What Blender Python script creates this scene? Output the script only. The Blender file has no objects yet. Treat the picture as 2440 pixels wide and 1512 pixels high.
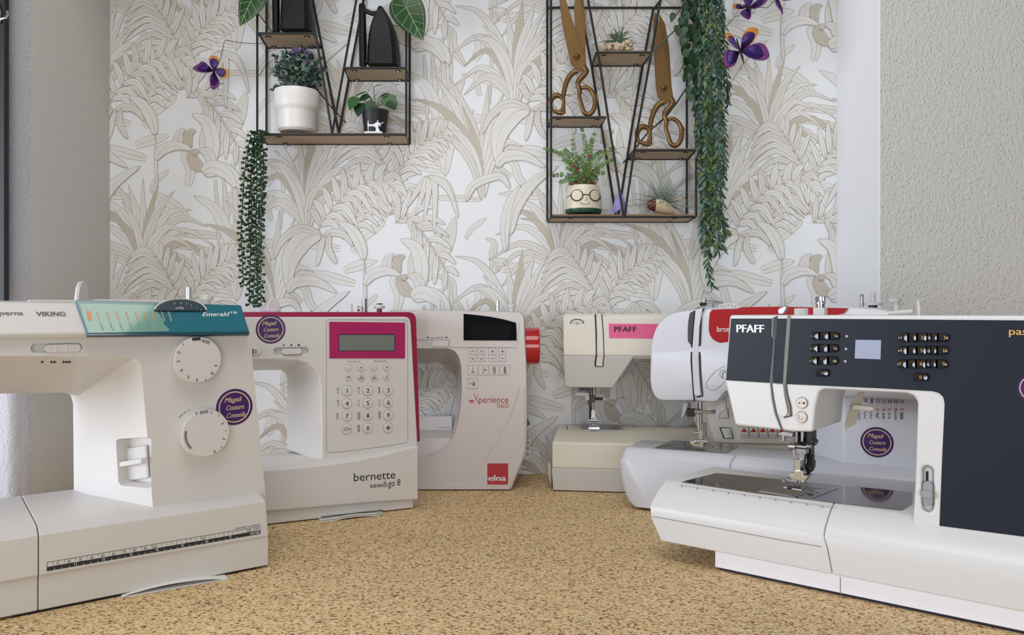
import bpy, bmesh, math, random
from math import sin, cos, pi, radians, atan2, hypot, sqrt
from mathutils import Vector, Matrix, Euler
random.seed(11)
scene = bpy.context.scene
COL = scene.collection
# ------------------------------------------------------------------ camera, world, lights, exposure
F, CX, HY, H = 1850.0, 1220.0, 745.0, 0.28        # focal length in pixels, principal column, horizon row, lens height over the table
cam_d = bpy.data.cameras.new('camera'); cam = bpy.data.objects.new('camera', cam_d); COL.objects.link(cam)
cam.location = (0, 0, H); cam.rotation_euler = (pi/2, 0, 0)
cam_d.sensor_fit = 'HORIZONTAL'; cam_d.sensor_width = 36.0; cam_d.lens = 36.0*F/2440.0
cam_d.shift_y = -(756.0-HY)/2440.0; cam_d.clip_start = 0.02
scene.camera = cam
scene.view_settings.view_transform = 'Standard'; scene.view_settings.look = 'None'
scene.view_settings.gamma = 1.0; scene.view_settings.use_curve_mapping = False
scene.view_settings.exposure = 0.0
world = bpy.data.worlds.new('room_light'); scene.world = world; world.use_nodes = True
wn = world.node_tree; bg = wn.nodes['Background']; bg.inputs[0].default_value = (0.90, 0.94, 1.0, 1); bg.inputs[1].default_value = 0.32
def area(name, loc, target, sx, sy, power, col):
    d = bpy.data.lights.new(name, 'AREA'); d.shape = 'RECTANGLE'; d.size = sx; d.size_y = sy; d.energy = power; d.color = col
    o = bpy.data.objects.new(name, d); COL.objects.link(o); o.location = loc
    o.rotation_euler = (Vector(target)-Vector(loc)).to_track_quat('-Z', 'Y').to_euler(); return o
area('window_daylight', (-1.6, 0.25, 0.32), (0.3, 1.1, 0.10), 1.2, 0.9, 27.0, (0.80, 0.87, 1.0))
area('ceiling_lamp', (-0.12, 0.10, 1.75), (0.0, 0.75, 0.0), 1.1, 0.9, 12.0, (1.0, 0.955, 0.90))
area('front_fill', (0.25, -2.0, 0.30), (0.1, 1.35, 0.05), 1.8, 1.0, 24.0, (0.95, 0.975, 1.0))  # fill light added behind the camera to lift the fronts and lower wall

# ------------------------------------------------------------------ helpers
def lin(c):
    return tuple((x/255/12.92 if x/255 <= 0.04045 else ((x/255+0.055)/1.055)**2.4) for x in c)
MATS = {}
def mat(name, rgb, rough=0.45, metal=0.0, coat=0.0, trans=0.0, spec=0.5, bump=0.0, bscale=200, var=0.0, vscale=30, alpha=1.0):
    m = bpy.data.materials.new(name); m.use_nodes = True; nt = m.node_tree; b = nt.nodes['Principled BSDF']
    c = lin(rgb)
    b.inputs['Base Color'].default_value = (*c, 1); b.inputs['Roughness'].default_value = rough
    b.inputs['Metallic'].default_value = metal; b.inputs['Coat Weight'].default_value = coat
    b.inputs['Coat Roughness'].default_value = 0.05
    b.inputs['Transmission Weight'].default_value = trans; b.inputs['Specular IOR Level'].default_value = spec
    b.inputs['Alpha'].default_value = alpha
    tc = nt.nodes.new('ShaderNodeTexCoord')
    if bump > 0:
        n = nt.nodes.new('ShaderNodeTexNoise'); n.inputs['Scale'].default_value = bscale; n.inputs['Detail'].default_value = 3
        bp = nt.nodes.new('ShaderNodeBump'); bp.inputs['Strength'].default_value = bump; bp.inputs['Distance'].default_value = 0.001
        nt.links.new(tc.outputs['Object'], n.inputs['Vector']); nt.links.new(n.outputs['Fac'], bp.inputs['Height'])
        nt.links.new(bp.outputs['Normal'], b.inputs['Normal'])
    if var > 0:
        n = nt.nodes.new('ShaderNodeTexNoise'); n.inputs['Scale'].default_value = vscale; n.inputs['Detail'].default_value = 4
        mx = nt.nodes.new('ShaderNodeMix'); mx.data_type = 'RGBA'
        mx.inputs['A'].default_value = (*[x*(1-var) for x in c], 1); mx.inputs['B'].default_value = (*[min(1, x*(1+var)) for x in c], 1)
        nt.links.new(tc.outputs['Object'], n.inputs['Vector']); nt.links.new(n.outputs['Fac'], mx.inputs['Factor'])
        nt.links.new(mx.outputs['Result'], b.inputs['Base Color'])
    MATS[name] = m
    return m
WHITE = mat('white_plastic', (208, 204, 200), 0.32, bump=0.05, bscale=1500)
CREAM = mat('cream_plastic', (226, 220, 206), 0.38, bump=0.05, bscale=1500)
GREYP = mat('light_grey_plastic', (188, 188, 188), 0.4)
MIDG = mat('mid_grey_plastic', (150, 152, 158), 0.4)
SEAM = mat('seam_grey', (120, 118, 116), 0.6)
INK = mat('black_ink', (34, 34, 38), 0.6)
GINK = mat('grey_ink', (112, 110, 108), 0.6)
WINK = mat('white_ink', (238, 240, 242), 0.5)
LINK = mat('pale_grey_ink', (176, 176, 178), 0.6)
CHROME = mat('chrome', (205, 205, 205), 0.13, metal=1.0)
STEEL = mat('brushed_steel', (150, 148, 150), 0.26, metal=1.0)
PLATE = mat('needle_plate_steel', (150, 149, 150), 0.16, metal=1.0)
BLACKP = mat('black_plastic', (14, 14, 16), 0.35)
BLACKM = mat('black_enamel_wire', (18, 18, 22), 0.45)
def smooth(me, ang=35):
    me.shade_smooth(); me.set_sharp_from_angle(angle=radians(ang))
def empty(name, loc, rz=0.0, label=None, cat=None, group=None, rot=None):
    o = bpy.data.objects.new(name, None); COL.objects.link(o); o.location = loc
    o.rotation_euler = rot if rot else (0, 0, rz); o.empty_display_size = 0.02
    tag(o, label, cat, group); return o
def tag(o, label=None, cat=None, group=None, kind=None):
    if label: o['label'] = label
    if cat: o['category'] = cat
    if group: o['group'] = group
    if kind: o['kind'] = kind
    return o
class MB:
    """collects vertices and faces, several materials, and links them as one mesh object"""
    def __init__(s): s.v = []; s.f = []; s.m = []; s.mats = []
    def add(s, vs, fs, m):
        if m not in s.mats: s.mats.append(m)
        k = len(s.v); i = s.mats.index(m)
        s.v.extend([tuple(v) for v in vs]); s.f.extend([tuple(k+j for j in f) for f in fs]); s.m.extend([i]*len(fs)); return s
    def build(s, name, parent=None, bevel=0.0, seg=3, ang=35, sm=True, lim=30, recalc=True):
        me = bpy.data.meshes.new(name); me.from_pydata(s.v, [], s.f)
        for x in s.mats: me.materials.append(x)
        me.polygons.foreach_set('material_index', s.m)
        if recalc:
            b = bmesh.new(); b.from_mesh(me); bmesh.ops.recalc_face_normals(b, faces=b.faces); b.to_mesh(me); b.free()
        me.update()
        o = bpy.data.objects.new(name, me); COL.objects.link(o)
        if parent is not None: o.parent = parent
        if sm: smooth(me, ang)
        if bevel > 0:
            bv = o.modifiers.new('bevel', 'BEVEL'); bv.width = bevel; bv.segments = seg; bv.limit_method = 'ANGLE'
            bv.angle_limit = radians(lim); bv.harden_normals = True; bv.use_clamp_overlap = True
        return o
    # shapes -------------------------------------------------------
    def loft(s, rings, m, cap=True, closed=True):
        n = len(rings[0]); vs = [p for r in rings for p in r]; fs = []
        for i in range(len(rings)-1):
            for j in range(n if closed else n-1):
                k = (j+1) % n
                fs.append((i*n+j, i*n+k, (i+1)*n+k, (i+1)*n+j))
        if cap and closed:
            fs.append(tuple(range(n))[::-1]); fs.append(tuple((len(rings)-1)*n+j for j in range(n)))
        return s.add(vs, fs, m)
    def box(s, lo, hi, m):
        x0, y0, z0 = lo; x1, y1, z1 = hi
        return s.loft([[(x0, y0, z0), (x1, y0, z0), (x1, y1, z0), (x0, y1, z0)], [(x0, y0, z1), (x1, y0, z1), (x1, y1, z1), (x0, y1, z1)]], m)
    def prism(s, pts, w0, w1, m):      # outline (u,v) in the front plane, extruded along depth w
        return s.loft([[(u, w0, v) for u, v in pts], [(u, w1, v) for u, v in pts]], m)
    def lathe(s, prof, c, ax, m, n=32, cap=True, knurl=0.0, kn=0):   # prof (radius, height along ax)
        ax = Vector(ax).normalized(); c = Vector(c); q = ax.to_track_quat('Z', 'Y')
        rings = []
        for r, h in prof:
            ring = []
            for i in range(n):
                a = 2*pi*i/n; rr = r*(1-knurl*(i % 2)) if knurl else r
                ring.append(c+q @ Vector((rr*cos(a), rr*sin(a), h)))
            rings.append(ring)
        return s.loft(rings, m, cap=cap)
    def tube(s, path, r, m, n=8, cap=True):
        path = [Vector(p) for p in path]; rings = []; up = None
        for i, p in enumerate(path):
            t = (path[min(i+1, len(path)-1)]-path[max(i-1, 0)]).normalized()
            if up is None:
                up = t.orthogonal().normalized()
            else:
                up = (up-t*up.dot(t));
                up = up.normalized() if up.length > 1e-6 else t.orthogonal().normalized()
            b = t.cross(up); rr = r[i] if isinstance(r, (list, tuple)) else r
            rings.append([p+(up*cos(2*pi*k/n)+b*sin(2*pi*k/n))*rr for k in range(n)])
        return s.loft(rings, m, cap=cap)
    def ball(s, c, r, m, n=12, sc=(1, 1, 1)):
        c = Vector(c); k = n//2; rings = []
        for i in range(1, k):
            a = pi*i/k
            rings.append([c+Vector((r*sc[0]*sin(a)*cos(2*pi*j/n), r*sc[1]*sin(a)*sin(2*pi*j/n), r*sc[2]*cos(a))) for j in range(n)])
        vs = [p for rr in rings for p in rr]+[c+Vector((0, 0, r*sc[2])), c-Vector((0, 0, r*sc[2]))]; fs = []
        for i in range(len(rings)-1):
            for j in range(n): fs.append((i*n+j, i*n+(j+1) % n, (i+1)*n+(j+1) % n, (i+1)*n+j))
        t = len(rings)*n
        for j in range(n): fs.append((t, (j+1) % n, j)); fs.append((t+1, t-n+j, t-n+(j+1) % n))
        return s.add(vs, fs, m)
    def poly(s, pts, m): return s.add(pts, [tuple(range(len(pts)))], m)
    def ribbon(s, path, wd, nrm, m):       # thin flat line lying on a surface
        path = [Vector(p) for p in path]; nrm = Vector(nrm); vs = []; fs = []
        for i, p in enumerate(path):
            t = (path[min(i+1, len(path)-1)]-path[max(i-1, 0)]).normalized(); b = t.cross(nrm).normalized()*wd/2
            vs += [p-b, p+b]
        for i in range(len(path)-1): fs.append((2*i, 2*i+1, 2*i+3, 2*i+2))
        return s.add(vs, fs, m)
def glyphs(txt, shear=0.0, bold=0.0, spacing=1.0):
    """flat letters as (verts, faces, width), baseline at 0, capital height 1"""
    cu = bpy.data.curves.new('letters', 'FONT'); cu.body = txt; cu.size = 1.0; cu.shear = shear; cu.offset = bold
    cu.space_character = spacing; cu.resolution_u = 3; cu.fill_mode = 'FRONT'
    o = bpy.data.objects.new('letters', cu); COL.objects.link(o); bpy.context.view_layer.update()
    me = o.evaluated_get(bpy.context.evaluated_depsgraph_get()).to_mesh()
    vs = [(v.co.x, v.co.y) for v in me.vertices]; fs = [tuple(p.vertices) for p in me.polygons]
    o.evaluated_get(bpy.context.evaluated_depsgraph_get()).to_mesh_clear(); bpy.data.objects.remove(o); bpy.data.curves.remove(cu)
    return vs, fs
GC = {}
def put_text(mb, txt, org, right, up, h, m, width=None, shear=0.0, bold=0.0, spacing=1.0, center=False):
    """letters on the plane org/right/up, h = capital height, width = full width wanted"""
    key = (txt, shear, spacing)
    if key not in GC: GC[key] = glyphs(txt, shear, 0.0, spacing)
    vs, fs = GC[key]
    if not vs: return
    if 'H' not in GC:
        hv, _ = glyphs('H'); GC['H'] = max(v[1] for v in hv)
    ky = h/GC['H']; x0 = min(v[0] for v in vs); x1 = max(v[0] for v in vs)
    kx = width/(x1-x0) if width else ky
    org = Vector(org); right = Vector(right).normalized(); up = Vector(up).normalized()
    off = -(x0+x1)/2 if center else -x0; oy = -GC['H']/2 if center else 0
    nrm = right.cross(up).normalized()
    sh = [0.0] if bold <= 0 else [-min(bold, .03)*1.3, 0.0, min(bold, .03)*1.3]
    for i, s_ in enumerate(sh): mb.add([org+right*((x+off+s_)*kx)+up*((y+oy)*ky)+nrm*(i*1e-5) for x, y in vs], fs, m)
def cut(o, cutter):
    """subtract one closed mesh from another and keep only the result"""
    b = o.modifiers.new('cut', 'BOOLEAN'); b.operation = 'DIFFERENCE'; b.object = cutter; b.solver = 'EXACT'
    while o.modifiers.find('cut') > 0:
        o.modifiers.move(o.modifiers.find('cut'), o.modifiers.find('cut')-1)
    others = [m for m in o.modifiers if m.name != 'cut']
    for m in others: m.show_viewport = False
    bpy.context.view_layer.update()
    dg = bpy.context.evaluated_depsgraph_get(); me = bpy.data.meshes.new_from_object(o.evaluated_get(dg))
    o.modifiers.remove(b)
    for m in others: m.show_viewport = True
    me.name = o.name; o.data = me; smooth(me, 35); bpy.data.objects.remove(cutter)
def gpt(px, py):                       # a pixel of the table top -> table coordinates
    Y = F*H/(py-HY); return Vector(((px-CX)/F*Y, Y, 0))
def at(px, py, Y): return Vector(((px-CX)/F*Y, Y, H-(py-HY)/F*Y))
class Frame:
    """local frame of a thing standing on the table: u along its front, w into its depth, v up"""
    def __init__(s, a, b, name, label, cat):
        s.P = gpt(*a); Q = gpt(*b); s.th = atan2(Q.y-s.P.y, Q.x-s.P.x)
        s.root = empty(name, s.P, s.th, label, cat)
        s.M = (Matrix.Translation(s.P) @ Matrix.Rotation(s.th, 4, 'Z')).inverted()
    def ray(s, px, py):
        o = s.M @ Vector((0, 0, H)); d = s.M.to_3x3() @ Vector(((px-CX)/F, 1, -(py-HY)/F)); return o, d
    def p3(s, px, py, w=0.0):
        o, d = s.ray(px, py); return o+d*((w-o.y)/d.y)
    def p(s, px, py, w=0.0):
        q = s.p3(px, py, w); return (q.x, q.z)
    def ps(s, pts, w=0.0): return [s.p(x, y, w) for x, y in pts]
    def on(s, px, py, A, n):           # on the plane through A with normal n
        o, d = s.ray(px, py); n = Vector(n); return o+d*((Vector(A)-o).dot(n)/d.dot(n))
    def top(s, px, py, v):
        o, d = s.ray(px, py); return o+d*((v-o.z)/d.z)
    def text(s, mb, txt, x0, y0, x1, y1, m, w=0.0, **k):     # baseline-left pixel, right end, top of capitals
        a = s.p3(x0, y0, w); b = s.p3(x1, y0, w); c = s.p3(x0, y1, w)
        put_text(mb, txt, a, (1, 0, 0), (0, 0, 1), c.z-a.z, m, width=b.x-a.x, **k)
def arc(cx, cy, rx, ry, a0, a1, n=8):
    return [(cx+rx*cos(radians(a0+(a1-a0)*i/n)), cy+ry*sin(radians(a0+(a1-a0)*i/n))) for i in range(n+1)]
def rrect(x0, y0, x1, y1, r, n=5):
    return arc(x1-r, y1-r, r, r, 0, 90, n)+arc(x0+r, y1-r, r, r, 90, 180, n)+arc(x0+r, y0+r, r, r, 180, 270, n)+arc(x1-r, y0+r, r, r, 270, 360, n)
def spline(pts, n=8):
    """Catmull-Rom through points of any dimension"""
    P = [Vector(p) for p in pts]; out = []
    for i in range(len(P)-1):
        a = P[max(i-1, 0)]; b = P[i]; c = P[i+1]; d = P[min(i+2, len(P)-1)]
        for k in range(n):
            t = k/n; out.append(0.5*((2*b)+(c-a)*t+(2*a-5*b+4*c-d)*t*t+(3*b-a-3*c+d)*t**3))
    out.append(P[-1]); return out
def shop_sticker(f, cx, cy, r, w, rot=-4):
    """round purple shop sticker with a gold ring and three lines of script"""
    c = f.p3(cx, cy, w-0.0003); a = f.p3(cx, cy-r, w-0.0003); R = a.z-c.z
    mb = MB()
    def ring(r0, r1, dy, m, n=48):
        vs = []; fs = []
        for i in range(n):
            t = 2*pi*i/n
            for rr in (r0, r1): vs.append((c.x+rr*cos(t), c.y-dy, c.z+rr*sin(t)))
        for i in range(n): j = (i+1) % n; fs.append((2*i, 2*j, 2*j+1, 2*i+1))
        mb.add(vs, fs, m)
    n = 48
    mb.loft([[(c.x+R*cos(2*pi*i/n), c.y+0.0003, c.z+R*sin(2*pi*i/n)) for i in range(n)], [(c.x+R*cos(2*pi*i/n), c.y, c.z+R*sin(2*pi*i/n)) for i in range(n)]], STK)
    ring(R*0.80, R*0.865, 0.0002, GOLDI)
    o = mb.build('shop_sticker', f.root, sm=False, recalc=False); o['label'] = 'round purple sticker with gold script'
    t = MB(); up = Vector((sin(radians(rot))*-1, 0, cos(radians(rot)))); rt = Vector((cos(radians(rot)), 0, sin(radians(rot))))
    rt = Vector((cos(radians(-rot)), 0, sin(radians(-rot)))); up = Vector((-sin(radians(-rot)), 0, cos(radians(-rot))))
    for k, (s_, wd, dx) in enumerate((('Magali', 0.98, -0.06), ('Couture', 0.98, 0.03), ('Conseils', 1.05, 0.07))):
        put_text(t, s_, Vector((c.x+dx*R, c.y-0.0003, c.z))+up*R*(0.42-0.43*k), rt, up, R*0.26, GOLDI, width=R*wd, shear=0.42, bold=0.012, center=True)
    t.build('lettering', o, sm=False, recalc=False)
    return o
STK = mat('purple_sticker', (58, 24, 96), 0.35)
GOLDI = mat('gold_ink', (214, 186, 140), 0.45)
# ------------------------------------------------------------------ the alcove
YW = 1.352
XL = (262-CX)/F*YW; XR = (1993-CX)/F*YW
YL = XL/((70-CX)/F); YR = XR/((2096-CX)/F)
def nodes(name):
    m = bpy.data.materials.new(name); m.use_nodes = True; return m, m.node_tree, m.node_tree.nodes['Principled BSDF']
def plaster(name, rgb, bumps, rough=0.85):
    m, nt, b = nodes(name); b.inputs['Base Color'].default_value = (*lin(rgb), 1); b.inputs['Roughness'].default_value = rough
    tc = nt.nodes.new('ShaderNodeTexCoord'); prev = None
    for kind, sc, st, dist, stretch in bumps:
        mp = nt.nodes.new('ShaderNodeMapping'); mp.inputs['Scale'].default_value = stretch; nt.links.new(tc.outputs['Object'], mp.inputs['Vector'])
        if kind == 'n':
            n = nt.nodes.new('ShaderNodeTexNoise'); n.inputs['Scale'].default_value = sc; n.inputs['Detail'].default_value = 5; n.inputs['Roughness'].default_value = 0.6; out = n.outputs['Fac']
        else:
            n = nt.nodes.new('ShaderNodeTexVoronoi'); n.feature = 'SMOOTH_F1'; n.inputs['Scale'].default_value = sc
            r = nt.nodes.new('ShaderNodeMapRange'); r.inputs[1].default_value = 0.0; r.inputs[2].default_value = 0.35; r.inputs[3].default_value = 1; r.inputs[4].default_value = 0
            nt.links.new(n.outputs['Distance'], r.inputs[0]); out = r.outputs[0]
        nt.links.new(mp.outputs[0], n.inputs['Vector'])
        bp = nt.nodes.new('ShaderNodeBump'); bp.inputs['Strength'].default_value = st; bp.inputs['Distance'].default_value = dist
        nt.links.new(out, bp.inputs['Height'])
        if prev: nt.links.new(prev.outputs[0], bp.inputs['Normal'])
        prev = bp
    nt.links.new(prev.outputs[0], b.inputs['Normal']); return m
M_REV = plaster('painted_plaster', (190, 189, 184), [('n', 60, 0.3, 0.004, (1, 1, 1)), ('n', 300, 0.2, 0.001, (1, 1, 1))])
M_REVR = plaster('white_painted_plaster', (236, 237, 239), [('n', 60, 0.2, 0.003, (1, 1, 1)), ('n', 350, 0.3, 0.001, (1, 1, 1))])
M_ROUGH = plaster('textured_plaster', (202, 200, 196), [('n', 130, 0.6, 0.004, (1.2, 1, 0.7)), ('v', 240, 0.6, 0.002, (1, 1, 0.85)), ('n', 420, 0.4, 0.001, (1, 1, 1))])
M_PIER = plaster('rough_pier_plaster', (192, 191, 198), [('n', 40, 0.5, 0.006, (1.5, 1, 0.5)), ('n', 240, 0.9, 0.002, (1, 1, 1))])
def structure(name, mb, **k):
    o = mb.build(name, **k); o['kind'] = 'structure'; return o
ZB, ZT = -0.75, 1.3
b = MB(); b.box((XL-0.02, YW, ZB), (XR+0.02, YW+0.1, ZT), M_REVR); wall_back = structure('wall_back', b, sm=False)
# left: the reveal of the alcove with its rough outer corner
b = MB(); r = 0.022
prof = [(XL, YW+0.1), (XL, YL+0.004)]+[(XL-0.006-(r-0.006)*(1-cos(a))-0.0, YL+0.004-(r)*sin(a)) for a in [radians(x) for x in (20, 40, 60, 80, 90)]]
x_end = prof[-1][0]
prof += [(x_end-0.5, YL-0.018), (x_end-0.5, YW+0.1)]
lo = [(x, y, ZB) for x, y in prof]; hi = [(x, y, ZT) for x, y in prof]
n = len(prof); b.loft([lo, hi], M_REV)
for i, f in enumerate(b.f[:n]):
    pass
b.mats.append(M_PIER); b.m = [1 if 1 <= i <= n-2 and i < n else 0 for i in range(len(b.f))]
structure('wall_left', b, ang=50)
b = MB(); b.box((XR, YR, ZB), (XR+1.2, YW+0.1, ZT), M_REVR)
o = structure('wall_right', b, bevel=0.002, seg=2)
o.data.materials.append(M_ROUGH)
for p in o.data.polygons:
    if p.normal.y < -0.5: p.material_index = 1
# black frame of the window to the left of the alcove
b = MB(); FRM = mat('black_window_frame', (12, 12, 16), 0.5)
xq = at(12, 300, YL-0.055).x
b.box((xq-0.06, YL-0.055, 0.283), (xq+0.0, YL-0.045, ZT), FRM)
b.box((xq-0.4, YL-0.05, 0.283), (xq-0.05, YL-0.035, ZT), FRM)
o = structure('window_1', b, bevel=0.002, seg=2)
b = MB(); b.box((XL-0.5, YL-0.02, 0.97), (XR+0.6, YW+0.1, 1.04), M_REVR); structure('added_soffit', b, sm=False)  # unseen slab added over the alcove to darken the top of the wall
# small metal hook fixed to it
hk = empty('wall_hook', at(4, 40, YL-0.055), 0, 'small bent steel hook on the black frame at the top left', 'hook')
b = MB(); q = at(4, 40, YL-0.055)
b.tube([Vector(p)-q for p in [at(-30, 38, YL-0.052), at(-12, 45, YL-0.07), at(2, 46, YL-0.075), at(14, 42, YL-0.075), at(18, 36, YL-0.075), at(17, 26, YL-0.075)]], 0.0016, CHROME, n=8)
b.build('hook_wire', hk)
b = MB(); b.prism([(p.x-q.x, p.z-q.z) for p in [at(-40, 5, YL-0.055), at(-2, 8, YL-0.055), at(5, 30, YL-0.055), at(4, 58, YL-0.055), at(-40, 52, YL-0.055)]], -0.003, 0.004, STEEL)
b.build('hook_plate', hk, bevel=0.001)
# ------------------------------------------------------------------ table top, speckled cork-look laminate
m, nt, bs = nodes('cork_look_laminate')
tc = nt.nodes.new('ShaderNodeTexCoord')
def tex(scale, stretch, detail=3, rough=0.6, seed=0.0):
    mp = nt.nodes.new('ShaderNodeMapping'); mp.inputs['Scale'].default_value = stretch; mp.inputs['Location'].default_value = (seed, seed*1.7, 0)
    n = nt.nodes.new('ShaderNodeTexNoise'); n.inputs['Scale'].default_value = scale; n.inputs['Detail'].default_value = detail; n.inputs['Roughness'].default_value = rough
    nt.links.new(tc.outputs['Object'], mp.inputs[0]); nt.links.new(mp.outputs[0], n.inputs['Vector']); return n.outputs['Fac']
def ramp(src, stops):
    r = nt.nodes.new('ShaderNodeValToRGB'); el = r.color_ramp.elements
    while len(el) < len(stops): el.new(0.5)
    for e, (p, c) in zip(el, stops): e.position = p; e.color = (*c, 1)
    nt.links.new(src, r.inputs[0]); return r.outputs[0]
basec = ramp(tex(330, (1, 1, 1), 2, 0.6), [(0.30, lin((198, 162, 112))), (0.48, lin((220, 188, 138))), (0.62, lin((232, 208, 162))), (0.75, lin((236, 214, 174)))])
spots = ramp(tex(420, (0.75, 1.1, 1), 1.5, 0.5, 3.3), [(0.545, (0, 0, 0)), (0.64, (1, 1, 1))])
mx = nt.nodes.new('ShaderNodeMix'); mx.data_type = 'RGBA'; nt.links.new(spots, mx.inputs['Factor']); nt.links.new(basec, mx.inputs['A']); mx.inputs['B'].default_value = (*lin((116, 84, 48)), 1)
big = ramp(tex(9, (1, 1, 1), 2, 0.5, 7), [(0.3, (0.93, 0.93, 0.93)), (0.7, (1, 1, 1))])
m2 = nt.nodes.new('ShaderNodeMix'); m2.data_type = 'RGBA'; m2.blend_type = 'MULTIPLY'; m2.inputs['Factor'].default_value = 1
nt.links.new(mx.outputs['Result'], m2.inputs['A']); nt.links.new(big, m2.inputs['B']); nt.links.new(m2.outputs['Result'], bs.inputs['Base Color'])
bs.inputs['Roughness'].default_value = 0.62
bp = nt.nodes.new('ShaderNodeBump'); bp.inputs['Strength'].default_value = 0.25; bp.inputs['Distance'].default_value = 0.0006
nt.links.new(tex(420, (1, 1, 1), 2), bp.inputs['Height']); nt.links.new(bp.outputs[0], bs.inputs['Normal'])
CORK = m
tb = empty('counter', (0, 0.6, -0.72), 0, 'long counter with a tan cork-look speckled top carrying the sewing machines', 'counter')
b = MB(); pts = [(-1.3, -0.35), (1.3, -0.35), (1.3, YR-0.002), (XR-0.002, YR-0.002), (XR-0.002, YW-0.001), (XL+0.002, YW-0.001), (XL+0.002, YL-0.03), (-1.3, YL-0.06)]
b.loft([[(x, y-0.6, 0.69) for x, y in pts], [(x, y-0.6, 0.72) for x, y in pts]], CORK)
b.build('counter_top', tb, sm=False)
for x in (-1.2, 1.2):
    b = MB(); b.box((x-0.02, -0.85, 0), (x+0.02, 0.35, 0.69), GREYP); b.build('side_panel', tb, bevel=0.002)
# floor under the counter
FL = mat('floor_tiles', (150, 146, 140), 0.6, var=0.1)
b = MB(); b.box((-3, -3, -0.76), (3, 1.5, -0.72), FL); structure('floor', b, sm=False)
# ------------------------------------------------------------------ wallpaper print: jungle leaves drawn in taupe ink
P_FILL = [mat('paper_leaf_light', (222, 222, 220), 0.8), mat('paper_leaf_mid', (214, 213, 209), 0.8), mat('paper_leaf_shade', (196, 189, 176), 0.8)]
P_LINE = mat('paper_ink', (176, 166, 150), 0.8); P_FINE = mat('paper_fine_ink', (208, 203, 194), 0.8)
PV = []; PF = []; PM = []
XC0, XC1 = 258, 1998
EPS = 8e-6; LAY = [0]
def wpt(x, y, lay): # pixel column/row on the wall -> wall point, lay = print layer
    return ((x-CX)/F*YW, YW-0.0001-lay*EPS, H-(y-HY)/F*YW)
def strip(a, b_, lay, mi):
    k = len(PV)
    for (x, y), (x2, y2) in zip(a, b_): PV.append(wpt(x, y, lay)); PV.append(wpt(x2, y2, lay))
    for i in range(len(a)-1): PF.append((k+2*i, k+2*i+1, k+2*i+3, k+2*i+2)); PM.append(mi)
def line(path, wd, lay, mi, taper=False):
    a = []; b_ = []; n = len(path)
    for i, (x, y) in enumerate(path):
        x0, y0 = path[max(i-1, 0)]; x1, y1 = path[min(i+1, n-1)]; dx, dy = x1-x0, y1-y0; L = hypot(dx, dy) or 1
        w_ = wd/2*(1 if not taper else max(0.25, 1-i/(n-1)))
        a.append((x-dy/L*w_, y+dx/L*w_)); b_.append((x+dy/L*w_, y-dx/L*w_))
    strip(a, b_, lay, mi)
def sp2(pts, n):
    q = spline([Vector((x, y)) for x, y in pts], max(2, int(n/(len(pts)-1)))); return [(p.x, p.y) for p in q]
def wprof(t, kind):
    if kind == 'strap': return max(0.0, (0.55+0.45*sin(pi*min(1, t*1.2)))*(1-t**5)) if t < 1 else 0
    if kind == 'leaf': return max(0.0, sin(pi*t**0.8))**0.75
    return max(0.0, sin(pi*t))
LEAVES = []   # one repeat of the pattern: (kind, ctrl points, width, fill, fine lines)
def L_(pts, w, kind='strap', fill=0, fine=None, rib=True): LEAVES.append(('leaf', pts, w, kind, fill, fine if fine is not None else max(2, int(w/3.2)), rib))
def draw_leaf(pts, w, kind, fill, fine, rib, ox, oy, lay):
    path = sp2([(x+ox, y+oy) for x, y in pts], 12 if w < 9 else 16); n = len(path)
    if max(p[0] for p in path) < XC0-20 or min(p[0] for p in path) > XC1+20 or max(p[1] for p in path) < -60 or min(p[1] for p in path) > 1150: return
    nr = []
    for i in range(n):
        x0, y0 = path[max(i-1, 0)]; x1, y1 = path[min(i+1, n-1)]; dx, dy = x1-x0, y1-y0; L = hypot(dx, dy) or 1; nr.append((-dy/L, dx/L))
    def off(s):
        return [(path[i][0]+nr[i][0]*w/2*s*wprof(i/(n-1), kind), path[i][1]+nr[i][1]*w/2*s*wprof(i/(n-1), kind)) for i in range(n)]
    a = off(-1); b_ = off(1)
    h_ = n//2; strip(a[:h_+1], b_[:h_+1], lay, fill); strip(a[h_:], b_[h_:], lay+0.04, fill)
    i0 = 0
    for k in range(fine):
        s = -0.85+1.7*(k+0.5)/fine
        o_ = off(s); u = int(random.random()*3); e = n-1-int(random.random()*n*0.3)
        if e-u > 3: line(o_[u:e], 0.75, lay+0.3+0.015*k, 4 if fill < 2 else 3)
    if rib and w > 8: line(off(0.05), 1.5, lay+0.45, 3, True)
    line(a, 1.0, lay+0.6, 3); line(b_, 1.25, lay+0.7, 3)
def frond(pts, n, ln, w, ang=55, droop=0.35, fill=0, side=(1, -1), t0=0.08, sl=(1, 1)):
    LEAVES.append(('stem', pts, 3.2)); P = sp2(pts, 40); m_ = len(P)-1
    for i in range(n):
        t = t0+(1-t0)*i/(n-1); k = int(t*m_); x, y = P[k]; x0, y0 = P[max(k-1, 0)]; x1, y1 = P[min(k+1, m_)]
        th = atan2(y1-y0, x1-x0); l0 = ln*(0.45+0.75*sin(pi*min(0.95, 0.2+0.75*t)))
        for s in side:
            l = l0*(sl[0] if s > 0 else sl[1]); a = th+s*radians(ang*(1-0.35*t)); ex, ey = x+cos(a)*l, y+sin(a)*l
            mx_, my_ = (x+ex)/2, (y+ey)/2-l*0.16*abs(cos(a))
            L_([(x, y), (mx_, my_), (ex, ey+l*droop*abs(cos(a))**1.5)], w, 'leaf', fill if (i+(s > 0)) % 4 else min(2, fill+1), fine=2)
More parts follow.
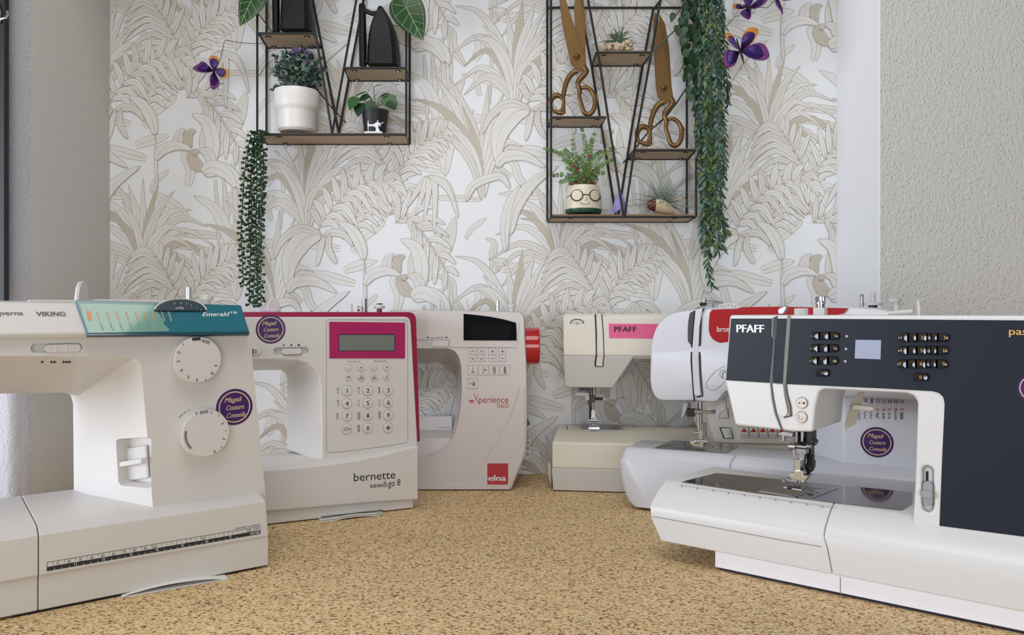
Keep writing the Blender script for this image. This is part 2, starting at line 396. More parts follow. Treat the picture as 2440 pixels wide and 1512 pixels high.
def rosette(cx, cy, tips, w, under=True):
    for k, (tx, ty, bend) in enumerate(tips):
        mx_ = cx+(tx-cx)*0.45; my_ = cy+(ty-cy)*0.75-bend
        L_([(cx, cy), (cx+(mx_-cx)*0.45, cy+(my_-cy)*0.6), (mx_+(tx-cx)*0.12, my_), (tx, ty)], w*(0.8+0.4*random.random()), 'strap', 2 if k % 5 == 2 else (1 if k % 3 == 1 else 0))
# loose background leaves
random.seed(9)
for i in range(34):
    x = 760+random.random()*497; y = 300+random.random()*596; a = random.uniform(-pi, 0); l = random.uniform(80, 150); c = random.choice((-1, 1))*0.3
    L_([(x, y), (x+cos(a)*l*0.35-sin(a)*l*c*0.3, y+sin(a)*l*0.35), (x+cos(a)*l*0.7, y+sin(a)*l*0.65), (x+cos(a)*l*1.05+c*l*0.5, y+sin(a)*l*0.75)], random.uniform(12, 26), random.choice(('strap', 'leaf')), 0 if i % 4 else 1)
# stems and canes
for x0, y0, x1, y1, w in ((1010, 130, 1018, 330, 9), (1030, 130, 1042, 345, 11), (1052, 90, 1062, 360, 13), (1075, 70, 1066, 330, 8), (1170, 20, 1168, 250, 9)):
    L_([(x0, y0), ((x0+x1)/2+3, (y0+y1)/2), (x1, y1)], w, 'strap', 1, 4, False)
# upright striped banana leaves
L_([(1052, 400), (1045, 330), (1060, 260), (1108, 185)], 52, 'leaf', 1, 16)
L_([(1060, 420), (1066, 350), (1090, 290), (1130, 262)], 34, 'leaf', 0, 10)
L_([(985, 0), (1000, 60), (1060, -10), (1085, -80)], 46, 'leaf', 1, 12)
L_([(1068, 330), (1040, 260), (1010, 200), (958, 168)], 30, 'leaf', 0, 8)
# big spray (dense) around (1335,629)
random.seed(5)
rosette(1335, 640, [(1180, 560, 40), (1165, 620, 45), (1200, 505, 30), (1225, 470, 18), (1262, 430, 10), (1300, 440, 0), (1335, 425, 0), (1372, 440, 0), (1410, 455, 10), (1450, 500, 30), (1490, 540, 45), (1510, 590, 55), (1520, 640, 60), (1500, 690, 65), (1470, 730, 60), (1190, 690, 60), (1160, 670, 60), (1240, 520, 20), (1285, 480, 5), (1390, 490, 12), (1440, 560, 40), (1470, 610, 50), (1455, 660, 50)], 18)
# trunk rosette at (1229,252)
rosette(1229, 252, [(1084, 14, 40), (1078, 127, 70), (1105, 159, 62), (1084, 204, 55), (1105, 227, 50), (1150, 60, 10), (1205, 20, 0), (1245, 0, 0), (1274, 8, 0), (1303, 16, 5), (1330, 60, 20), (1345, 110, 35), (1350, 160, 45), (1320, 200, 45), (1130, 90, 30)], 22)
L_([(1229, 252), (1232, 190), (1255, 150), (1296, 175)], 15, 'strap', 0)
# smaller rosette at (1147,391)
rosette(1150, 470, [(1036, 180, 0), (1070, 183, 0), (988, 235, 30), (1002, 293, 45), (1163, 204, 0), (1200, 222, 8), (1222, 300, 30), (1100, 250, 0), (1245, 350, 40), (1060, 310, 25), (1010, 350, 50)], 22)
# fronds
frond([(945, 500), (935, 440), (905, 370), (868, 314)], 11, 112, 13, 62, 0.30, sl=(0.6, 1.0))
frond([(948, 420), (975, 375), (1008, 345), (1052, 318)], 9, 66, 13, 55, 0.22, sl=(0.8, 1.0))
frond([(836, 560), (850, 510), (875, 475), (925, 448)], 10, 74, 12, 62, 0.4, sl=(0.8, 1.0))
frond([(757, 548), (790, 500), (840, 452), (905, 430), (940, 455)], 11, 62, 15, 65, 0.5, sl=(0.9, 0.9))
frond([(942, 531), (970, 520), (1010, 560), (1060, 640)], 8, 92, 13, 50, 0.05, sl=(1.0, 0.7))
for tx, ty in ((970, 495), (990, 515), (1010, 530), (1035, 560), (1092, 520), (1082, 480)):
    L_([(1020, 420), ((1020+tx)/2+8, 440), (tx, ty)], 14, 'leaf', 0, 3)
# broad leaves, pods
L_([(868, 620), (858, 580), (835, 545), (806, 528)], 27, 'leaf', 0, 8)
L_([(872, 740), (869, 680), (868, 620)], 7, 'strap', 0, 2, False)
L_([(1000, 700), (1005, 640), (990, 590), (955, 570)], 34, 'leaf', 0, 9)
L_([(930, 655), (922, 640), (925, 618), (938, 605)], 24, 'leaf', 1, 7); L_([(952, 650), (945, 632), (950, 615), (965, 610)], 22, 'leaf', 2, 6)
L_([(985, 700), (965, 690), (955, 668), (972, 655)], 28, 'leaf', 2, 8); L_([(1005, 695), (1000, 675), (990, 660), (970, 655)], 26, 'leaf', 1, 7)
L_([(869, 680), (885, 655), (920, 645), (956, 656)], 25, 'leaf', 0, 8)
L_([(985, 716), (1020, 700), (1055, 720), (1072, 750)], 34, 'leaf', 0, 9)
L_([(978, 112), (1005, 100), (1040, 118), (1058, 150)], 32, 'leaf', 0, 9)
L_([(1264, 262), (1225, 270), (1190, 320), (1184, 392)], 48, 'leaf', 0, 15)
L_([(1185, 400), (1200, 375), (1250, 372), (1300, 400)], 26, 'leaf', 0, 8)
L_([(1264, 262), (1215, 246), (1170, 275), (1150, 320)], 20, 'leaf', 1, 6)
L_([(1268, 262), (1290, 256), (1318, 262), (1340, 290)], 17, 'leaf', 1, 4)
L_([(1270, 262), (1262, 290), (1256, 320), (1252, 336)], 13, 'leaf', 0, 3); L_([(1285, 258), (1280, 290), (1292, 318), (1300, 330)], 14, 'leaf', 1, 3)
L_([(1110, 480), (1130, 440), (1190, 420), (1215, 450)], 20, 'leaf', 0, 6); L_([(1215, 560), (1225, 500), (1265, 440), (1330, 395)], 30, 'leaf', 0, 11)
L_([(1205, 600), (1203, 540), (1215, 480), (1240, 440)], 22, 'leaf', 0, 7)
random.seed(21)
base_cells = [(i*497, i*298-j*596) for i in range(-2, 3) for j in range(-3, 4)]
for k, lf in enumerate(LEAVES):
    for ci, (ox, oy) in enumerate(base_cells):
        if lf[0] == 'leaf': draw_leaf(lf[1], lf[2], lf[3], lf[4], lf[5], lf[6], ox, oy, k+0.07*(ci % 4))
        else:
            P_ = [(x+ox, y+oy) for x, y in sp2(lf[1], 16)]
            if max(p[0] for p in P_) < XC0 or min(p[0] for p in P_) > XC1 or min(p[1] for p in P_) > 1150 or max(p[1] for p in P_) < -60: continue
            line(P_, lf[2], k, 1); line([(x-lf[2]/2, y) for x, y in P_], 1.2, k+0.5, 3); line([(x+lf[2]/2, y) for x, y in P_], 1.2, k+0.5, 3)
xl, xr = XL+0.0002, XR-0.0002
PV = [(min(max(x, xl), xr), y, max(z, 0.0005)) for x, y, z in PV]
me = bpy.data.meshes.new('wallpaper_print'); me.from_pydata(PV, [], PF)
for mm in P_FILL+[P_LINE, P_FINE]: me.materials.append(mm)
me.polygons.foreach_set('material_index', PM); me.update()
wp = bpy.data.objects.new('leaf_print', me); COL.objects.link(wp); wp.parent = wall_back
PAPER = mat('wallpaper_ground', (225, 227, 229), 0.75)
wall_back.data.materials.append(PAPER)
for p in wall_back.data.polygons: p.material_index = 1
print('print faces', len(PF))
# ------------------------------------------------------------------ machine 1: nearest left, teal stitch cover
f = Frame((90, 1464), (640, 1352), 'sewing_machine', 'large white sewing machine at the left with teal stitch panel and printed ruler', 'sewing machine')
R = f.root
W0, WB = 0.02, 0.145
def local_run(pts, w): return [Vector((u, w, v)) for u, v in pts]
rt_top = f.p(594, 792, W0); rt_bot = f.p(634, 1182, W0)
uL = f.p(-330, 800, W0)[0]
# arm and column, one body: front ring, middle ring, back ring
ring0 = [Vector((rt_top[0], W0, 0.262)), Vector((rt_bot[0]+0.0, W0, 0.07))]+[f.p3(366, 1212, W0), f.p3(352, 1050, W0), f.p3(336, 868, W0), f.p3(322, 852, W0), f.p3(290, 848, W0), f.p3(120, 848, W0), f.p3(-60, 848, W0), f.p3(-100, 870, W0), f.p3(-150, 960, W0), f.p3(-170, 1010, W0), f.p3(-330, 1010, W0)]+[Vector((uL, W0, 0.262))]
ring0[2].z = 0.07
W1 = 0.118
ring1 = [Vector((rt_top[0], W1, 0.262)), Vector((rt_bot[0], W1, 0.07))]+[f.p3(198, 1180, W1), f.p3(197, 1060, W1), f.p3(195, 965, W1), f.p3(188, 942, W1), f.p3(170, 934, W1), f.p3(70, 936, W1), f.p3(-30, 938, W1), f.p3(-80, 950, W1), f.p3(-120, 985, W1), f.p3(-135, 1010, W1), f.p3(-330, 1010, W1)]+[Vector((uL, W1, 0.262))]
ring1[2].z = 0.075; ring1[11].z = ring0[11].z; ring1[12].z = ring0[12].z; ring1[12].x = ring0[12].x
ring2 = [Vector((rt_top[0], WB, 0.262)), Vector((rt_bot[0], WB, 0.07))]+[f.p3(176, 1180, WB), f.p3(175, 1060, WB), f.p3(174, 960, WB), f.p3(168, 940, WB), f.p3(150, 934, WB), f.p3(60, 936, WB), f.p3(-40, 938, WB), f.p3(-90, 950, WB), f.p3(-130, 985, WB), f.p3(-145, 1010, WB), f.p3(-330, 1010, WB)]+[Vector((uL, WB, 0.262))]
ring2[2].z = 0.075; ring2[11].z = ring0[11].z; ring2[12].z = ring0[12].z; ring2[12].x = ring0[12].x
b = MB(); b.loft([ring0, ring1, ring2], WHITE); body = b.build('body', R, bevel=0.0028, seg=3, lim=22)
# recess of the reverse lever, cut into the slanted left face of the column
A = ring0[3]; B_ = ring0[4]; C_ = ring1[3]
nrm = (B_-A).cross(C_-A).normalized()
if nrm.x > 0: nrm = -nrm
rc = [(276, 1050), (282, 1045), (349, 1041), (355, 1046), (361, 1158), (356, 1163), (290, 1156), (283, 1148)]
qq = [f.on(x, y, A, nrm) for x, y in rc]
cen = sum(qq, Vector())/len(qq)
cb = MB(); cb.loft([[q+nrm*0.01 for q in qq], [q for q in qq], [cen+(q-cen)*0.9-nrm*0.013 for q in qq]], WHITE); cut(body, cb.build('cutter', R, sm=False))
# speed slider slot
def capsule(x0, x1, y, r, w):      # pixels
    a = f.p(x0, y, w); c = f.p(x1, y, w); rr = a[1]-f.p(x0, y+r, w)[1]
    return [(c[0]-rr+rr*cos(radians(t)), a[1]+rr*sin(radians(t))) for t in range(-90, 91, 18)]+[(a[0]+rr+rr*cos(radians(t)), a[1]+rr*sin(radians(t))) for t in range(90, 271, 18)]
cb = MB(); cb.prism(capsule(73, 195, 829.5, 10.5, W0), W0-0.01, W0+0.004, WHITE); cut(body, cb.build('cutter', R, sm=False))
b = MB(); b.prism(capsule(106, 193, 830, 9.3, W0), W0-0.0015, W0+0.0038, WHITE)
for x in (134, 158): u = f.p(x, 830, W0)[0]; z0 = f.p(x, 838, W0)[1]; z1 = f.p(x, 822, W0)[1]; b.box((u-0.0006, W0-0.0022, z0), (u+0.0006, W0-0.001, z1), WHITE)
b.build('speed_slider', R, bevel=0.0008)
b = MB()
for k, xs in enumerate(((98,), (120, 127.5), (149, 156, 163))):
    for x in xs: b.poly([f.p3(x, 858, W0-0.0003), f.p3(x, 866, W0-0.0003), f.p3(x+8, 862, W0-0.0003)], INK)
b.build('speed_arrows', R, sm=False)
# lever
b = MB(); lc = [f.on(x, y, A-nrm*0.0118, nrm) for x, y in ((285, 1068), (318, 1064), (352, 1058), (357, 1138), (322, 1143), (290, 1145), (283, 1105))]
lcen = sum(lc, Vector())/len(lc)
b.loft([lc, [lcen+(q-lcen)*0.96+nrm*0.0022 for q in lc]], WHITE); lev = b.build('reverse_lever', R, bevel=0.0012)
b = MB(); g = [f.on(x, y, A-nrm*0.010, nrm) for x, y in ((281, 1100), (300, 1096), (353, 1088), (354, 1099), (301, 1108), (282, 1109))]
b.loft([g, [q+nrm*0.0085 for q in g]], WHITE); b.build('lever_tab', lev, bevel=0.001)
# top lid with its sloped front
LA = f.p3(0, 797, 0.012); LZ0 = LA.z; LZ1 = 0.2905
uR0 = f.p(594, 796, 0.012)[0]; uR1 = f.p(571, 728, 0.03)[0]
def lidsec(u0, u1, dz=0): return [Vector((u0, 0.0155, LZ0-0.0045)), Vector((u0, 0.012, LZ0)), Vector((u1, 0.030, LZ1+dz)), Vector((u1, 0.10, LZ1+dz+0.002)), Vector((u1, 0.14, LZ1+dz-0.006)), Vector((u0, 0.146, LZ0-0.0045))]
b = MB(); b.loft([lidsec(uL, uL, 0.001), lidsec(uR0, uR1, -0.002)], WHITE); b.build('top_lid', R, bevel=0.002)
SP = Vector((0, 0.012, LZ0)); SU = Vector((0, 0.018, LZ1-LZ0)).normalized(); SN = Vector((1, 0, 0)).cross(SU).normalized()
if SN.y > 0: SN = -SN
def sl(px, py, o=0.0): return f.on(px, py, SP+SN*o, SN)
def stext(mb, t, x0, y0, x1, y1, m, o=0.0004, **k):
    a = sl(x0, y0, o); c = sl(x1, y0, o); h = sl(x0, y1, o); d = Vector((c.x-a.x, 0, 0)); put_text(mb, t, a, (1, 0, 0), SU, (h-a).dot(SU), m, width=(c-a).length, **k)
b = MB(); stext(b, 'Husqvarna', -47, 750, 55, 740, GINK, bold=0.02); stext(b, 'VIKING', 87, 752, 156, 742, GINK, bold=0.03); b.build('lettering', R, sm=False, recalc=False)
TEAL = mat('teal_translucent_cover', (28, 104, 120), 0.08, coat=0.6, trans=0.0)
PGREEN = mat('pale_green_reflection', (112, 156, 142), 0.08, coat=0.6); TDARK = mat('dark_teal_edge', (10, 60, 74), 0.12, coat=0.5)
ORI = mat('orange_ink', (222, 150, 104), 0.5); DGREEN = mat('grey_green_ink', (128, 152, 134), 0.5)
tc_ = [sl(178, 717), sl(573, 729), sl(593, 793), sl(206, 797)]
b = MB(); c0 = [q+SN*0.0001 for q in tc_]; c1 = [q+SN*0.0026 for q in tc_]; b.loft([c0, c1], TEAL); cov = b.build('stitch_cover', R, bevel=0.0009, seg=2)
b = MB(); e0 = [sl(206, 795, 0.0027), sl(593, 790, 0.0027), sl(594, 796.5, 0.0027), sl(207, 800, 0.0027)]; b.loft([[q-SN*0.003 for q in e0], [q+SN*0.0006 for q in e0]], TDARK); b.build('cover_rim', cov, bevel=0.0003)
b = MB(); b.poly([sl(x, y, 0.0029) for x, y in ((188, 722), (368, 727), (378, 746), (388, 760), (391, 772), (404, 784), (401, 789), (211, 793))], PGREEN)  # pale patch with a wavy edge: overhead reflection painted onto the teal cover
for i, x in enumerate((209, 231, 254, 277, 300, 322, 342, 363, 385, 401)):
    zz = []
    for k in range(9):
        y = 742+k*2.8; zz.append(sl(x+k*0.9+(2.2 if k % 2 else -2.2)*(0 if i == 1 else 1), y, 0.0031))
    b.ribbon(zz, 0.0009, SN, ORI if i < 8 else GOLDI)
    if i == 0: b.poly([sl(x-3, 741, 0.0032), sl(x+7, 741, 0.0032), sl(x+10, 761, 0.0032), sl(x+1, 762, 0.0032)], ORI)
    if 0 < i < 8:
        zz = [sl(x+8+k*1.0+(1.8 if k % 2 else -1.8), 768+k*2.6, 0.0031) for k in range(8)]; b.ribbon(zz, 0.0008, SN, DGREEN)
b.build('stitch_guide', cov, sm=False, recalc=False)
b = MB(); stext(b, 'Emerald', 482, 753, 549, 743, WINK, o=0.0031, shear=0.42, bold=0.008); stext(b, '116', 551, 747, 565, 741, WINK, o=0.0031, bold=0.02); b.build('lettering', cov, sm=False, recalc=False)
# stitch width wheel on the upper edge
b = MB(); pts = [sl(430+62*cos(radians(a)), 741-29*sin(radians(a)), 0.0035) for a in range(0, 181, 9)]
b.loft([[q-SN*0.006 for q in pts], [q+SN*0.0012 for q in pts]], mat('dark_teal_wheel', (14, 44, 58), 0.3, coat=0.3)); wh = b.build('stitch_width_wheel', R, bevel=0.0005)
b = MB()
for a in range(8, 173, 5):
    q = sl(430+62*cos(radians(a)), 741-29*sin(radians(a)), 0.0045); b.ball(q, 0.0011, WHITE, n=6)
for t, x, y, a in (('5', 416, 722, 10), ('4', 431, 721, 0), ('3', 444, 723, -10), ('2', 455, 727, -20), ('7', 469, 732, -30), ('0', 478, 738, -40)):
    q = sl(x, y, 0.005); put_text(b, t, q, Vector((cos(radians(a)), 0, sin(radians(a)))), SU, 0.0026, LINK, center=True)
b.ribbon([sl(x, y, 0.005) for x, y in ((418, 735), (424, 733), (428, 735), (429, 730), (432, 736), (434, 730), (437, 736))], 0.0006, SN, WINK)
b.build('wheel_marks', wh, sm=False)
# dials
def dial(cx, cy, rpx, w_face, marks, rot0=0):
    c = f.p3(cx, cy, w_face); rr = f.p3(cx, cy-rpx, w_face).z-c.z
    b = MB(); b.lathe([(rr*1.0, 0.0), (rr*1.02, 0.0045), (rr*1.02, 0.0046)], (c.x, W0+0.0005, c.z), (0, -1, 0), WHITE, n=64)
    b.lathe([(rr*1.0, 0.004), (rr*1.0, W0-w_face-0.0012)], (c.x, W0, c.z), (0, -1, 0), WHITE, n=144, knurl=0.045)
    b.lathe([(rr*0.955, W0-w_face-0.0014), (rr*0.955, W0-w_face-0.0004), (rr*0.94, W0-w_face)], (c.x, W0, c.z), (0, -1, 0), WHITE, n=72)
    d = b.build('dial', R, bevel=0.0)
    b = MB()
    for t, x, y in marks:
        q = f.p3(x, y, w_face-0.0004); a = atan2(q.z-c.z, q.x-c.x)-pi/2
        r_ = Vector((cos(a), 0, sin(a))); u_ = Vector((-sin(a), 0, cos(a)))
        if t == '#': b.loft([[q-r_*0.0042-u_*0.0014, q+r_*0.0042-u_*0.0014, q+r_*0.0042+u_*0.0014, q-r_*0.0042+u_*0.0014], [q-r_*0.0028-u_*0.0004, q+r_*0.0028-u_*0.0004, q+r_*0.0028+u_*0.0004, q-r_*0.0028+u_*0.0004]], GINK, cap=False)
        elif t == '=': b.poly([q-r_*0.0042-u_*0.0016, q+r_*0.0042-u_*0.0016, q+r_*0.0042+u_*0.0016, q-r_*0.0042+u_*0.0016], INK)
        elif t == 'o': b.poly([q+r_*0.0006*cos(k)+u_*0.0006*sin(k) for k in (0, 1, 2, 3, 4, 5)], INK)
        elif t == '~':
            ps = [c+Vector((cos(radians(k)), 0, sin(radians(k))))*rr*0.82 for k in range(168, 228, 5)]
            b.ribbon([Vector((p.x, w_face-0.0004, p.z)) for p in ps], 0.0022, (0, -1, 0), GINK)
        else: put_text(b, t, q, r_, u_, 0.0033, INK, center=True)
    b.build('dial_marks', d, sm=False, recalc=False)
dial(472, 857, 56, 0.007, [('1', 436, 819), ('=', 468, 807), ('#', 490, 813), ('2', 426, 839), ('3', 425, 861), ('4', 433, 882), ('5', 449, 898), ('6', 469, 905), ('7', 490, 903), ('8', 506, 889), ('9', 514, 870)])
dial(491, 1032, 57, 0.007, [('0', 468, 984), ('#', 486, 981), ('1', 504, 982), ('o', 521, 990), ('2', 531, 1008), ('o', 538, 1026), ('3', 534, 1045), ('o', 528, 1064), ('4', 512, 1075), ('~', 0, 0)])
b = MB()
for (x0, y0, x1, y1) in ((426, 995, 436, 985), (438, 983, 444, 980), (449, 977, 453, 976)): b.ribbon([f.p3(x0, y0, W0-0.0003), f.p3(x1, y1, W0-0.0003)], 0.0008, (0, -1, 0), GINK)
b.build('dial_pointer', R, sm=False)
shop_sticker(f, 559, 969, 43, W0, rot=-2)
# base with chamfered shoulder, front overhang, and seam of the accessory box
uE = f.p(641, 1349, 0)[0]; v1 = 0.0738; v2 = 0.0805; vm = 0.0345
def bsec(u, du=0.0): return [Vector((u, 0.004, 0.0025)), Vector((u, 0.0035, vm-0.001)), Vector((u, 0.0, vm+0.002)), Vector((u+du, 0, v1)), Vector((u+du, 0.013, v2)), Vector((u+du, 0.145, v2+0.003)), Vector((u+du, 0.152, v2-0.002)), Vector((u, 0.152, 0.0025))]
def bsecR(u): return [Vector((u, 0.002, 0.0025)), Vector((u-0.0002, 0.001, vm-0.001)), Vector((u-0.0005, 0.0, vm+0.001)), Vector((u-0.0035, 0, v1)), Vector((u-0.004, 0.013, v2-0.002)), Vector((u-0.004, 0.145, v2+0.001)), Vector((u-0.004, 0.152, v2-0.004)), Vector((u, 0.152, 0.0025))]
uS = f.p(92, 1400, 0)[0]
b = MB(); b.loft([bsec(uS+0.0003), bsec(uS+0.06), bsecR(uE)], WHITE); b.build('base', R, bevel=0.0022)
b = MB(); b.loft([bsec(uL-0.03), bsec(uS-0.0003)], WHITE); b.build('accessory_box', R, bevel=0.0012)
b = MB(); b.box((uS-0.02, 0.006, 0.0), (uE-0.012, 0.14, 0.003), BLACKP)
b.build('underside', R)
# ruler
b = MB(); w = -0.0003; r0 = f.p3(112, 1343, w); r1 = f.p3(620, 1250, w); zt = (r0.z+r1.z)/2; hgt = r0.z-f.p3(112, 1364, w).z; zb = zt-hgt; zm = zt-hgt*0.53
x0, x1 = r0.x, r1.x; cm = (f.p(598, 1260, w)[0]-x0)/20.0
def seg(xa, za, xb, zb_, wd, m, ww=w): b.ribbon([(xa, ww, za), (xb, ww, zb_)], wd, (0, -1, 0), m)
seg(x0, zt, x1, zt, 0.0004, INK); seg(x0, zb, x0, zt, 0.0004, INK); seg(x1, zb, x1, zt, 0.0004, INK)
b.poly([(x0, w, zb), (x1, w, zb), (x1, w, zm), (x0, w, zm)], INK)
for k in range(1, 41):
    x = x0+k*cm/2
    if x < x1-0.006: seg(x, zt, x, zt-(0.0028 if k % 2 else 0.0045), 0.00028, INK)
for k in list(range(1, 11))+[15, 20]: put_text(b, str(k), (x0+k*cm-0.0016*(1 if k < 10 else 1.5), w, (zt+zm)/2-0.0004), (1, 0, 0), (0, 0, 1), 0.0026, INK, center=True)
put_text(b, 'CM', (x1-0.005, w, (zt+zm)/2), (1, 0, 0), (0, 0, 1), 0.0025, INK, center=True)
for k in range(1, 30):
    x = x0+k*cm*2.54/4
    if x < x1-0.012: seg(x, zb, x, zb+(0.0038 if k % 4 == 0 else 0.0018), 0.0003, WINK, w-0.0002)
for k in range(1, 8): put_text(b, str(k), (x0+k*cm*2.54-0.0016, w-0.0002, (zb+zm)/2+0.0004), (1, 0, 0), (0, 0, 1), 0.0024, WINK, center=True)
put_text(b, 'INCHES', (x1-0.0058, w-0.0002, (zb+zm)/2), (1, 0, 0), (0, 0, 1), 0.0022, WINK, width=0.010, center=True)
put_text(b, 'DESIGNED IN SWEDEN', (x1-0.0135, w, zt+0.0020), (1, 0, 0), (0, 0, 1), 0.0016, INK, width=0.027, center=True)
b.build('printed_ruler', R, sm=False, recalc=False)
# things on top
b = MB(); q = f.p3(195, 712, 0.07); rr = f.p3(195, 660, 0.07).z-q.z
b.lathe([(rr*0.96, -0.002), (rr, 0.0), (rr*0.97, 0.002)], (q.x, q.y, LZ1+0.0), Vector((0.93, -0.36, 0)), WHITE, n=40); b.build('spool_disc', R, bevel=0.0)
b = MB(); a = f.p(222, 712, 0.08)[0]; c = f.p(395, 712, 0.08)[0]; b.box((a, 0.075, LZ1-0.003), (c, 0.088, LZ1+0.004), WHITE); b.box((f.p(345, 710, .07)[0], 0.06, LZ1-0.003), (f.p(392, 710, .07)[0], 0.09, LZ1+0.0035), WHITE); b.build('spool_pin', R, bevel=0.001)
b = MB(); b.box((f.p(65, 712, 0.06)[0], 0.05, LZ1-0.004), (f.p(345, 712, 0.06)[0], 0.062, LZ1+0.0025), WHITE); b.build('carrying_handle', R, bevel=0.001)
b = MB(); q = f.p3(450, 684, 0.05); b.lathe([(0.0032, 0), (0.0032, q.z-LZ1+0.003), (0.0022, q.z-LZ1+0.0035)], (q.x, 0.05, LZ1-0.003), (0, 0, 1), CHROME, n=20); b.build('bobbin_winder_pin', R)
b = MB(); q = f.p3(492, 703, 0.05); hh = q.z-LZ1+0.003; b.lathe([(0.0048, 0), (0.0048, hh-0.005), (0.0075, hh-0.005), (0.0078, hh-0.001), (0.007, hh)], (q.x, 0.05, LZ1-0.003), (0, 0, 1), WHITE, n=28); b.build('bobbin_stop', R)
# folded paper lying half under the machine
pf = Frame((290, 1424), (545, 1380), 'folded_leaflet', 'thin folded white leaflet sticking out from under the large machine with the printed ruler', 'leaflet')
PAPERW = mat('white_paper', (228, 226, 222), 0.7)
b = MB(); A = pf.p3(290, 1421, 0); B2 = pf.p3(543, 1379, 0); ub, ue = A.x, B2.x
n = 16
def sheet(fn, d0, d1, m):
    top = []; 
    for i in range(n+1):
        t = i/n; u = ub+(ue-ub)*t; z = fn(t); top.append((u, d0, z)); 
    r0 = [(u, d0, z) for u, _, z in top]+[(u, d0, z+0.0004) for u, _, z in reversed(top)]
    r1 = [(u, d1, z) for u, _, z in r0]; b.loft([r0, r1], m)
sheet(lambda t: 0.0003, 0.0, 0.06, PAPERW); sheet(lambda t: 0.0006+0.0045*sin(pi*min(1, t*1.0))**0.8*(1 if t < 0.85 else max(0, (1-t)/0.15)), 0.001, 0.05, PAPERW)
b.build('sheets', pf.root, sm=False)
# ------------------------------------------------------------------ machine 2: white with magenta shell and number keypad
f = Frame((640, 1253.5), (987, 1214), 'sewing_machine', 'white computerised sewing machine with magenta shell, magenta screen surround and number keypad', 'sewing machine')
R = f.root; W0 = 0.012; WB = 0.104; uL = -0.19
MAG = mat('magenta_plastic', (150, 14, 62), 0.3); MAGD = mat('magenta_display_surround', (166, 12, 88), 0.12, coat=0.5)
LCD = mat('grey_lcd', (112, 118, 110), 0.15, coat=0.3)
ztop = f.p(973, 754, W0)[1]; uRt = f.p(979, 765, W0)[0]; uRb = f.p(996, 1062, W0)[0]
def lowleft(w, ztopo, x_edge_top, pts):
    return pts
ring0 = [f.p3(996, 1062, W0), f.p3(996, 1098, W0)+Vector((0, 0, -0.01)), f.p3(767, 1092, W0)+Vector((0, 0, -0.006)), f.p3(766, 1000, W0), f.p3(764, 930, W0), f.p3(760, 900, W0), f.p3(750, 880, W0), f.p3(733, 865, W0), f.p3(712, 859, W0), f.p3(650, 857, W0)]
z_arm = ring0[-1].z
ring0 += [Vector((-0.10, W0, z_arm)), Vector((-0.115, W0, z_arm-0.06)), Vector((uL, W0, z_arm-0.06)), Vector((uL, W0, ztop)), Vector((uRt-0.006, W0, ztop)), Vector((uRt-0.001, W0, ztop-0.003)), Vector((uRt+0.0005, W0, ztop-0.010))]
def r1(w, x0, x1, yt, dz):
    return [Vector((ring0[0].x, w, ring0[0].z)), Vector((ring0[1].x, w, ring0[1].z)), f.p3(x1, 1062, w)+Vector((0, 0, -0.006)), f.p3(x1, 1000, w), f.p3(x1, 930, w), f.p3(x1, 905, w), f.p3(x1-2, 893, w), f.p3(x1-7, 885, w), f.p3(x1-15, yt, w), f.p3(x0, yt, w)]+[Vector((ring0[k].x, w, ring0[k].z)) for k in range(10, len(ring0))]
rm = r1(0.094, 640, 686, 881, 0); rb = r1(WB, 632, 683, 881, 0)
for rr in (rm, rb): rr[10].z = rr[9].z
b = MB(); b.loft([ring0, rm, rb], WHITE); body = b.build('body', R, bevel=0.0026, lim=22)
def capsule(x0, x1, y, r, w):
    a = f.p(x0, y, w); c = f.p(x1, y, w); rr = a[1]-f.p(x0, y+r, w)[1]
    return [(c[0]-rr+rr*cos(radians(t)), a[1]+rr*sin(radians(t))) for t in range(-90, 91, 18)]+[(a[0]+rr+rr*cos(radians(t)), a[1]+rr*sin(radians(t))) for t in range(90, 271, 18)]
cb = MB(); cb.prism(capsule(654, 735, 837.5, 8, W0), W0-0.01, W0+0.005, WHITE); cut(body, cb.build('cutter', R, sm=False))
b = MB(); b.prism(capsule(655, 734, 837.5, 7.8, W0), W0+0.0035, W0+0.006, GREYP); b.build('slider_slot', R)
b = MB(); b.prism(capsule(672, 719, 837.5, 7.2, W0), W0-0.003, W0+0.004, WHITE); b.build('speed_slider', R, bevel=0.0012)
b = MB()
for x, r in ((676, 1.7), (694, 2.2), (712, 2.6)):
    q = f.p3(x, 821.5, W0-0.0003); rr = r*0.00057; b.poly([(q.x+rr*cos(k*pi/6), q.y, q.z+rr*sin(k*pi/6)) for k in range(12)], INK)
b.build('speed_dots', R, sm=False)
b = MB(); b.prism(capsule(580, 619, 837.5, 7.6, W0), W0-0.0022, W0+0.001, WHITE)
q = f.p3(604, 837.5, W0-0.0025); b.poly([q+Vector(v) for v in ((-.0012, 0, -.004), (.0002, 0, -.004), (.0002, 0, .004), (-.0012, 0, .004))], INK)
b.poly([q+Vector(v) for v in ((.0018, 0, .0006), (.0042, 0, .0006), (.003, 0, .003))], INK); b.poly([q+Vector(v) for v in ((.0018, 0, -.0006), (.003, 0, -.003), (.0042, 0, -.0006))], INK)
b.build('needle_button', R, sm=True)
# magenta shell: band behind the white front, over the top and down the right side
e = 0.0048; zb = f.p(996, 1050, 0.03)[1]
zs = f.p(973, 743, 0.03)[1]; us = f.p(988, 760, 0.03)[0]; usb = f.p(997, 1050, 0.03)[0]
out = [(usb, zb), (us, zs-0.012), (us-0.001, zs-0.006), (us-0.004, zs-0.002), (us-0.010, zs), (uL, zs), (uL, zs-0.02), (us-0.02, zs-0.02), (usb-0.02, zb)]
b = MB(); b.prism(out, 0.022, WB+0.006, MAG); b.build('shell', R, bevel=0.0015)
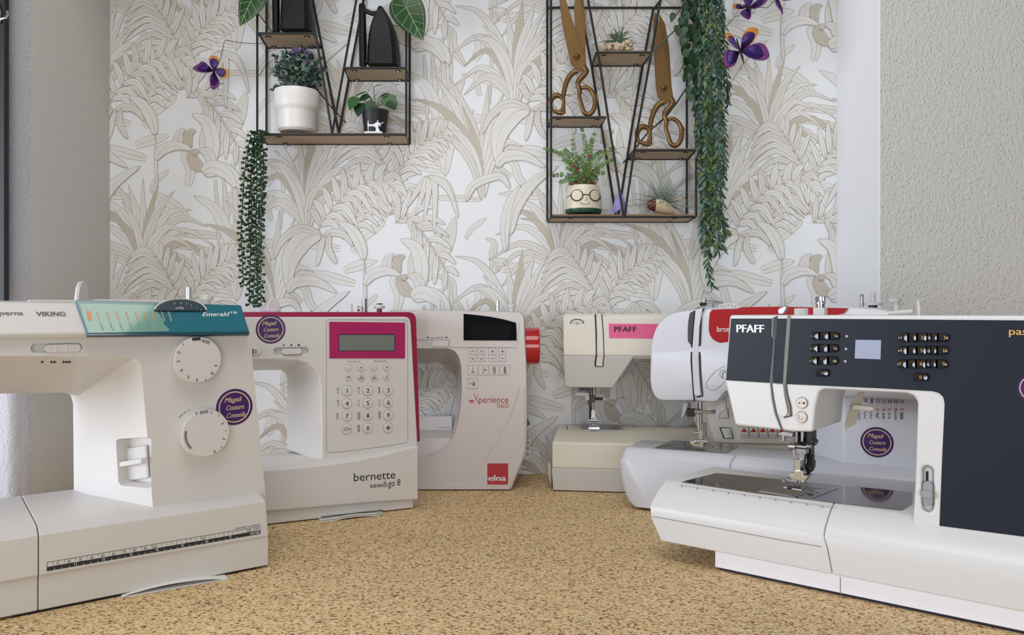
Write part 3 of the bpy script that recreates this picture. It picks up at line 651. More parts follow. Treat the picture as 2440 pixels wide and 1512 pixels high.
# panel outline and display
def polyline(pts, wd, m, w, closed=True, mb=None):
    mb = mb or MB(); P = [f.p3(x, y, w) for x, y in pts]
    if closed: P = P+[P[0]]
    mb.ribbon(P, wd, (0, -1, 0), m); return mb
panel = arc(966, 767, 5, 5, 0, -90, 3)[::-1]+[(971, 800), (972, 1049)]+[(969, 1054), (930, 1061), (866, 1069.5), (820, 1075), (782, 1077.5), (778, 1073), (777.8, 766), (782, 761)]
polyline(panel, 0.0005, SEAM, W0-0.0003).build('control_panel_edge', R, sm=False)
dp = [f.p(x, y, W0) for x, y in ((783.5, 766), (965, 768), (965, 853.5), (783.8, 853.5))]
b = MB(); b.prism(dp, W0-0.0012, W0+0.001, MAGD); dsp = b.build('display', R, bevel=0.0008)
b = MB(); b.poly([f.p3(x, y, W0-0.0014) for x, y in ((807, 795.5), (941.5, 795.5), (941, 836), (807, 836))], BLACKP); b.poly([f.p3(x, y, W0-0.0016) for x, y in ((808.5, 797.5), (940, 797.5), (939.5, 834.5), (808.5, 834.5))], LCD); b.build('screen', dsp, sm=False)
def rbutton(cx, cy, rpx, sym):
    q = f.p3(cx, cy, W0); rr = f.p3(cx, cy-rpx, W0).z-q.z
    b = MB(); b.lathe([(rr*1.06, -0.0002), (rr*1.06, 0.0002)], q, (0, -1, 0), GINK, n=28)
    b.lathe([(rr, 0.0), (rr, 0.0013), (rr*0.88, 0.0018)], q, (0, -1, 0), WHITE, n=28)
    s_ = q+Vector((0, -0.0021, 0)); X = Vector((1, 0, 0)); Z = Vector((0, 0, 1)); h = rr*0.9
    if sym in ('mem<', 'mem>'):
        put_text(b, 'MEM', s_-Z*rr*0.3, X, Z, rr*0.42, INK, width=rr*1.35, bold=0.03, center=True); sg = -1 if sym == 'mem<' else 1
        b.ribbon([s_+X*(-sg*rr*.35)+Z*rr*.35, s_+X*(sg*rr*.35)+Z*rr*.35], rr*.2, (0, -1, 0), INK)
    elif sym == 'diamond':
        b.poly([s_-X*rr*.5, s_-Z*rr*.5, s_+Z*rr*.5], INK); b.ribbon([s_+Z*rr*.5, s_+X*rr*.5, s_-Z*rr*.5], rr*.08, (0, -1, 0), INK); b.ribbon([s_-X*0, s_+X*rr*.3], rr*.12, (0, -1, 0), INK)
    elif sym == 'S|A':
        put_text(b, 'A', s_+X*rr*.5, X, Z, rr*.55, INK, center=True); b.ribbon([s_+X*rr*.05+Z*rr*.5, s_+X*rr*.05-Z*rr*.5], rr*.08, (0, -1, 0), INK)
        for o_ in (-.6, -.3): b.ribbon([s_+X*rr*(o_+(.1 if k % 2 else -.1))+Z*rr*(.4-.16*k) for k in range(6)], rr*.07, (0, -1, 0), INK)
    else: put_text(b, sym, s_, X, Z, h if sym not in '-+' else rr*1.1, INK, center=True, bold=0.01 if sym.isdigit() else 0)
    b.build('key', R, ang=30, recalc=False)
def Q(x, y): return (560+x/4.583, 670+y/4.583)
for x, y, s_ in ((1235, 941, '-'), (1375, 941, '+'), (1515, 938, '-'), (1656, 937, '+'), (1235, 1047, 'M'), (1376, 1047, 'mem<'), (1516, 1045, 'mem>'), (1656, 1043, 'C')): rbutton(*Q(x, y), 7.8, s_)
for x, y, s_ in ((1221, 1192, '1'), (1448, 1190, '2'), (1670, 1187, '3'), (1221, 1332, '4'), (1447, 1328, '5'), (1672, 1322, '6'), (1221, 1468, '7'), (1448, 1463, '8'), (1670, 1459, '9'), (1221, 1609, 'S|A'), (1448, 1601, '0'), (1672, 1596, 'diamond')): rbutton(*Q(x, y), 11.6, s_)
b = MB(); w = W0-0.0003; N = (0, -1, 0)
def zig(x, y0, y1, amp, n, wd=0.0005): b.ribbon([f.p3(x+(amp if k % 2 else -amp), y0+(y1-y0)*k/n, w) for k in range(n+1)], wd, N, INK)
for k in range(5): b.ribbon([f.p3(829+k*6.3, 861, w), f.p3(833+k*6.3, 861, w)], 0.0006, N, INK)
b.ribbon([f.p3(x, y, w) for x, y in ((891, 861), (894, 859), (898, 862), (902, 858.5), (906, 862.5), (910, 858), (914, 863), (918, 857), (921, 864))], 0.0006, N, INK)
for (x, y) in (Q(1125, 1195), Q(1352, 1192), Q(1575, 1188), Q(1125, 1332)):
    q = f.p3(x, y-6, w); b.ribbon([(q.x+0.0016*cos(a*pi/5), q.y, q.z+0.0012*sin(a*pi/5)) for a in range(11)], 0.0004, N, INK); b.ribbon([f.p3(x, y-5, w), f.p3(x, y+8, w)], 0.0006 if x < 900 else 0.0012, N, INK)
for (x, y) in (Q(1352, 1330), Q(1578, 1325)): zig(x, y-8, y+8, 2.2, 8)
x, y = Q(1122, 1470); b.ribbon([f.p3(x-2, y-8, w), f.p3(x-2, y+8, w)], 0.0005, N, INK); zig(x, y-8, y+8, 2.4, 6)
for (x, y, rnd) in ((*Q(1354, 1468), 0), (*Q(1579, 1460), 1), (*Q(1351, 1606), 1)):
    P = [f.p3(x-1.8, y-8, w), f.p3(x+1.8, y-8, w), f.p3(x+1.8, y+6, w)]+([f.p3(x, y+9, w)] if rnd else [f.p3(x+1.8, y+8, w), f.p3(x-1.8, y+8, w)])+[f.p3(x-1.8, y+6, w), f.p3(x-1.8, y-8, w)]
    b.ribbon(P, 0.0008, N, INK)
b.build('printed_symbols', R, sm=False, recalc=False)
shop_sticker(f, 645, 784, 34.3, W0, rot=-2)
# base with its rising front edge and inset foot
sects = []
for (px, yf, yb, yl) in ((640, 1117, 1109, 1216), (700, 1113, 1103, 1211), (770, 1106, 1092, 1205), (835, 1097, 1085, 1199), (910, 1082, 1073, 1193), (975, 1065, 1059, 1189), (996, 1061, 1057, 1188)):
    u, v = f.p(px, yf, 0.0); _, vb = f.p(px, yb, 0.0085); _, vl = f.p(px, yl, 0.0)
    sects.append([Vector((u, 0.013, vl-0.006)), Vector((u, 0.008, vl-0.005)), Vector((u, 0, vl)), Vector((u, 0, v-0.002)), Vector((u, 0.002, v)), Vector((u, 0.013, vb-0.001)), Vector((u, 0.104, vb-0.001)), Vector((u, 0.109, vb-0.006)), Vector((u, 0.109, vl-0.006))])
s0 = [Vector((uL, p.y, p.z)) for p in sects[0]]
b = MB(); b.loft([s0]+sects, WHITE); b.build('base', R, bevel=0.0012, lim=40)
b = MB(); b.box((uL, 0.006, 0.0015), (f.p(988, 1214, 0)[0], 0.104, 0.024), WHITE); b.build('foot_plinth', R, bevel=0.001)
b = MB(); b.box((uL+0.004, 0.012, 0.0), (f.p(980, 1214, 0)[0], 0.1, 0.004), BLACKP); b.build('underside', R)
w = -0.0003; b = MB()
def slanted(txt, x0, y0, x1, y1, h, m, w=w, **k):
    a = f.p3(x0, y0, w); c = f.p3(x1, y1, w); d = c-a; t = f.p3(x0, y0-h, w); put_text(b, txt, a, d, Vector((0, 0, 1)), t.z-a.z, m, width=d.length, **k)
slanted('bernette', 843, 1146, 942, 1139, 19, INK); slanted('sew', 882, 1162, 912, 1160, 12, INK); slanted('&', 912, 1160, 924, 1159, 14, GINK); slanted('go 8', 925, 1159, 954, 1155, 15, INK)
b.build('lettering', R, sm=False, recalc=False)
# on top
zt = zs
b = MB(); q = f.p3(650, 733, 0.06); rr = 0.0225
prof = [(u*0.42, v) for u, v in arc(0, 0, rr, rr, 0, 180, 14)]
b.loft([[(q.x+x, 0.05, zt-0.003+z) for x, z in prof], [(q.x+x, 0.056, zt-0.003+z) for x, z in prof]], WHITE)
LAV = mat('lavender_white_plastic', (214, 204, 226), 0.3)
for s_ in (0.85, 0.6, 0.35): b.ribbon([(q.x+x*s_, 0.0497, zt-0.003+z*s_) for x, z in prof], 0.0007, (0, -1, 0), LAV)
b.box((q.x-0.02, 0.046, zt-0.003), (q.x+0.004, 0.056, zt+0.003), LAV); b.build('spool_cap', R, bevel=0.0006)
b = MB(); q = f.p3(868, 711, 0.06); b.lathe([(0.0052, 0), (0.0052, 0.003), (0.0036, 0.003), (0.0036, q.z-zt+0.002)], (q.x, 0.06, zt-0.002), (0, 0, 1), STEEL, n=18)
q = f.p3(854, 733, 0.06); b.lathe([(0.003, -0.0015), (0.0045, 0), (0.003, 0.0015)], (q.x, 0.06, zt+0.005), (1, 0, 0), CHROME, n=14); b.build('thread_guide', R)
b = MB(); q = f.p3(904, 730, 0.06); b.lathe([(0.0038, 0), (0.0038, 0.007)], (q.x, 0.06, zt-0.001), (0, 0, 1), MAG, n=18); b.lathe([(0.0075, 0.006), (0.0082, 0.008), (0.0075, 0.0105)], (q.x, 0.06, zt-0.001), (0, 0, 1), WHITE, n=24)
b.tube([(q.x-0.005, 0.06, zt+0.0115), (q.x-0.001, 0.056, zt+0.0125), (q.x+0.005, 0.06, zt+0.012), (q.x, 0.064, zt+0.011)], 0.0006, INK, n=5); b.build('bobbin_winder', R)
# magazine under the front edge
pf = Frame((765, 1243), (913, 1226), 'folded_booklet', 'thin curled white booklet sticking out from under the machine with the magenta shell', 'booklet')
b = MB(); ue = pf.p3(912, 1226, 0).x; ub = 0
def sheet(fn, d0, d1, m, th=0.0005, n=20):
    top = [(ub+(ue-ub)*i/n, fn(i/n)) for i in range(n+1)]
    r0 = [(u, d0, z) for u, z in top]+[(u, d0, z+th) for u, z in reversed(top)]; b.loft([r0, [(u, d1, z) for u, _, z in r0]], m)
sheet(lambda t: 0.0002+0.0022*(0.5+0.5*cos(2*pi*(t-0.5))) if 0.25 < t < .95 else 0.0003+0.0010*t, -0.003, 0.02, PAPERW)
sheet(lambda t: 0.0045-0.001*cos(2*pi*t), -0.002, 0.004, PAPERW, 0.0006); sheet(lambda t: 0.0062, -0.001, 0.003, BLACKP, 0.0004)
b.build('sheets', pf.root, sm=False)
# ------------------------------------------------------------------ machine 3: pearl white, black display, red handwheel
f = Frame((997, 1168), (1213, 1168), 'sewing_machine', 'pearl white sewing machine with black display, red handwheel and red square badge', 'sewing machine')
R = f.root; W0 = 0.0; WB = 0.112; uL = -0.045
PEARL = mat('pearl_white_plastic', (200, 193, 189), 0.28, bump=0.04, bscale=1500)
def K(x, y): return (960+x/5.4, 680+y/5.4)
def K2(x, y): return (960+x/5.4, 920+y/5.4)
outer = [K(1495, 337), K(1530, 350), K(1552, 375), K(1566, 430), K(1578, 700), K(1600, 1100), K(1603, 1500), K2(1600, 700), K2(1590, 830), K2(1560, 935), K2(1480, 1130), K2(1400, 1320), K2(1375, 1340), K2(1340, 1343)]
inner_f = [K(560, 806), K(620, 818), K(670, 845), K(705, 890), K(730, 950), K(748, 1030), K(757, 1200), K(757, 1400), K2(752, 150), K2(738, 320), K2(715, 430), K2(690, 530), K2(655, 640), K2(600, 735), K2(530, 810), K2(440, 868), K2(340, 902), K2(215, 932)]
inner_b = [K(520, 985), K(570, 990), K(610, 1003), K(640, 1030), K(665, 1075), K(682, 1140), K(692, 1230), K(692, 1400), K2(688, 150), K2(682, 300), K2(672, 390), K2(660, 470), K2(640, 560), K2(620, 640), K2(600, 760), K2(500, 830), K2(400, 860), K2(300, 880)]
zb = 0.0015
L0 = [Vector((uL, W0, f.p(1000, 1093, 0)[1]-0.012)), Vector((uL, W0, zb))]
def ring(w, inner, do):
    r = []
    for x, y in outer:
        q = f.p(x, y, 0); r.append(Vector((q[0]-do*0.6, w, max(q[1]-(do*0.4 if q[1] > 0.2 else 0), zb))))
    r.append(Vector((uL, w, zb))); r.append(Vector((uL, w, L0[0].z)))
    for x, y in reversed(inner): q = f.p3(x, y, w); r.append(q)
    zt = r[-1].z; r.append(Vector((-0.024, w, zt))); r.append(Vector((-0.030, w, zt-0.05))); r.append(Vector((uL, w, zt-0.05))); r.append(Vector((uL, w, f.p(990, 737, 0)[1]-do*0.3)))
    return r
r0 = ring(0.0, inner_f, 0.003); r1 = ring(0.004, inner_f, 0.0); r2 = ring(0.10, inner_b, 0.0); r3 = ring(WB, inner_b, 0.004)
for a in (r2, r3):
    for k in (16, 17): pass
b = MB(); b.loft([r0, r1, r2, r3], PEARL); body = b.build('body', R, ang=28)
# raised fascia pieces: upper strip with display, sweeping lower right panel
b = MB(); b.prism(f.ps([K(160, 345), K(700, 350), K(1060, 365), K(1300, 420), K(1480, 478), K(1500, 500), K(1467, 796), K(600, 793), K(600, 697), K(165, 695)]), -0.0016, 0.001, PEARL); b.build('upper_fascia', R, bevel=0.0006)
b = MB(); b.prism(f.ps([K2(1500, 0), K2(1488, 60), K2(1440, 230), K2(1370, 420), K2(1265, 600), K2(1200, 740), K2(1100, 890), K2(960, 1090), K2(830, 1240), K2(205, 1288), K2(205, 1325), K2(1340, 1325), K2(1370, 1320), K2(1455, 1130), K2(1535, 930), K2(1565, 800), K2(1572, 600), K2(1565, 0)]), -0.002, 0.001, PEARL); b.build('lower_fascia', R, bevel=0.0012)
DISP = mat('black_display_glass', (4, 5, 9), 0.3, spec=0.03); SCR = mat('dark_screen', (17, 18, 22), 0.3, spec=0.03)
b = MB(); b.prism(f.ps([K(782, 362), K(960, 380), K(1120, 400), K(1300, 435), K(1455, 478), K(1463, 600), K(1463, 706), K(782, 703)]), -0.0032, 0.0, DISP); d = b.build('display', R, bevel=0.0006)
b = MB(); b.poly([f.p3(*K(x, y), -0.0034) for x, y in ((876, 502), (1364, 506), (1366, 692), (876, 688))], SCR); b.build('screen', d, sm=False)
# speed slider
b = MB(); b.prism(f.ps([K(252, 703), K(590, 703), K(590, 780), K(248, 780)]), -0.0004, 0.001, GREYP); b.build('slider_slot', R)
b = MB(); b.prism(f.ps([K(388, 702), K(595, 705), K(590, 783), K(370, 780)]), -0.0045, 0.001, PEARL)
for x in (428, 535): a = f.p(*K(x, 705), -0.0045); c = f.p(*K(x-12, 778), -0.0045); b.ribbon([(a[0], -0.0048, a[1]), (c[0], -0.0048, c[1])], 0.0012, (0, -1, 0), WHITE)
b.build('speed_slider', R, bevel=0.0006)
N = (0, -1, 0); w = -0.0019
b = MB(); b.ribbon([f.p3(*K(x, y), w) for x, y in ((350, 677), (528, 656), (528, 678), (350, 677))], 0.0004, N, INK)
for x in (320, 560): b.poly([f.p3(*K(x+dx, 667+dy), w) for dx, dy in ((-18, 4), (-6, -9), (10, -8), (20, 3), (8, 6), (-8, 6))], INK)
b.build('speed_marks', R, sm=False)
# keys
def key(x0, y0, x1, y1, fn):
    P = [K(x0, y0), K(x1, y0), K(x1, y1), K(x0, y1)]; b = MB(); b.prism(f.ps(P), -0.0008, 0.0006, PEARL)
    q = [f.p3(x, y, -0.001) for x, y in P]; b.ribbon(q+[q[0]], 0.0004, N, SEAM); fn(b); b.build('key', R, sm=False, recalc=False)
def ln(b, pts, wd=0.0008): b.ribbon([f.p3(*K(x, y), -0.0012) for x, y in pts], wd, N, INK)
for cx in (898, 1013):
    key(cx-46, 803, cx+44, 886, lambda b: ln(b, [(cx-20, 855), (cx+2, 832), (cx+22, 855)]))
    key(cx-48, 888, cx+44, 972, lambda b: ln(b, [(cx-22, 928), (cx-1, 952), (cx+20, 928)]))
for cx in (1152, 1281):
    key(cx-46, 803, cx+44, 888, lambda b: (ln(b, [(cx-19, 847), (cx+20, 847)]), ln(b, [(cx+1, 828), (cx+1, 867)])))
    key(cx-46, 890, cx+44, 972, lambda b: ln(b, [(cx-20, 936), (cx+19, 936)]))
def k1(b): ln(b, [(900, 1048), (900, 1100)], .0006); ln(b, [(880, 1112), (890, 1103), (910, 1103), (922, 1112), (910, 1122), (890, 1122), (880, 1112)], .0005); ln(b, [(900, 1100), (900, 1130)], .0005)
def k2(b): ln(b, [(1028+(16 if i % 2 else 0), 1048+i*10) for i in range(9)], .0007); put_text(b, 'M', f.p3(*K(1062, 1083), -0.0012), (1, 0, 0), (0, 0, 1), .0026, INK, bold=.03, center=True)
def k3(b):
    ln(b, [(1162, 1048), (1192, 1048), (1192, 1132), (1162, 1132), (1162, 1048)], .0007); ln(b, [(1176, 1048), (1176, 1132)], .0005)
    for y in (1068, 1088, 1110): ln(b, [(1162, y), (1192, y)], .0005)
def k4(b): ln(b, [(1305, 1050), (1322, 1050), (1322, 1132), (1305, 1132), (1305, 1050)], .0012)
key(838, 1027, 962, 1148, k1); key(975, 1027, 1099, 1148, k2); key(1113, 1028, 1237, 1149, k3); key(1251, 1028, 1376, 1149, k4)
def k5(b):
    put_text(b, 'M', f.p3(*K(873, 1262), -0.0012), (1, 0, 0), (0, 0, 1), .003, INK, center=True); ln(b, [(900, 1236), (925, 1272)]); ln(b, [(925, 1236), (900, 1272)])
    for x in (903, 922): ln(b, [(x+9*cos(a), 1278+9*sin(a)) for a in [k*pi/4 for k in range(9)]], .0006)
key(834, 1197, 960, 1320, k5)
# lettering and badge
REDI = mat('red_ink', (178, 38, 46), 0.5); LRED = mat('soft_red_ink', (190, 100, 100), 0.5)
b = MB(); w = -0.0004
def tx(t, x0, y0, x1, y1, m, **k): f.text(b, t, *K2(x0, y0), *K2(x1, y1), m, w=w, **k)
tx('e', 858, 213, 912, 150, REDI, bold=.008); tx('perience', 975, 210, 1356, 128, REDI); tx('560', 1210, 277, 1357, 218, LRED)
b.ribbon([f.p3(*K2(x, y), w) for x, y in ((910, 88), (968, 212))], .0009, N, REDI); b.ribbon([f.p3(*K2(x, y), w) for x, y in ((975, 85), (915, 212))], .0005, N, REDI); b.ribbon([f.p3(*K2(x, y), w) for x, y in ((843, 186), (905, 186))], .0008, N, REDI)
b.build('lettering', R, sm=False, recalc=False)
RED = mat('red_badge', (172, 14, 34), 0.35)
b = MB(); b.prism(f.ps([K2(1078, 980), K2(1362, 978), K2(1360, 1272), K2(1076, 1270)]), -0.0024, -0.0019, WHITE); b.poly([f.p3(*K2(x, y), -0.0027) for x, y in ((1086, 991), (1355, 990), (1354, 1263), (1086, 1262))], RED); bd = b.build('badge', R, sm=False)
b = MB(); f.text(b, 'elna', *K2(1100, 1214), *K2(1324, 1140), WHITE, w=-0.003, bold=.03); f.text(b, 'SWISS DESIGN', *K2(1103, 1243), *K2(1330, 1228), LRED, w=-0.003); b.ribbon([f.p3(*K2(x, y), -0.003) for x, y in ((1086, 1188), (1160, 1188))], .0014, N, WHITE)
b.build('lettering', bd, sm=False, recalc=False)
# handwheel, stitch tab card at the right edge, base bed behind the opening
REDP = mat('red_glossy_plastic', (186, 10, 24), 0.14, coat=0.5)
qa = f.p3(*K(1566, 775), 0.05); qb = f.p3(*K(1750, 775), 0.05); rr = (f.p3(*K(1600, 537), 0.05).z-f.p3(*K(1600, 1015), 0.05).z)/2
b = MB(); L = qb.x-qa.x; b.lathe([(rr*0.6, -0.006), (rr*0.97, 0.0), (rr, 0.001), (rr, L*0.8), (rr*0.985, L), (rr*0.9, L+0.001), (rr*0.5, L)], (qa.x, 0.05, qa.z), (1, 0, 0), REDP, n=56); b.build('handwheel', R, bevel=0.0008)
b = MB()
for (y0, y1, t0, t1) in ((632, 755, '00', '49'), (768, 908, '50', '99')):
    P = [f.p(x, y, 0.09) for x, y in (K2(1530, y0), K2(1640, y0+4), K2(1645, y1-8), K2(1638, y1), K2(1530, y1))]
    b.prism(P, 0.09, 0.0915, WHITE)
    for t, yy in ((t0, y0+28), (t1, y1-30)): q = f.p3(*K2(1606, yy), 0.0895); put_text(b, t, q, (1, 0, 0), (0, 0, 1), .0032, INK, center=True, bold=.02)
    q = f.p3(*K2(1606, (y0+y1)/2), 0.0895); b.ribbon([q+Vector((0, 0, .0014)), q-Vector((0, 0, .0014))], .0004, N, INK)
b.build('number_tabs', R, sm=False, recalc=False)
b = MB(); b.prism([f.p(*K2(x, y), 0.08) for x, y in ((1590, 410), (1606, 412), (1634, 485), (1600, 505), (1590, 480))], 0.075, 0.085, BLACKP); b.build('power_switch', R)
vb = f.p(*K2(300, 665), 0.03)[1]
b = MB(); b.loft([[(uL, 0.028, 0.02), (uL, 0.03, vb-0.002), (uL, 0.033, vb), (uL, 0.112, vb+0.004), (uL, 0.112, 0.02)], [(0.085, 0.028, 0.02), (0.085, 0.03, vb-0.002), (0.085, 0.033, vb), (0.085, 0.112, vb+0.004), (0.085, 0.112, 0.02)]], PEARL); b.build('bed', R, bevel=0.0012)
b = MB(); b.box((f.p(*K2(200, 600), .1)[0], 0.095, vb), (f.p(*K2(635, 600), .1)[0], 0.1, vb+0.0265), WHITE)
for x, y, wd in ((230, 568, 180), (440, 530, 150)):
    b.ribbon([f.p3(*K2(x+k*wd/14, y+(5 if k % 2 else -5)), 0.0945) for k in range(15)], 0.0010, N, LINK if y < 550 else GINK)
b.build('rear_label', R, sm=False)
b = MB(); b.box((uL+0.005, 0.003, 0.0), (f.p(1208, 1168, 0)[0], 0.1, 0.002), BLACKP); b.build('underside', R)
zt = f.p(1100, 741, 0.05)[1]
def pin(x, ytop, r, m, w=0.05): 
    b = MB(); q = f.p3(x, ytop, w); b.lathe([(r, 0), (r, q.z-zt+0.004), (r*0.8, q.z-zt+0.0045)], (q.x, w, zt-0.004), (0, 0, 1), m, n=18); b.build('spool_pin', R)
for x in (463, 815):
    b = MB(); q = f.p3(*K(x, 175), 0.05); b.box((q.x-0.0022, 0.046, zt-0.004), (q.x+0.0022, 0.056, q.z), WHITE); b.build('spool_holder', R, bevel=0.0006)
pin(1186, 716, 0.0029, CHROME)
b = MB(); q = f.p3(*K(1404, 245), 0.05); b.lathe([(0.0048, 0), (0.0048, q.z-zt), (0.0068, q.z-zt), (0.007, q.z-zt+0.004)], (q.x, 0.05, zt-0.004), (0, 0, 1), WHITE, n=24); b.build('bobbin_stop', R)
b = MB(); b.box((-0.03, 0.045, zt-0.006), (0.13, 0.07, zt+0.0005), PEARL); b.build('top_cover', R, bevel=0.002)
# ------------------------------------------------------------------ shared small builders in a frame
def fbox(f, mb, x0, y0, x1, y1, w0, w1, m):
    a = f.p3(x0, y1, w0); c = f.p3(x1, y0, w0); mb.box((a.x, w0, a.z), (c.x, w1, c.z), m)
def fvcyl(f, mb, x, y0, y1, rpx, w, m, n=14):
    a = f.p3(x, y1, w); c = f.p3(x, y0, w); r = (f.p3(x+rpx, y1, w)-a).x; mb.lathe([(r, 0), (r, c.z-a.z)], a, (0, 0, 1), m, n=n)
def fhcyl(f, mb, x0, x1, y, rpx, w, m, n=14):
    a = f.p3(x0, y, w); c = f.p3(x1, y, w); r = f.p3(x0, y-rpx, w).z-a.z; mb.lathe([(r, 0), (r, c.x-a.x)], a, (1, 0, 0), m, n=n)
def fprism(f, mb, pts, w0, w1, m): mb.prism(f.ps(pts, w0), w0, w1, m)
def flat(f, mb, pts, v, m, th=0.0004):
    P = [f.top(x, y, v) for x, y in pts]; mb.loft([[(p.x, p.y, v-0.001) for p in P], [(p.x, p.y, v+th) for p in P]], m)
def fline(f, mb, pts, wd, m, w): mb.ribbon([f.p3(x, y, w) for x, y in pts], wd, (0, -1, 0), m)
def topline(f, mb, pts, wd, m, v): mb.ribbon([f.top(x, y, v) for x, y in pts], wd, (0, 0, 1), m)
def dens(pts, n=5):
    out = []
    for (x0, y0), (x1, y1) in zip(pts[:-1], pts[1:]): out += [(x0+(x1-x0)*k/n, y0+(y1-y0)*k/n) for k in range(n)]
    return out+[pts[-1]]
def channel(mb, fn, left, right, off, m, n=6):
    """raised strip following a bent front: left and right edges as pixel lists of equal length"""
    A_ = dens(left, n); B2_ = dens(right, n); rings = []
    for (xa, ya), (xb, yb) in zip(A_, B2_):
        a = fn(xa, ya); c = fn(xb, yb); rings.append([a+Vector((0, .003, 0)), a+Vector((0, -off, 0)), c+Vector((0, -off, 0)), c+Vector((0, .003, 0))])
    mb.loft(rings, m)
# ------------------------------------------------------------------ machine 4: older cream machine at the wall with a pink name strip
f = Frame((1314, 1170), (1487, 1175), 'sewing_machine', 'older cream sewing machine by the wallpaper with pink name strip on its arm', 'sewing machine')
R = f.root
PCREAM = mat('aged_cream_plastic', (218, 212, 198), 0.4, bump=0.04, bscale=1500); PGREY = mat('warm_grey_plastic', (198, 196, 190), 0.42); PINK = mat('pink_strip', (222, 92, 138), 0.4)
uR = f.p(1925, 1100, 0)[0]; WB = 0.122
u0 = 0.0005
def sec(u, du, w0): return [Vector((u+du, w0+0.003, 0.034)), Vector((u, w0, 0.0385)), Vector((u, w0, 0.0755)), Vector((u+0.001, w0+0.002, 0.0775)), Vector((u+0.003, 0.034, 0.0855)), Vector((u+0.003, WB, 0.0865)), Vector((u, WB, 0.034))]
b = MB(); b.loft([sec(u0+0.0005, 0, 0), sec(uR, 0, 0)], PCREAM); b.build('bed', R, bevel=0.0012)
b = MB(); b.loft([[Vector((u, 0.002, 0.0015)), Vector((u-d, 0.0, 0.030)), Vector((u-d, 0.0, 0.0362)), Vector((u-d, WB-0.004, 0.0362)), Vector((u, WB-0.004, 0.0015))] for u, d in ((u0+0.002, 0.002), (uR, 0))], PGREY); b.build('base', R, bevel=0.001)
b = MB(); b.box((u0+0.004, 0.006, 0.0), (uR-0.004, WB-0.01, 0.003), BLACKP); b.build('underside', R)
b = MB(); b.prism([f.p(x, y, 0.001) for x, y in ((1303.5, 1104), (1312, 1112), (1312, 1170), (1303, 1136))], 0.02, 0.10, PGREY); b.build('side_catch', R, bevel=0.001)
# column behind, slanting
zb_ = 0.080; zt = f.p3(1400, 747, 0.03).z; za = f.p3(1500, 860, 0.03).z
b = MB(); c0 = [f.p3(1704, 1056, 0.008), f.p3(1690, 1010, 0.010), f.p3(1684, 950, 0.014), f.p3(1684, 860, 0.022)]
uRt = uR-0.012
ringf = c0+[Vector((uRt, 0.022, zt)), Vector((uR-0.004, 0.008, zb_))]
back = [f.p3(1668, 1030, 0.10), f.p3(1652, 1000, 0.10), f.p3(1648, 950, 0.10), f.p3(1648, 860, 0.10)]+[Vector((uRt, 0.11, zt)), Vector((uR-0.004, 0.11, zb_))]
c0[0].z = zb_; back[0].z = zb_
b.loft([ringf, back], PCREAM); b.build('column', R, bevel=0.002)
# arm and head
um = f.p(1462, 850, 0.022)[0]; zc = f.p3(1400, 846, 0.022).z
uh0 = f.p(1341.5, 800, 0.022)[0]; uh1 = f.p(1353, 846, 0.022)[0]
def asec(u, ud, zlow): return [Vector((ud, 0.030, zlow)), Vector((ud, 0.022, zc)), Vector((u, 0.022, zc+0.018)), Vector((u, 0.030, zt-0.006)), Vector((u, 0.036, zt)), Vector((u, 0.112, zt)), Vector((u, 0.118, zt-0.006)), Vector((ud, 0.118, zlow))]
b = MB(); b.loft([asec(uh0, uh0+0.001, zc-0.004), asec(uRt, uRt, za)], PCREAM)
arm = b.build('arm', R, bevel=0.002, lim=15)
hl = [f.p3(x, y, 0.0225) for x, y in ((1342, 848), (1345.5, 918), (1354, 924), (1460, 925), (1503, 861), (1512, 848))]
b = MB(); b.loft([[Vector((p.x, 0.0225+max(0, (zc-p.z))*0.20, p.z)) for p in hl], [Vector((p.x, 0.112, p.z)) for p in hl]], PGREY); b.build('head_lower', R, bevel=0.002, lim=15)
# name strip, dial windows, thread channel
def upw(z): return 0.022+max(0, z-(zc+0.018))*(0.008/(zt-0.006-zc-0.018))
def onarm(x, y, o):
    q = f.p3(x, y, 0.022)
    for _ in range(4): q = f.p3(x, y, upw(q.z)-o)
    return q
b = MB(); P = [onarm(x, y, 0.0006) for x, y in ((1450.5, 770.5), (1640, 772), (1640, 807), (1451.5, 805))]; b.loft([[p+Vector((0, 0.002, 0)) for p in P], P], PINK); ns = b.build('name_strip', R)
b = MB(); a = onarm(1464, 790, 0.001); c = onarm(1517, 790, 0.001); t = onarm(1464, 777, 0.001); put_text(b, 'PFAFF', a, (1, 0, 0), (t-a), t.z-a.z, mat('plum_ink', (50, 24, 54), 0.5), width=c.x-a.x, bold=0.028); b.build('lettering', ns, sm=False, recalc=False)
b = MB(); P = [onarm(1375+17*cos(radians(a)), 770-11*sin(radians(a)), 0.0005) for a in range(0, 181, 12)]; b.poly(P, BLACKP); P = [onarm(1375+14.5*cos(radians(a)), 769.5-8.5*sin(radians(a)), 0.0008) for a in range(0, 181, 12)]; b.poly(P, WHITE)
b.ribbon([onarm(1375, 767, 0.001), onarm(1375, 773, 0.001)], .0008, (0, -1, 0), INK)
for k in range(30, 151, 20): b.ribbon([onarm(1375+12*cos(radians(k)), 769-7.4*sin(radians(k)), 0.001), onarm(1375+9*cos(radians(k)), 769-5.4*sin(radians(k)), 0.001)], .0004, (0, -1, 0), INK)
b.build('tension_window', R, sm=False, recalc=False)
def face4(x, y, o=0.0):
    q = onarm(x, y, o)
    if q.z < zc: q = f.p3(x, y, 0.0225+max(0, zc-q.z)*0.20-o)
    return q
b = MB(); b.ribbon([face4(x, y, .0006) for x, y in dens([(1418.5, 748), (1420.5, 790), (1421, 846), (1418.5, 862), (1418.5, 872)])], .0022, (0, -1, 0), BLACKP)
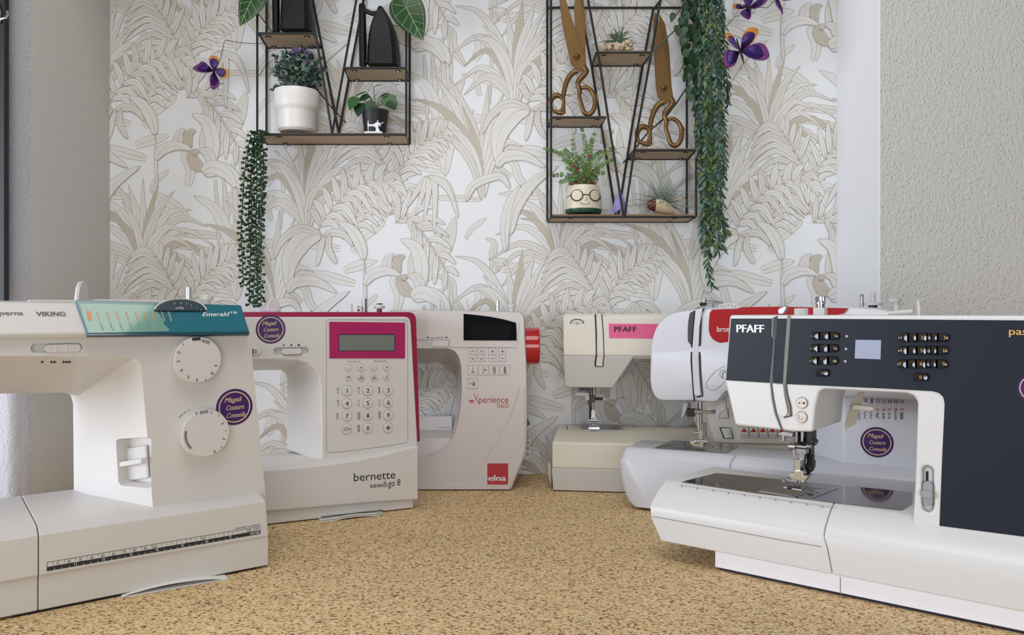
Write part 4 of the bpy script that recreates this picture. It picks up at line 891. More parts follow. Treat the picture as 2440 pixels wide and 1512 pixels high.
b.ribbon([face4(x, y, .0006) for x, y in dens([(1434, 748), (1437.5, 790), (1439.5, 846), (1437.5, 862), (1437, 873), (1418, 873)])], .0012, (0, -1, 0), BLACKP); b.build('thread_slots', R, sm=False)
b = MB(); channel(b, face4, [(1424, 748), (1424.5, 790), (1425, 846), (1421, 862), (1421, 871)], [(1432, 748), (1436, 790), (1438, 846), (1436, 862), (1435.5, 872)], .0012, PCREAM); b.build('thread_channel', R, bevel=0.0004)
b = MB(); q = f.p3(1537, 747, 0.05); b.lathe([(0.0125, -0.012), (0.0125, 0.0)], (q.x, 0.05, zt-0.001), Vector((0, -0.35, 1)), WHITE, n=40)
for k, t in enumerate(('0', '1', '2')): put_text(b, t, Vector((q.x-0.003+k*0.005, 0.0372, zt+0.0005)), (1, 0, 0), (0, 0.2, 1), .0026, INK, center=True)
b.build('stitch_dial', R, recalc=False)
# lever, needle bar, foot
b = MB(); fprism(f, b, [(1480, 902), (1483, 898), (1490, 884), (1506, 884), (1506, 889), (1492, 890), (1486, 902)], 0.06, 0.065, MIDG); b.build('foot_lever', R, bevel=0.0005)
nd = b = MB(); fbox(f, b, 1379, 925, 1410, 931, 0.055, 0.066, BLACKP); fbox(f, b, 1401, 931, 1409, 965, 0.056, 0.068, BLACKP); fvcyl(f, b, 1415.5, 924, 945, 4, 0.06, STEEL); nb = b.build('needle_bar', R)
b = MB(); fprism(f, b, [(1369, 939), (1371, 934), (1390, 934), (1404, 936), (1404, 952), (1396, 954), (1393, 943), (1372, 943)], 0.050, 0.056, GREYP); b.build('threader_lever', nb, bevel=0.0008)
b = MB(); fhcyl(f, b, 1405, 1436, 949, 3.2, 0.055, BLACKP); a = f.p3(1441, 949, 0.055); b.ball(a, 0.0036, GREYP); fbox(f, b, 1403, 943, 1418, 958, 0.052, 0.062, BLACKP); b.build('clamp_screw', nb)
b = MB(); fvcyl(f, b, 1407, 955, 998, 3.2, 0.062, BLACKP); fvcyl(f, b, 1416, 957, 1003, 1.6, 0.056, STEEL); fbox(f, b, 1409, 978, 1418, 992, 0.054, 0.062, CHROME); fbox(f, b, 1411, 975, 1415, 1012, 0.056, 0.0575, STEEL); b.build('needle', nb)
b = MB(); fhcyl(f, b, 1404, 1427, 1001, 3.4, 0.050, STEEL); fhcyl(f, b, 1404, 1427, 1006, 3.4, 0.056, STEEL); fbox(f, b, 1408, 992, 1422, 1001, 0.05, 0.062, STEEL); flat(f, b, [(1404, 1011), (1427, 1011), (1428, 1019), (1403, 1019)], 0.0875, CHROME, 0.001); b.build('presser_foot', R)
b = MB(); flat(f, b, [(1380, 1011.8), (1477, 1013), (1488, 1024.5), (1388, 1024)], 0.0866, PLATE); pl = b.build('needle_plate', R)
b = MB(); topline(f, b, [(1404, 1018), (1417, 1018)], .0025, BLACKP, .0872); topline(f, b, [(1404, 1022), (1426, 1022)], .0025, BLACKP, .0872)
for pts in (((1400, 1013), (1412, 1024)), ((1440, 1013), (1440, 1024)), ((1445, 1013), (1470, 1024)), ((1430, 1016), (1444, 1021))): topline(f, b, pts, .0005, SEAM, .0872)
b.build('plate_marks', pl, sm=False)
b = MB(); topline(f, b, [(1349, 1012), (1353, 1023)], .0016, BLACKP, .0868); b.build('bed_gap', R, sm=False)
# column face: cover slit, length wheel, red triangle keys
b = MB(); fline(f, b, [(1734.5, 972), (1736, 996)], .0012, BLACKP, 0.0078); fline(f, b, [(1712, 996), (1736, 996)], .0008, SEAM, 0.0078)
b.build('cover_gap', R, sm=False)
b = MB(); fprism(f, b, [(1714, 1017.5), (1741, 1018.5), (1749, 1045), (1724, 1044.5)], 0.0072, 0.009, BLACKP); fprism(f, b, [(1718, 1020), (1740, 1020), (1746, 1043), (1727, 1043)], 0.0055, 0.008, CREAM)
for k in range(6): fline(f, b, [(1733+k*.6, 1024+k*3.5), (1743+k*.4, 1024+k*3.5)], .0006, SEAM, 0.0052)
b.build('length_wheel', R, sm=False)
for x0 in (1763, 1785.5, 1808, 1830.5, 1853):
    b = MB(); fprism(f, b, [(x0, 1018), (x0+20, 1018), (x0+21.5, 1043), (x0+2, 1043)], 0.003, 0.009, CREAM)
    fprism(f, b, [(x0+2, 1033), (x0+21, 1033), (x0+21.5, 1042.5), (x0+2, 1042.5)], 0.0024, 0.004, GREYP)
    b.poly([f.p3(x0+2, 1029, 0.0025), f.p3(x0+18, 1029, 0.0025), f.p3(x0+10, 1019, 0.0025)], REDP); b.build('stitch_key', R, bevel=0.0004)
# ------------------------------------------------------------------ machine 5: white round machine with a red top panel
f = Frame((1545, 1218), (1860, 1255), 'sewing_machine', 'white round-edged sewing machine with red panel along its arm, behind the dark-fronted one', 'sewing machine')
R = f.root; BW = mat('cool_white_plastic', (212, 213, 220), 0.3, bump=0.03, bscale=1500)
uR = 0.375; DB = 0.092; vt = 0.0775
L = f.ps([(1479, 1092), (1479.5, 1110), (1482, 1132), (1487, 1154), (1493, 1176), (1501, 1193), (1514, 1208), (1529, 1215.5), (1549, 1218)], 0.008)
out = [(u, max(v, 0.0035)) for u, v in L]+[(uR, 0.0035), (uR, vt-0.0005), (-0.034, vt-0.0005), (-0.0385, vt-0.003)]
b = MB(); b.prism(out, 0.0, 0.008, BW)
def r_(w, ins, up=0.0): 
    c = Vector((0.15, 0, 0.04)); return [Vector((u+(ins if u < 0.1 else -ins*0), w, v+(0 if v < 0.05 else up))) for u, v in out]
def ringi(w, ins, dz): # inset ring
    r = []
    for u, v in out:
        du = ins if u < 0.1 else -ins; r.append(Vector((u+du*(1 if u < -0.0 or u > 0.3 else 0.0), w, v-(dz if v > 0.07 else -max(dz, 0)*0.3))))
    return r
b = MB(); b.loft([ringi(0.0, 0.007, 0.004), ringi(0.0018, 0.003, 0.0018), ringi(0.005, 0.0, -0.002), ringi(0.013, 0.0, -0.0088), ringi(0.02, 0.0, -0.0092), ringi(DB-0.008, 0.0, -0.0092), ringi(DB, 0.006, -0.003)], BW)
b.build('flat_bed', R, ang=40)
b = MB(); b.box((0.01, 0.01, 0.0), (uR-0.01, DB-0.01, 0.005), BLACKP); b.build('underside', R)
b = MB(); fline(f, b, [(1739.5, 1105), (1739.8, 1125), (1740, 1150), (1741, 1200)], .0007, SEAM, -0.0006)
topline(f, b, [(1732, 1080), (1753.6, 1084)], .0007, SEAM, vt+.0095); b.ribbon([f.top(1753.6, 1084, vt+.0095), f.p3(1745, 1095, 0.006)+Vector((0, 0, .0005)), f.p3(1740, 1105, 0)-Vector((0, .001, 0))], .0007, (0, -0.6, 0.8), SEAM); b.build('box_seam', R, sm=False)
b = MB(); flat(f, b, [(1559, 1067), (1603, 1049), (1761.6, 1060), (1732, 1079)], vt+.0092, PLATE, .0006); pl = b.build('needle_plate', R)
b = MB()
for pts in (((1580, 1064), (1600, 1058), (1625, 1058)), ((1610, 1066), (1640, 1068), (1690, 1067), (1716, 1070)), ((1690, 1058), (1700, 1062), (1696, 1066)), ((1704, 1058), (1716, 1061)), ((1722, 1060), (1734, 1065)), ((1630, 1052), (1637, 1070))): topline(f, b, pts, .0007, INK, vt+.0101)
for k in range(14):
    x = 1512+(k*7 % 44); y = 1056+(k*5 % 9); topline(f, b, [(x, y), (x+3, y-.5)], .0006, INK, vt+.0098)
b.build('plate_marks', pl, sm=False)
# head and arm; the upper part of the front leans back
W0 = 0.012; zc = 0.2225; kk = 0.28; uAr = 0.345
def lean(q):
    for _ in range(4): q2 = W0+max(0, q.z-zc)*kk; q = f.p3(*q.px, q2) if False else q
    return q
def pf_(x, y, o=0.0):
    q = f.p3(x, y, W0)
    for _ in range(5): q = f.p3(x, y, W0+max(0, q.z-zc)*kk-o)
    return q
hp = [(1545.5, 905), (1545.5, 880), (1546.5, 843), (1549, 815), (1556, 790), (1568, 768), (1586, 751), (1610, 741), (1645, 736), (1693, 732)]
hp = hp[:3]+[(p.x, p.y) for p in spline(hp[2:], 4)][1:]
hb = [(1728, 935), (1715, 952), (1700, 960), (1657, 957), (1600, 956.5), (1572, 955), (1556, 944), (1548, 925)]
hb = [(p.x, p.y) for p in spline(hb, 3)]
ztop = f.p3(1860, 728, 0.035).z; arm_z = f.p3(1728, 935, W0).z
ring = [pf_(x, y) for x, y in hp]+[Vector((0.245, W0+(ztop-zc)*kk, ztop)), Vector((0.29, W0+(ztop-.003-zc)*kk, ztop-0.003)), Vector((uAr-0.01, W0+(ztop-.012-zc)*kk, ztop-0.012)), Vector((uAr, W0, ztop-0.03)), Vector((uAr, W0, arm_z))]+[pf_(x, y) for x, y in hb]
ring[len(hp)+5].z = arm_z
n = len(ring); cen = Vector((0.03, 0, 0.22))
def inset(r, d, w):
    o_ = []
    for i, p in enumerate(r):
        a = r[i-1]; c = r[(i+1) % n]; t = Vector((c.x-a.x, 0, c.z-a.z)).normalized(); nn = Vector((t.z, 0, -t.x))
        o_.append(Vector((p.x+nn.x*d, p.y+w, p.z+nn.z*d)))
    return o_
fr = inset(ring, 0.007, 0.0); fr2 = inset(ring, 0.0025, 0.0022); fr3 = inset(ring, 0.0, 0.009)
bk = inset([Vector((p.x, 0.085, p.z)) for p in ring], 0.0, 0); bk2 = inset([Vector((p.x, 0.094, p.z)) for p in ring], 0.008, 0)
b = MB(); b.loft([fr, fr2, fr3, bk, bk2], BW, cap=False)
up = [i for i in range(n) if ring[i].z >= zc-0.001]; 
iL = min(i for i in range(n) if ring[i].z >= zc-0.003); 
ci = [i for i in range(n) if abs(ring[i].z-zc) < 0.004 and ring[i].x < 0.02]
k0 = 2                                      # crease vertex on the left
kr = [i for i in range(n) if ring[i].x > uAr-0.001][0]
zf = fr[k0].z; fr[kr].z = zf
upper = list(range(k0, kr+1)); lower = list(range(kr, n))+list(range(0, k0+1))
base_i = 0
b.f.append(tuple(upper)); b.m.append(0); b.f.append(tuple(lower)); b.m.append(0); b.f.append(tuple(4*n+j for j in range(n))); b.m.append(0)
b.build('body', R, ang=28)
# column behind the opening, with the printed chart
PRN = mat('warm_white_front', (200, 196, 188), 0.35)
b = MB(); cb_, ct_ = 0.078, arm_z+0.02
b.loft([[Vector((f.p(2011, 1107, .03)[0], .03, cb_)), Vector((uR-.02, .03, cb_)), Vector((uR-.02, .03, ct_)), Vector((f.p(2008, 940, .03)[0], .03, ct_))], [Vector((f.p(1922, 1100, .078)[0], .08, cb_)), Vector((uR-.02, .08, cb_)), Vector((uR-.02, .08, ct_)), Vector((f.p(1922, 1100, .078)[0], .08, ct_))]], BW)
b.build('column', R, bevel=0.003)
w = 0.0296; N = (0, -1, 0)
def C5(x, y): return (1840+x/4.4475, 900+y/4.4475)
b = MB()
for i in range(7):
    x = 990+i*64.5; f.text(b, str(23+i), *C5(x-17, 180), *C5(x+19, 150), REDI, w=w)
    P = lambda pts, wd=.0009: fline(f, b, [C5(x+px, py) for px, py in pts], wd, GINK, w)
    if i == 0:
        for yy in (192, 212, 232, 250): P([(-12, yy), (14, yy)], .0018)
    elif i == 1:
        for yy in range(186, 262, 12): P([(-14, yy), (14, yy+10)], .0007); P([(14, yy), (-14, yy+10)], .0007)
    elif i in (2,): P([(-14, 205), (-8, 188), (8, 188), (14, 205), (14, 250), (8, 264), (-8, 264), (-14, 250), (-14, 205)])
    elif i in (3, 4, 5): P([(-14, 190), (14, 190), (14, 266), (-14, 266), (-14, 190)], .0010 if i == 3 else .0015)
    else: P([(-10, 198), (10, 198), (10, 240), (16, 256), (0, 270), (-16, 256), (-10, 240), (-10, 198)])
for i in range(5):
    x = 1114+i*64.5; f.text(b, str(35+i), *C5(x-19, 347), *C5(x+20, 320), REDI, w=w)
for i in range(8):
    x = 921+i*64.3; P = lambda pts, wd=.0009: fline(f, b, [C5(x+px, py) for px, py in pts], wd, GINK, w)
    if i in (0, 6): P([((10 if k % 2 else -10), 358+k*10) for k in range(9)], .0012)
    elif i in (1, 2): P([(8, 355), (-10, 365), (-8, 385), (10, 392), (-8, 400), (-10, 420), (8, 432)])
    elif i == 3: P([(-10, 370), (8, 370), (8, 390), (-10, 390), (-10, 412), (8, 412), (8, 432)], .0016)
    elif i == 4:
        for yy in (384, 418): b.poly([f.p3(*C5(x+13*cos(a*pi/5), yy+15*sin(a*pi/5)), w) for a in range(10)], GINK)
    elif i == 5:
        for yy in (383, 420): b.poly([f.p3(*C5(x-12, yy-15), w), f.p3(*C5(x+14, yy), w), f.p3(*C5(x-12, yy+15), w)], GINK)
    else:
        for yy in (375, 400, 425): P([(-16, yy), (16, yy)], .0022); P([(-12, yy+8), (12, yy+8)], .0008)
b.build('stitch_chart', R, sm=False, recalc=False)
shop_sticker(f, 2089.5, 1053, 36, 0.03, rot=0)
# thread slots, name panel
b = MB(); rb_ = [[pf_(x, y, 0.0007) for x, y in dens(pts)] for pts in ([(1644, 745), (1640, 765), (1638.5, 790), (1639, 812), (1645, 820)], [(1656, 739), (1652, 765), (1651, 790), (1651, 812), (1650, 822)])]
k_ = len(rb_[0]); b.add(rb_[0]+rb_[1], [(i, i+1, k_+i+1, k_+i) for i in range(k_-1)], mat('dark_slot', (62, 66, 72), 0.5))
b.ribbon([pf_(x, y, 0.0009) for x, y in dens([(1656, 740), (1652, 780), (1648, 830), (1647, 860), (1650, 900), (1653, 940), (1655, 957)])], .0022, N, BLACKP)
b.ribbon([pf_(x, y, 0.0009) for x, y in dens([(1678, 734), (1671, 745), (1669, 790), (1667, 840), (1669, 890), (1672, 925), (1674, 943), (1660, 945)])], .0022, N, BLACKP); b.build('thread_slots', R, sm=False)
b = MB(); channel(b, pf_, [(1658, 738), (1654, 780), (1650.5, 830), (1650, 860), (1652, 900), (1655, 940)], [(1675, 734), (1667, 780), (1665, 830), (1665, 860), (1667, 900), (1669, 942)], .0020, BW); b.build('thread_channel', R, bevel=.0005)
REDB = mat('deep_red_panel', (168, 22, 28), 0.2, coat=0.4)
b = MB(); pp = [(1697, 737), (1691.5, 745), (1689.5, 765), (1689, 786), (1692, 798), (1698, 807), (1707, 813), (1716, 816.5), (1731, 817.6), (1900, 819), (1985, 790), (2010, 745), (2021, 733.5), (1860, 730), (1770, 731), (1755, 735)]
P0 = [pf_(x, y, 0.0) for x, y in pp]; b.loft([[p+Vector((0, .004, 0)) for p in P0], [p-Vector((0, .0010, 0)) for p in P0]], REDB); rp = b.build('red_panel', R, bevel=.0005)
b = MB(); a = pf_(1708.5, 790, .0014); t = pf_(1708.5, 777, .0014); c = pf_(1762, 790, .0014); put_text(b, 'brother', a, (1, 0, 0), t-a, (t-a).length, WHITE, width=c.x-a.x, bold=.02); b.build('lettering', rp, sm=False, recalc=False)
b = MB(); fline(f, b, [(1727, 871), (1705, 884), (1690, 900), (1682.5, 912), (1683, 922), (1692, 929), (1704, 929), (1716, 920), (1727, 908)], .0005, SEAM, W0-.0004)
q = f.p3(1726, 891, W0-.0004); b.ribbon([(q.x+.0062*cos(a*pi/10), q.y, q.z+.0062*sin(a*pi/10)) for a in range(21)], .0006, N, SEAM); fline(f, b, [(1722, 899), (1722, 888), (1726, 884), (1730, 888)], .0009, N and INK, W0-.0004)
b.build('button_zone', R, sm=False)
# top fittings
b = MB(); zz = ztop
fbox(f, b, 1668, 721, 1682, 731, 0.045, 0.052, CHROME); fhcyl(f, b, 1675, 1722, 721, 3.0, 0.045, CHROME); fvcyl(f, b, 1678, 712, 722, 5.5, 0.045, STEEL); fbox(f, b, 1694, 720, 1704, 735, 0.045, 0.055, CHROME); fhcyl(f, b, 1668, 1683, 724, 4, 0.042, BLACKM); fline(f, b, [(1684, 716), (1710, 718), (1722, 720)], .002, STEEL, 0.043); b.build('thread_guide', R, bevel=.0003)
b = MB(); q = f.p3(1738, 735, 0.045); P0 = [f.p3(1738+28*cos(radians(a)), 736-14.5*sin(radians(a)), 0.040) for a in range(0, 181, 10)]; b.loft([P0, [p+Vector((0, .006, 0)) for p in P0]], WHITE)
for t, x, y, a in (('5', 1719, 730.5, 30), ('4', 1735, 726, 0), ('3', 1752, 730, -30)): put_text(b, t, f.p3(x, y, .0394), Vector((cos(radians(a)), 0, sin(radians(a)))), Vector((-sin(radians(a)), 0, cos(radians(a)))), .0026, INK, center=True)
fline(f, b, [(1723, 730), (1729, 727)], .0005, INK, .0394); fline(f, b, [(1741, 727), (1747, 729)], .0005, INK, .0394); b.poly([f.p3(x, y, .0394) for x, y in ((1731, 734), (1735, 734), (1733, 731))], REDI)
b.build('tension_dial', R, recalc=False)
def post(name, x, y0, y1, rpx, w, m, extra=None):
    b = MB(); fvcyl(f, b, x, y0, y1, rpx, w, m, 18)
    if extra: extra(b)
    b.build(name, R, bevel=.0004)
post('bobbin_pin', 2053.5, 704, 736, 4.2, .06, STEEL, lambda b: b.ball(f.p3(2053.5, 704.5, .06), .0024, STEEL))
post('spool_post', 2080.5, 696, 722, 6.0, .06, GREYP, lambda b: (fvcyl(f, b, 2080, 721, 727, 23, .06, GREYP, 30), fvcyl(f, b, 2080, 726, 740, 11, .06, BLACKP, 20)))
post('winder_stop', 2136, 718, 740, 8, .06, WHITE, lambda b: fvcyl(f, b, 2131, 710.5, 719.5, 17.5, .06, GREYP, 28))
b = MB(); b.loft([[Vector((.09, .05, ztop-.006)), Vector((.25, .05, ztop-.006)), Vector((.335, .05, ztop-.022)), Vector((.09, .05, ztop-.022))], [Vector((.09, .09, ztop-.006)), Vector((.25, .09, ztop-.006)), Vector((.335, .09, ztop-.022)), Vector((.09, .09, ztop-.022))]], BW); b.build('top_cover', R, bevel=.002)
# needle area
b = MB(); fprism(f, b, [(1628, 958), (1640, 960), (1636, 975), (1629, 992), (1622, 995), (1626, 975)], 0.05, 0.055, GREYP); fbox(f, b, 1630, 962, 1646, 988, .055, .065, MIDG); fbox(f, b, 1637, 974, 1653, 992, .045, .056, BLACKP); fvcyl(f, b, 1649, 955, 976, 2.6, .05, STEEL); tl = b.build('threader', R, bevel=.0005)
b = MB(); fvcyl(f, b, 1669, 955, 1012, 5.2, .05, STEEL); fvcyl(f, b, 1661, 960, 980, 2.6, .052, STEEL); nb = b.build('presser_bar', R)
b = MB(); fhcyl(f, b, 1656, 1671, 979.5, 6, .042, CHROME); fhcyl(f, b, 1671, 1696, 980, 3.5, .042, CHROME); fhcyl(f, b, 1695, 1704, 980, 4.2, .042, STEEL); b.build('clamp_screw', nb)
b = MB(); fvcyl(f, b, 1664, 985, 1025, 1.0, .045, CHROME, 8); fbox(f, b, 1666, 1009, 1675, 1025, .046, .055, STEEL); b.build('needle', nb)
b = MB(); fbox(f, b, 1664, 1025, 1674, 1046, .044, .056, CHROME); fhcyl(f, b, 1655, 1666, 1030, 4, .045, CHROME); fbox(f, b, 1676, 1008, 1681, 1042, .05, .058, STEEL); sh = b.build('foot_shank', nb, bevel=.0006)
b = MB(); fhcyl(f, b, 1654, 1686, 1050, 4.5, .046, CHROME); fprism(f, b, [(1643, 1050), (1648, 1049), (1653, 1058), (1650, 1063), (1644, 1057)], .036, .042, CHROME); fprism(f, b, [(1668, 1052), (1676, 1053), (1676, 1064), (1670, 1067), (1667, 1060)], .036, .042, CHROME); fbox(f, b, 1650, 1058, 1676, 1063, .038, .052, CHROME); b.build('presser_foot', R, bevel=.0006)
b = MB(); fprism(f, b, [(1710, 966), (1727, 945), (1730, 946), (1729, 975), (1715, 985), (1712, 996), (1706, 995), (1704, 975)], .04, .048, GREYP); b.build('foot_lever', R, bevel=.001)
# ------------------------------------------------------------------ machine 6: nearest right, dark slate front
f = Frame((1705, 1357), (2440, 1512), 'sewing_machine', 'white sewing machine at the right with dark slate front panel and glossy black keys', 'sewing machine')
R = f.root; PW = mat('bright_white_plastic', (214, 213, 212), 0.3, bump=0.03, bscale=1500); SLATE = mat('slate_panel', (32, 37, 48), 0.42, spec=0.25)
W0 = 0.008; WB = 0.132; uR = 0.40
def C3(x, y): return (1720+x/5.04, 680+y/5.04)
def C4(x, y): return (2080+x/5.04, 680+y/5.04)
def C5(x, y): return (1840+x/4.4475, 900+y/4.4475)
def C7(x, y): return (1980+x/3.5, 1080+y/3.5)
# foot and bed
b = MB(); b.box((f.p(1703.5, 1350, 0)[0], 0.0, 0.003), (uR, 0.125, 0.03), mat('snow_white_plastic', (240, 240, 246), 0.35)); b.build('foot_plinth', R, bevel=0.001)
b = MB(); b.box((0.003, 0.003, 0.0), (uR-0.004, 0.12, 0.005), mat('dark_underside', (30, 24, 44), 0.6)); b.build('underside', R)
b = MB(); fline(f, b, [(2002, 1374), (2002.5, 1416)], .0006, SEAM, -.0004); b.build('plinth_seam', R, sm=False)
wl = -0.012
def bs(u, ub, k=1.0): # bed section, k closes the left end
    return [Vector((ub, 0.0, 0.0235)), Vector((ub, wl+.0015, 0.0232)), Vector((u+0.001, wl, 0.048)), Vector((u, wl, 0.0585)), Vector((u, wl+.0015, 0.0625)), Vector((u, wl+.006, 0.0675)), Vector((u+.0005, 0.004, 0.077)), Vector((u+.001, 0.0175, 0.0852)), Vector((u+.001, 0.021, 0.086)), Vector((u+.001, 0.124, 0.0865)), Vector((u, 0.130, 0.082)), Vector((ub, 0.130, 0.0235))]
uS = f.p(1962, 1262, wl)[0]
s0 = bs(-0.0735, -0.0605); s1 = bs(-0.0715, -0.058)
# left end is cut obliquely in plan: near corner sticks out to the left, far corner to the right
for s in (s0, s1):
    for p in s:
        p.x += max(0, p.y-wl)*0.12
def lean_seam(s, side):
    for p in s: p.x += side*0.0003+(0.004 if p.z < 0.05 else 0)*(0.06-p.z)/0.03*1.6
    return s
b = MB(); b.loft([s0, s1, lean_seam(bs(uS, uS), -1)], PW); ab = b.build('accessory_box', R, bevel=0.0016, lim=24)
b = MB(); b.loft([lean_seam(bs(uS, uS), 1), bs(uR, uR)], PW); b.build('bed', R, bevel=0.0016, lim=24)
b = MB(); fline(f, b, [(1555, 1229.6), (1700, 1256), (1850, 1284), (1958, 1302)], .0006, SEAM, wl-.0006); b.build('box_seam', ab, sm=False)
vb = 0.0862
PLATEM = mat('polished_bed_plate', (128, 126, 126), 0.07, metal=0.9)
b = MB(); P = [(-0.0495, .021), (-0.036, .090), (0.12, .1145), (0.1745, .1145), (0.183, .066), (0.1775, .026), (0.12, .0225)]
P = [f.top(x, y, vb) for x, y in ((1625, 1147.6), (1706.7, 1127), (1900, 1146), (2175, 1173), (2173, 1201), (2149, 1216), (2000, 1199), (1800, 1173))]
b.loft([[(p.x, p.y, vb-.001) for p in P], [(p.x, p.y, vb+.0004) for p in P]], PLATEM); bp_ = b.build('bed_plate', R)
b = MB(); v2 = vb+.0008; flat(f, b, [(1808, 1170), (1856, 1141), (1998, 1163), (1936, 1187)], v2-.0003, STEEL); flat(f, b, [(1812, 1168), (1829, 1161), (1922, 1171), (1910, 1180), (1895, 1183)], v2, mat('smoked_bobbin_cover', (70, 62, 66), 0.1, coat=0.5))
flat(f, b, [(1921, 1176), (1930, 1174), (1940, 1177), (1933, 1181)], v2, BLACKP); flat(f, b, [(1867, 1160), (1882, 1153), (1925, 1158), (1910, 1167)], v2+.0002, STEEL)
for x in (1880, 1892, 1903): flat(f, b, [(x, 1157), (x+8, 1158), (x+4, 1163), (x-5, 1162)], v2+.0005, BLACKP)
for k in range(9): topline(f, b, [(1918+k*5, 1157+k*.7), (1906+k*5, 1166+k*.7)], .0004, INK, v2+.0002)
q = f.top(1949, 1170, v2); b.lathe([(.0035, 0), (.003, .0006)], q, (0, 0, 1), CHROME, n=18); b.build('needle_plate', R)
# measuring line embossed along the plate
b = MB()
for k in range(40):
    t = k/39; x = 1628+(1990-1628)*t; y = 1156+(1206.5-1156)*t
    a = f.p3(x, y, .0165)
    q = Vector((a.x, .013, .0838)); b.box((q.x-.0014, q.y, q.z-.001), (q.x+.0010, q.y+.0004, q.z+.0004), LINK)
    if k % 4 == 0: b.box((q.x-.0002, q.y-.0022, q.z-.003), (q.x+.0002, q.y, q.z+.0001), LINK)
b.build('measuring_line', ab, sm=False)
# body: head, arm and column
uHL = f.p(1738, 752, W0)[0]; ztop = f.p(1738, 750, W0)[1]
zt2 = ztop
ring0 = [f.p3(1738, 750, W0), f.p3(1726.5, 906, W0), f.p3(1751, 1012.6, W0), f.p3(1860, 1024.5, W0), f.p3(1892, 1028, W0), f.p3(1936.5, 1028.6, W0), f.p3(1943.5, 967, W0), f.p3(1951, 936, W0), f.p3(1955, 930, W0), f.p3(1966, 927, W0), f.p3(2060, 931.5, W0), f.p3(2160, 936.5, W0), f.p3(2174, 941, W0), f.p3(2183, 950, W0), f.p3(2186, 962, W0), f.p3(2180, 1150, W0), f.p3(2174, 1250, W0)]
ring0[-1].z = 0.078
ring0 += [Vector((uR, W0, 0.078)), Vector((uR, W0, ztop))]
W1 = 0.11
def at1(w): 
    r = [Vector((p.x, w, p.z)) for p in ring0]
    for i, (x, y) in zip((5, 6, 7, 8, 9, 10, 11, 12, 13, 14, 15), ((2008, 1024), (2018, 990), (2034, 945), (2040, 937), (2052, 930), (2080, 925), (2172, 925), (2190, 925), (2210, 935), (2215, 950), (2190, 1150))):
        pass
    return r
rb = [Vector((p.x, WB, p.z)) for p in ring0]
# right side of the head narrows towards the back; column edge stays straight
for i, du, dz in ((5, -.004, -.004), (6, -.004, 0), (7, -.002, 0), (8, 0, 0)): rb[i].x += du; rb[i].z += dz
b = MB(); b.loft([ring0, rb], PW); body = b.build('body', R, bevel=0.003, seg=3, lim=30)
# slot of the speed slider
def vcaps(x, y0, y1, r, w):
    a = f.p3(x, y0, w); c = f.p3(x, y1, w); rr = f.p3(x+r, y0, w).x-a.x
    return [(a.x+rr*cos(radians(t)), a.z-rr+rr*sin(radians(t))) for t in range(0, 181, 18)]+[(c.x+rr*cos(radians(t)), c.z+rr+rr*sin(radians(t))) for t in range(180, 361, 18)]
cb = MB(); cb.prism(vcaps(2210, 1110, 1219, 13, W0), W0-.01, W0+.007, PW); cut(body, cb.build('cutter', R, sm=False))
# dark panel in three pieces, divided by the thread channels
yT = 758.5
def slate(name, pts, m=SLATE, o=0.0006): 
    b = MB(); fprism(f, b, pts, W0-o, W0+.001, m); return b.build(name, R)
slate('front_panel', [(1742, yT), (1839, yT), (1839, 797), (1844.5, 806), (1841, 860), (1835.5, 912), (1730, 905.5)])
slate('front_panel', [(1852, yT), (1876, yT), (1865, 914), (1841, 912), (1847, 820)])
slate('front_panel', [(1884, yT), (1884, yT), (2700, 765), (2700, 1312), (2440, 1278), (2238.6, 1252), (2245, 1090), (2251, 962), (2248, 946), (2238, 936), (2222, 931.5), (2100, 925), (1873, 914.5)])
SLOTG = mat('channel_grey', (120, 120, 116), 0.45)
b = MB(); fprism(f, b, [(1842, 757), (1852, 752), (1851, 800), (1847, 812), (1842, 802)], W0-.0009, W0, BLACKP)
b.ribbon([f.p3(x, y, W0-.001) for x, y in ((1841, 757), (1839.5, 800), (1845, 806), (1841, 860), (1836, 912), (1840, 950), (1847, 985), (1862, 1024))], .0014, (0, -1, 0), SLOTG)
b.ribbon([f.p3(x, y, W0-.001) for x, y in ((1881, 750), (1879, 760), (1873, 840), (1869, 912), (1872, 940), (1880, 970), (1884, 990))], .0030, (0, -1, 0), SLOTG)
b.ribbon([f.p3(x, y, W0-.0012) for x, y in ((1846, 806), (1842, 870), (1838, 915), (1842, 945), (1850, 985), (1864, 1024))], .0010, (0, -1, 0), BLACKP)
b.ribbon([f.p3(x, y, W0-.0012) for x, y in ((1872.5, 914), (1876, 940), (1884, 968), (1886, 990), (1868, 994))], .0014, (0, -1, 0), BLACKP)
b.build('thread_slots', R, sm=False)
b = MB(); fprism(f, b, [(1840, 914), (1865.5, 916), (1869, 945), (1875, 972), (1876, 985), (1870, 992), (1858, 992), (1852, 984), (1845, 950)], W0-.003, W0+.001, PW); b.build('thread_channel', R, bevel=.0008)
# top surface gaps, take-up lever
b = MB(); q = f.p3(1864, 742, 0.03); b.loft([[f.p3(x, y, .02) for x, y in ((1855, 748), (1853, 738), (1858, 733), (1864, 731), (1873, 728), (1874, 734), (1868, 745), (1864, 748))], [f.p3(x, y, .02)+Vector((0, .006, 0)) for x, y in ((1855, 748), (1853, 738), (1858, 733), (1864, 731), (1873, 728), (1874, 734), (1868, 745), (1864, 748))]], STEEL); b.build('take_up_lever', R, bevel=.0006)
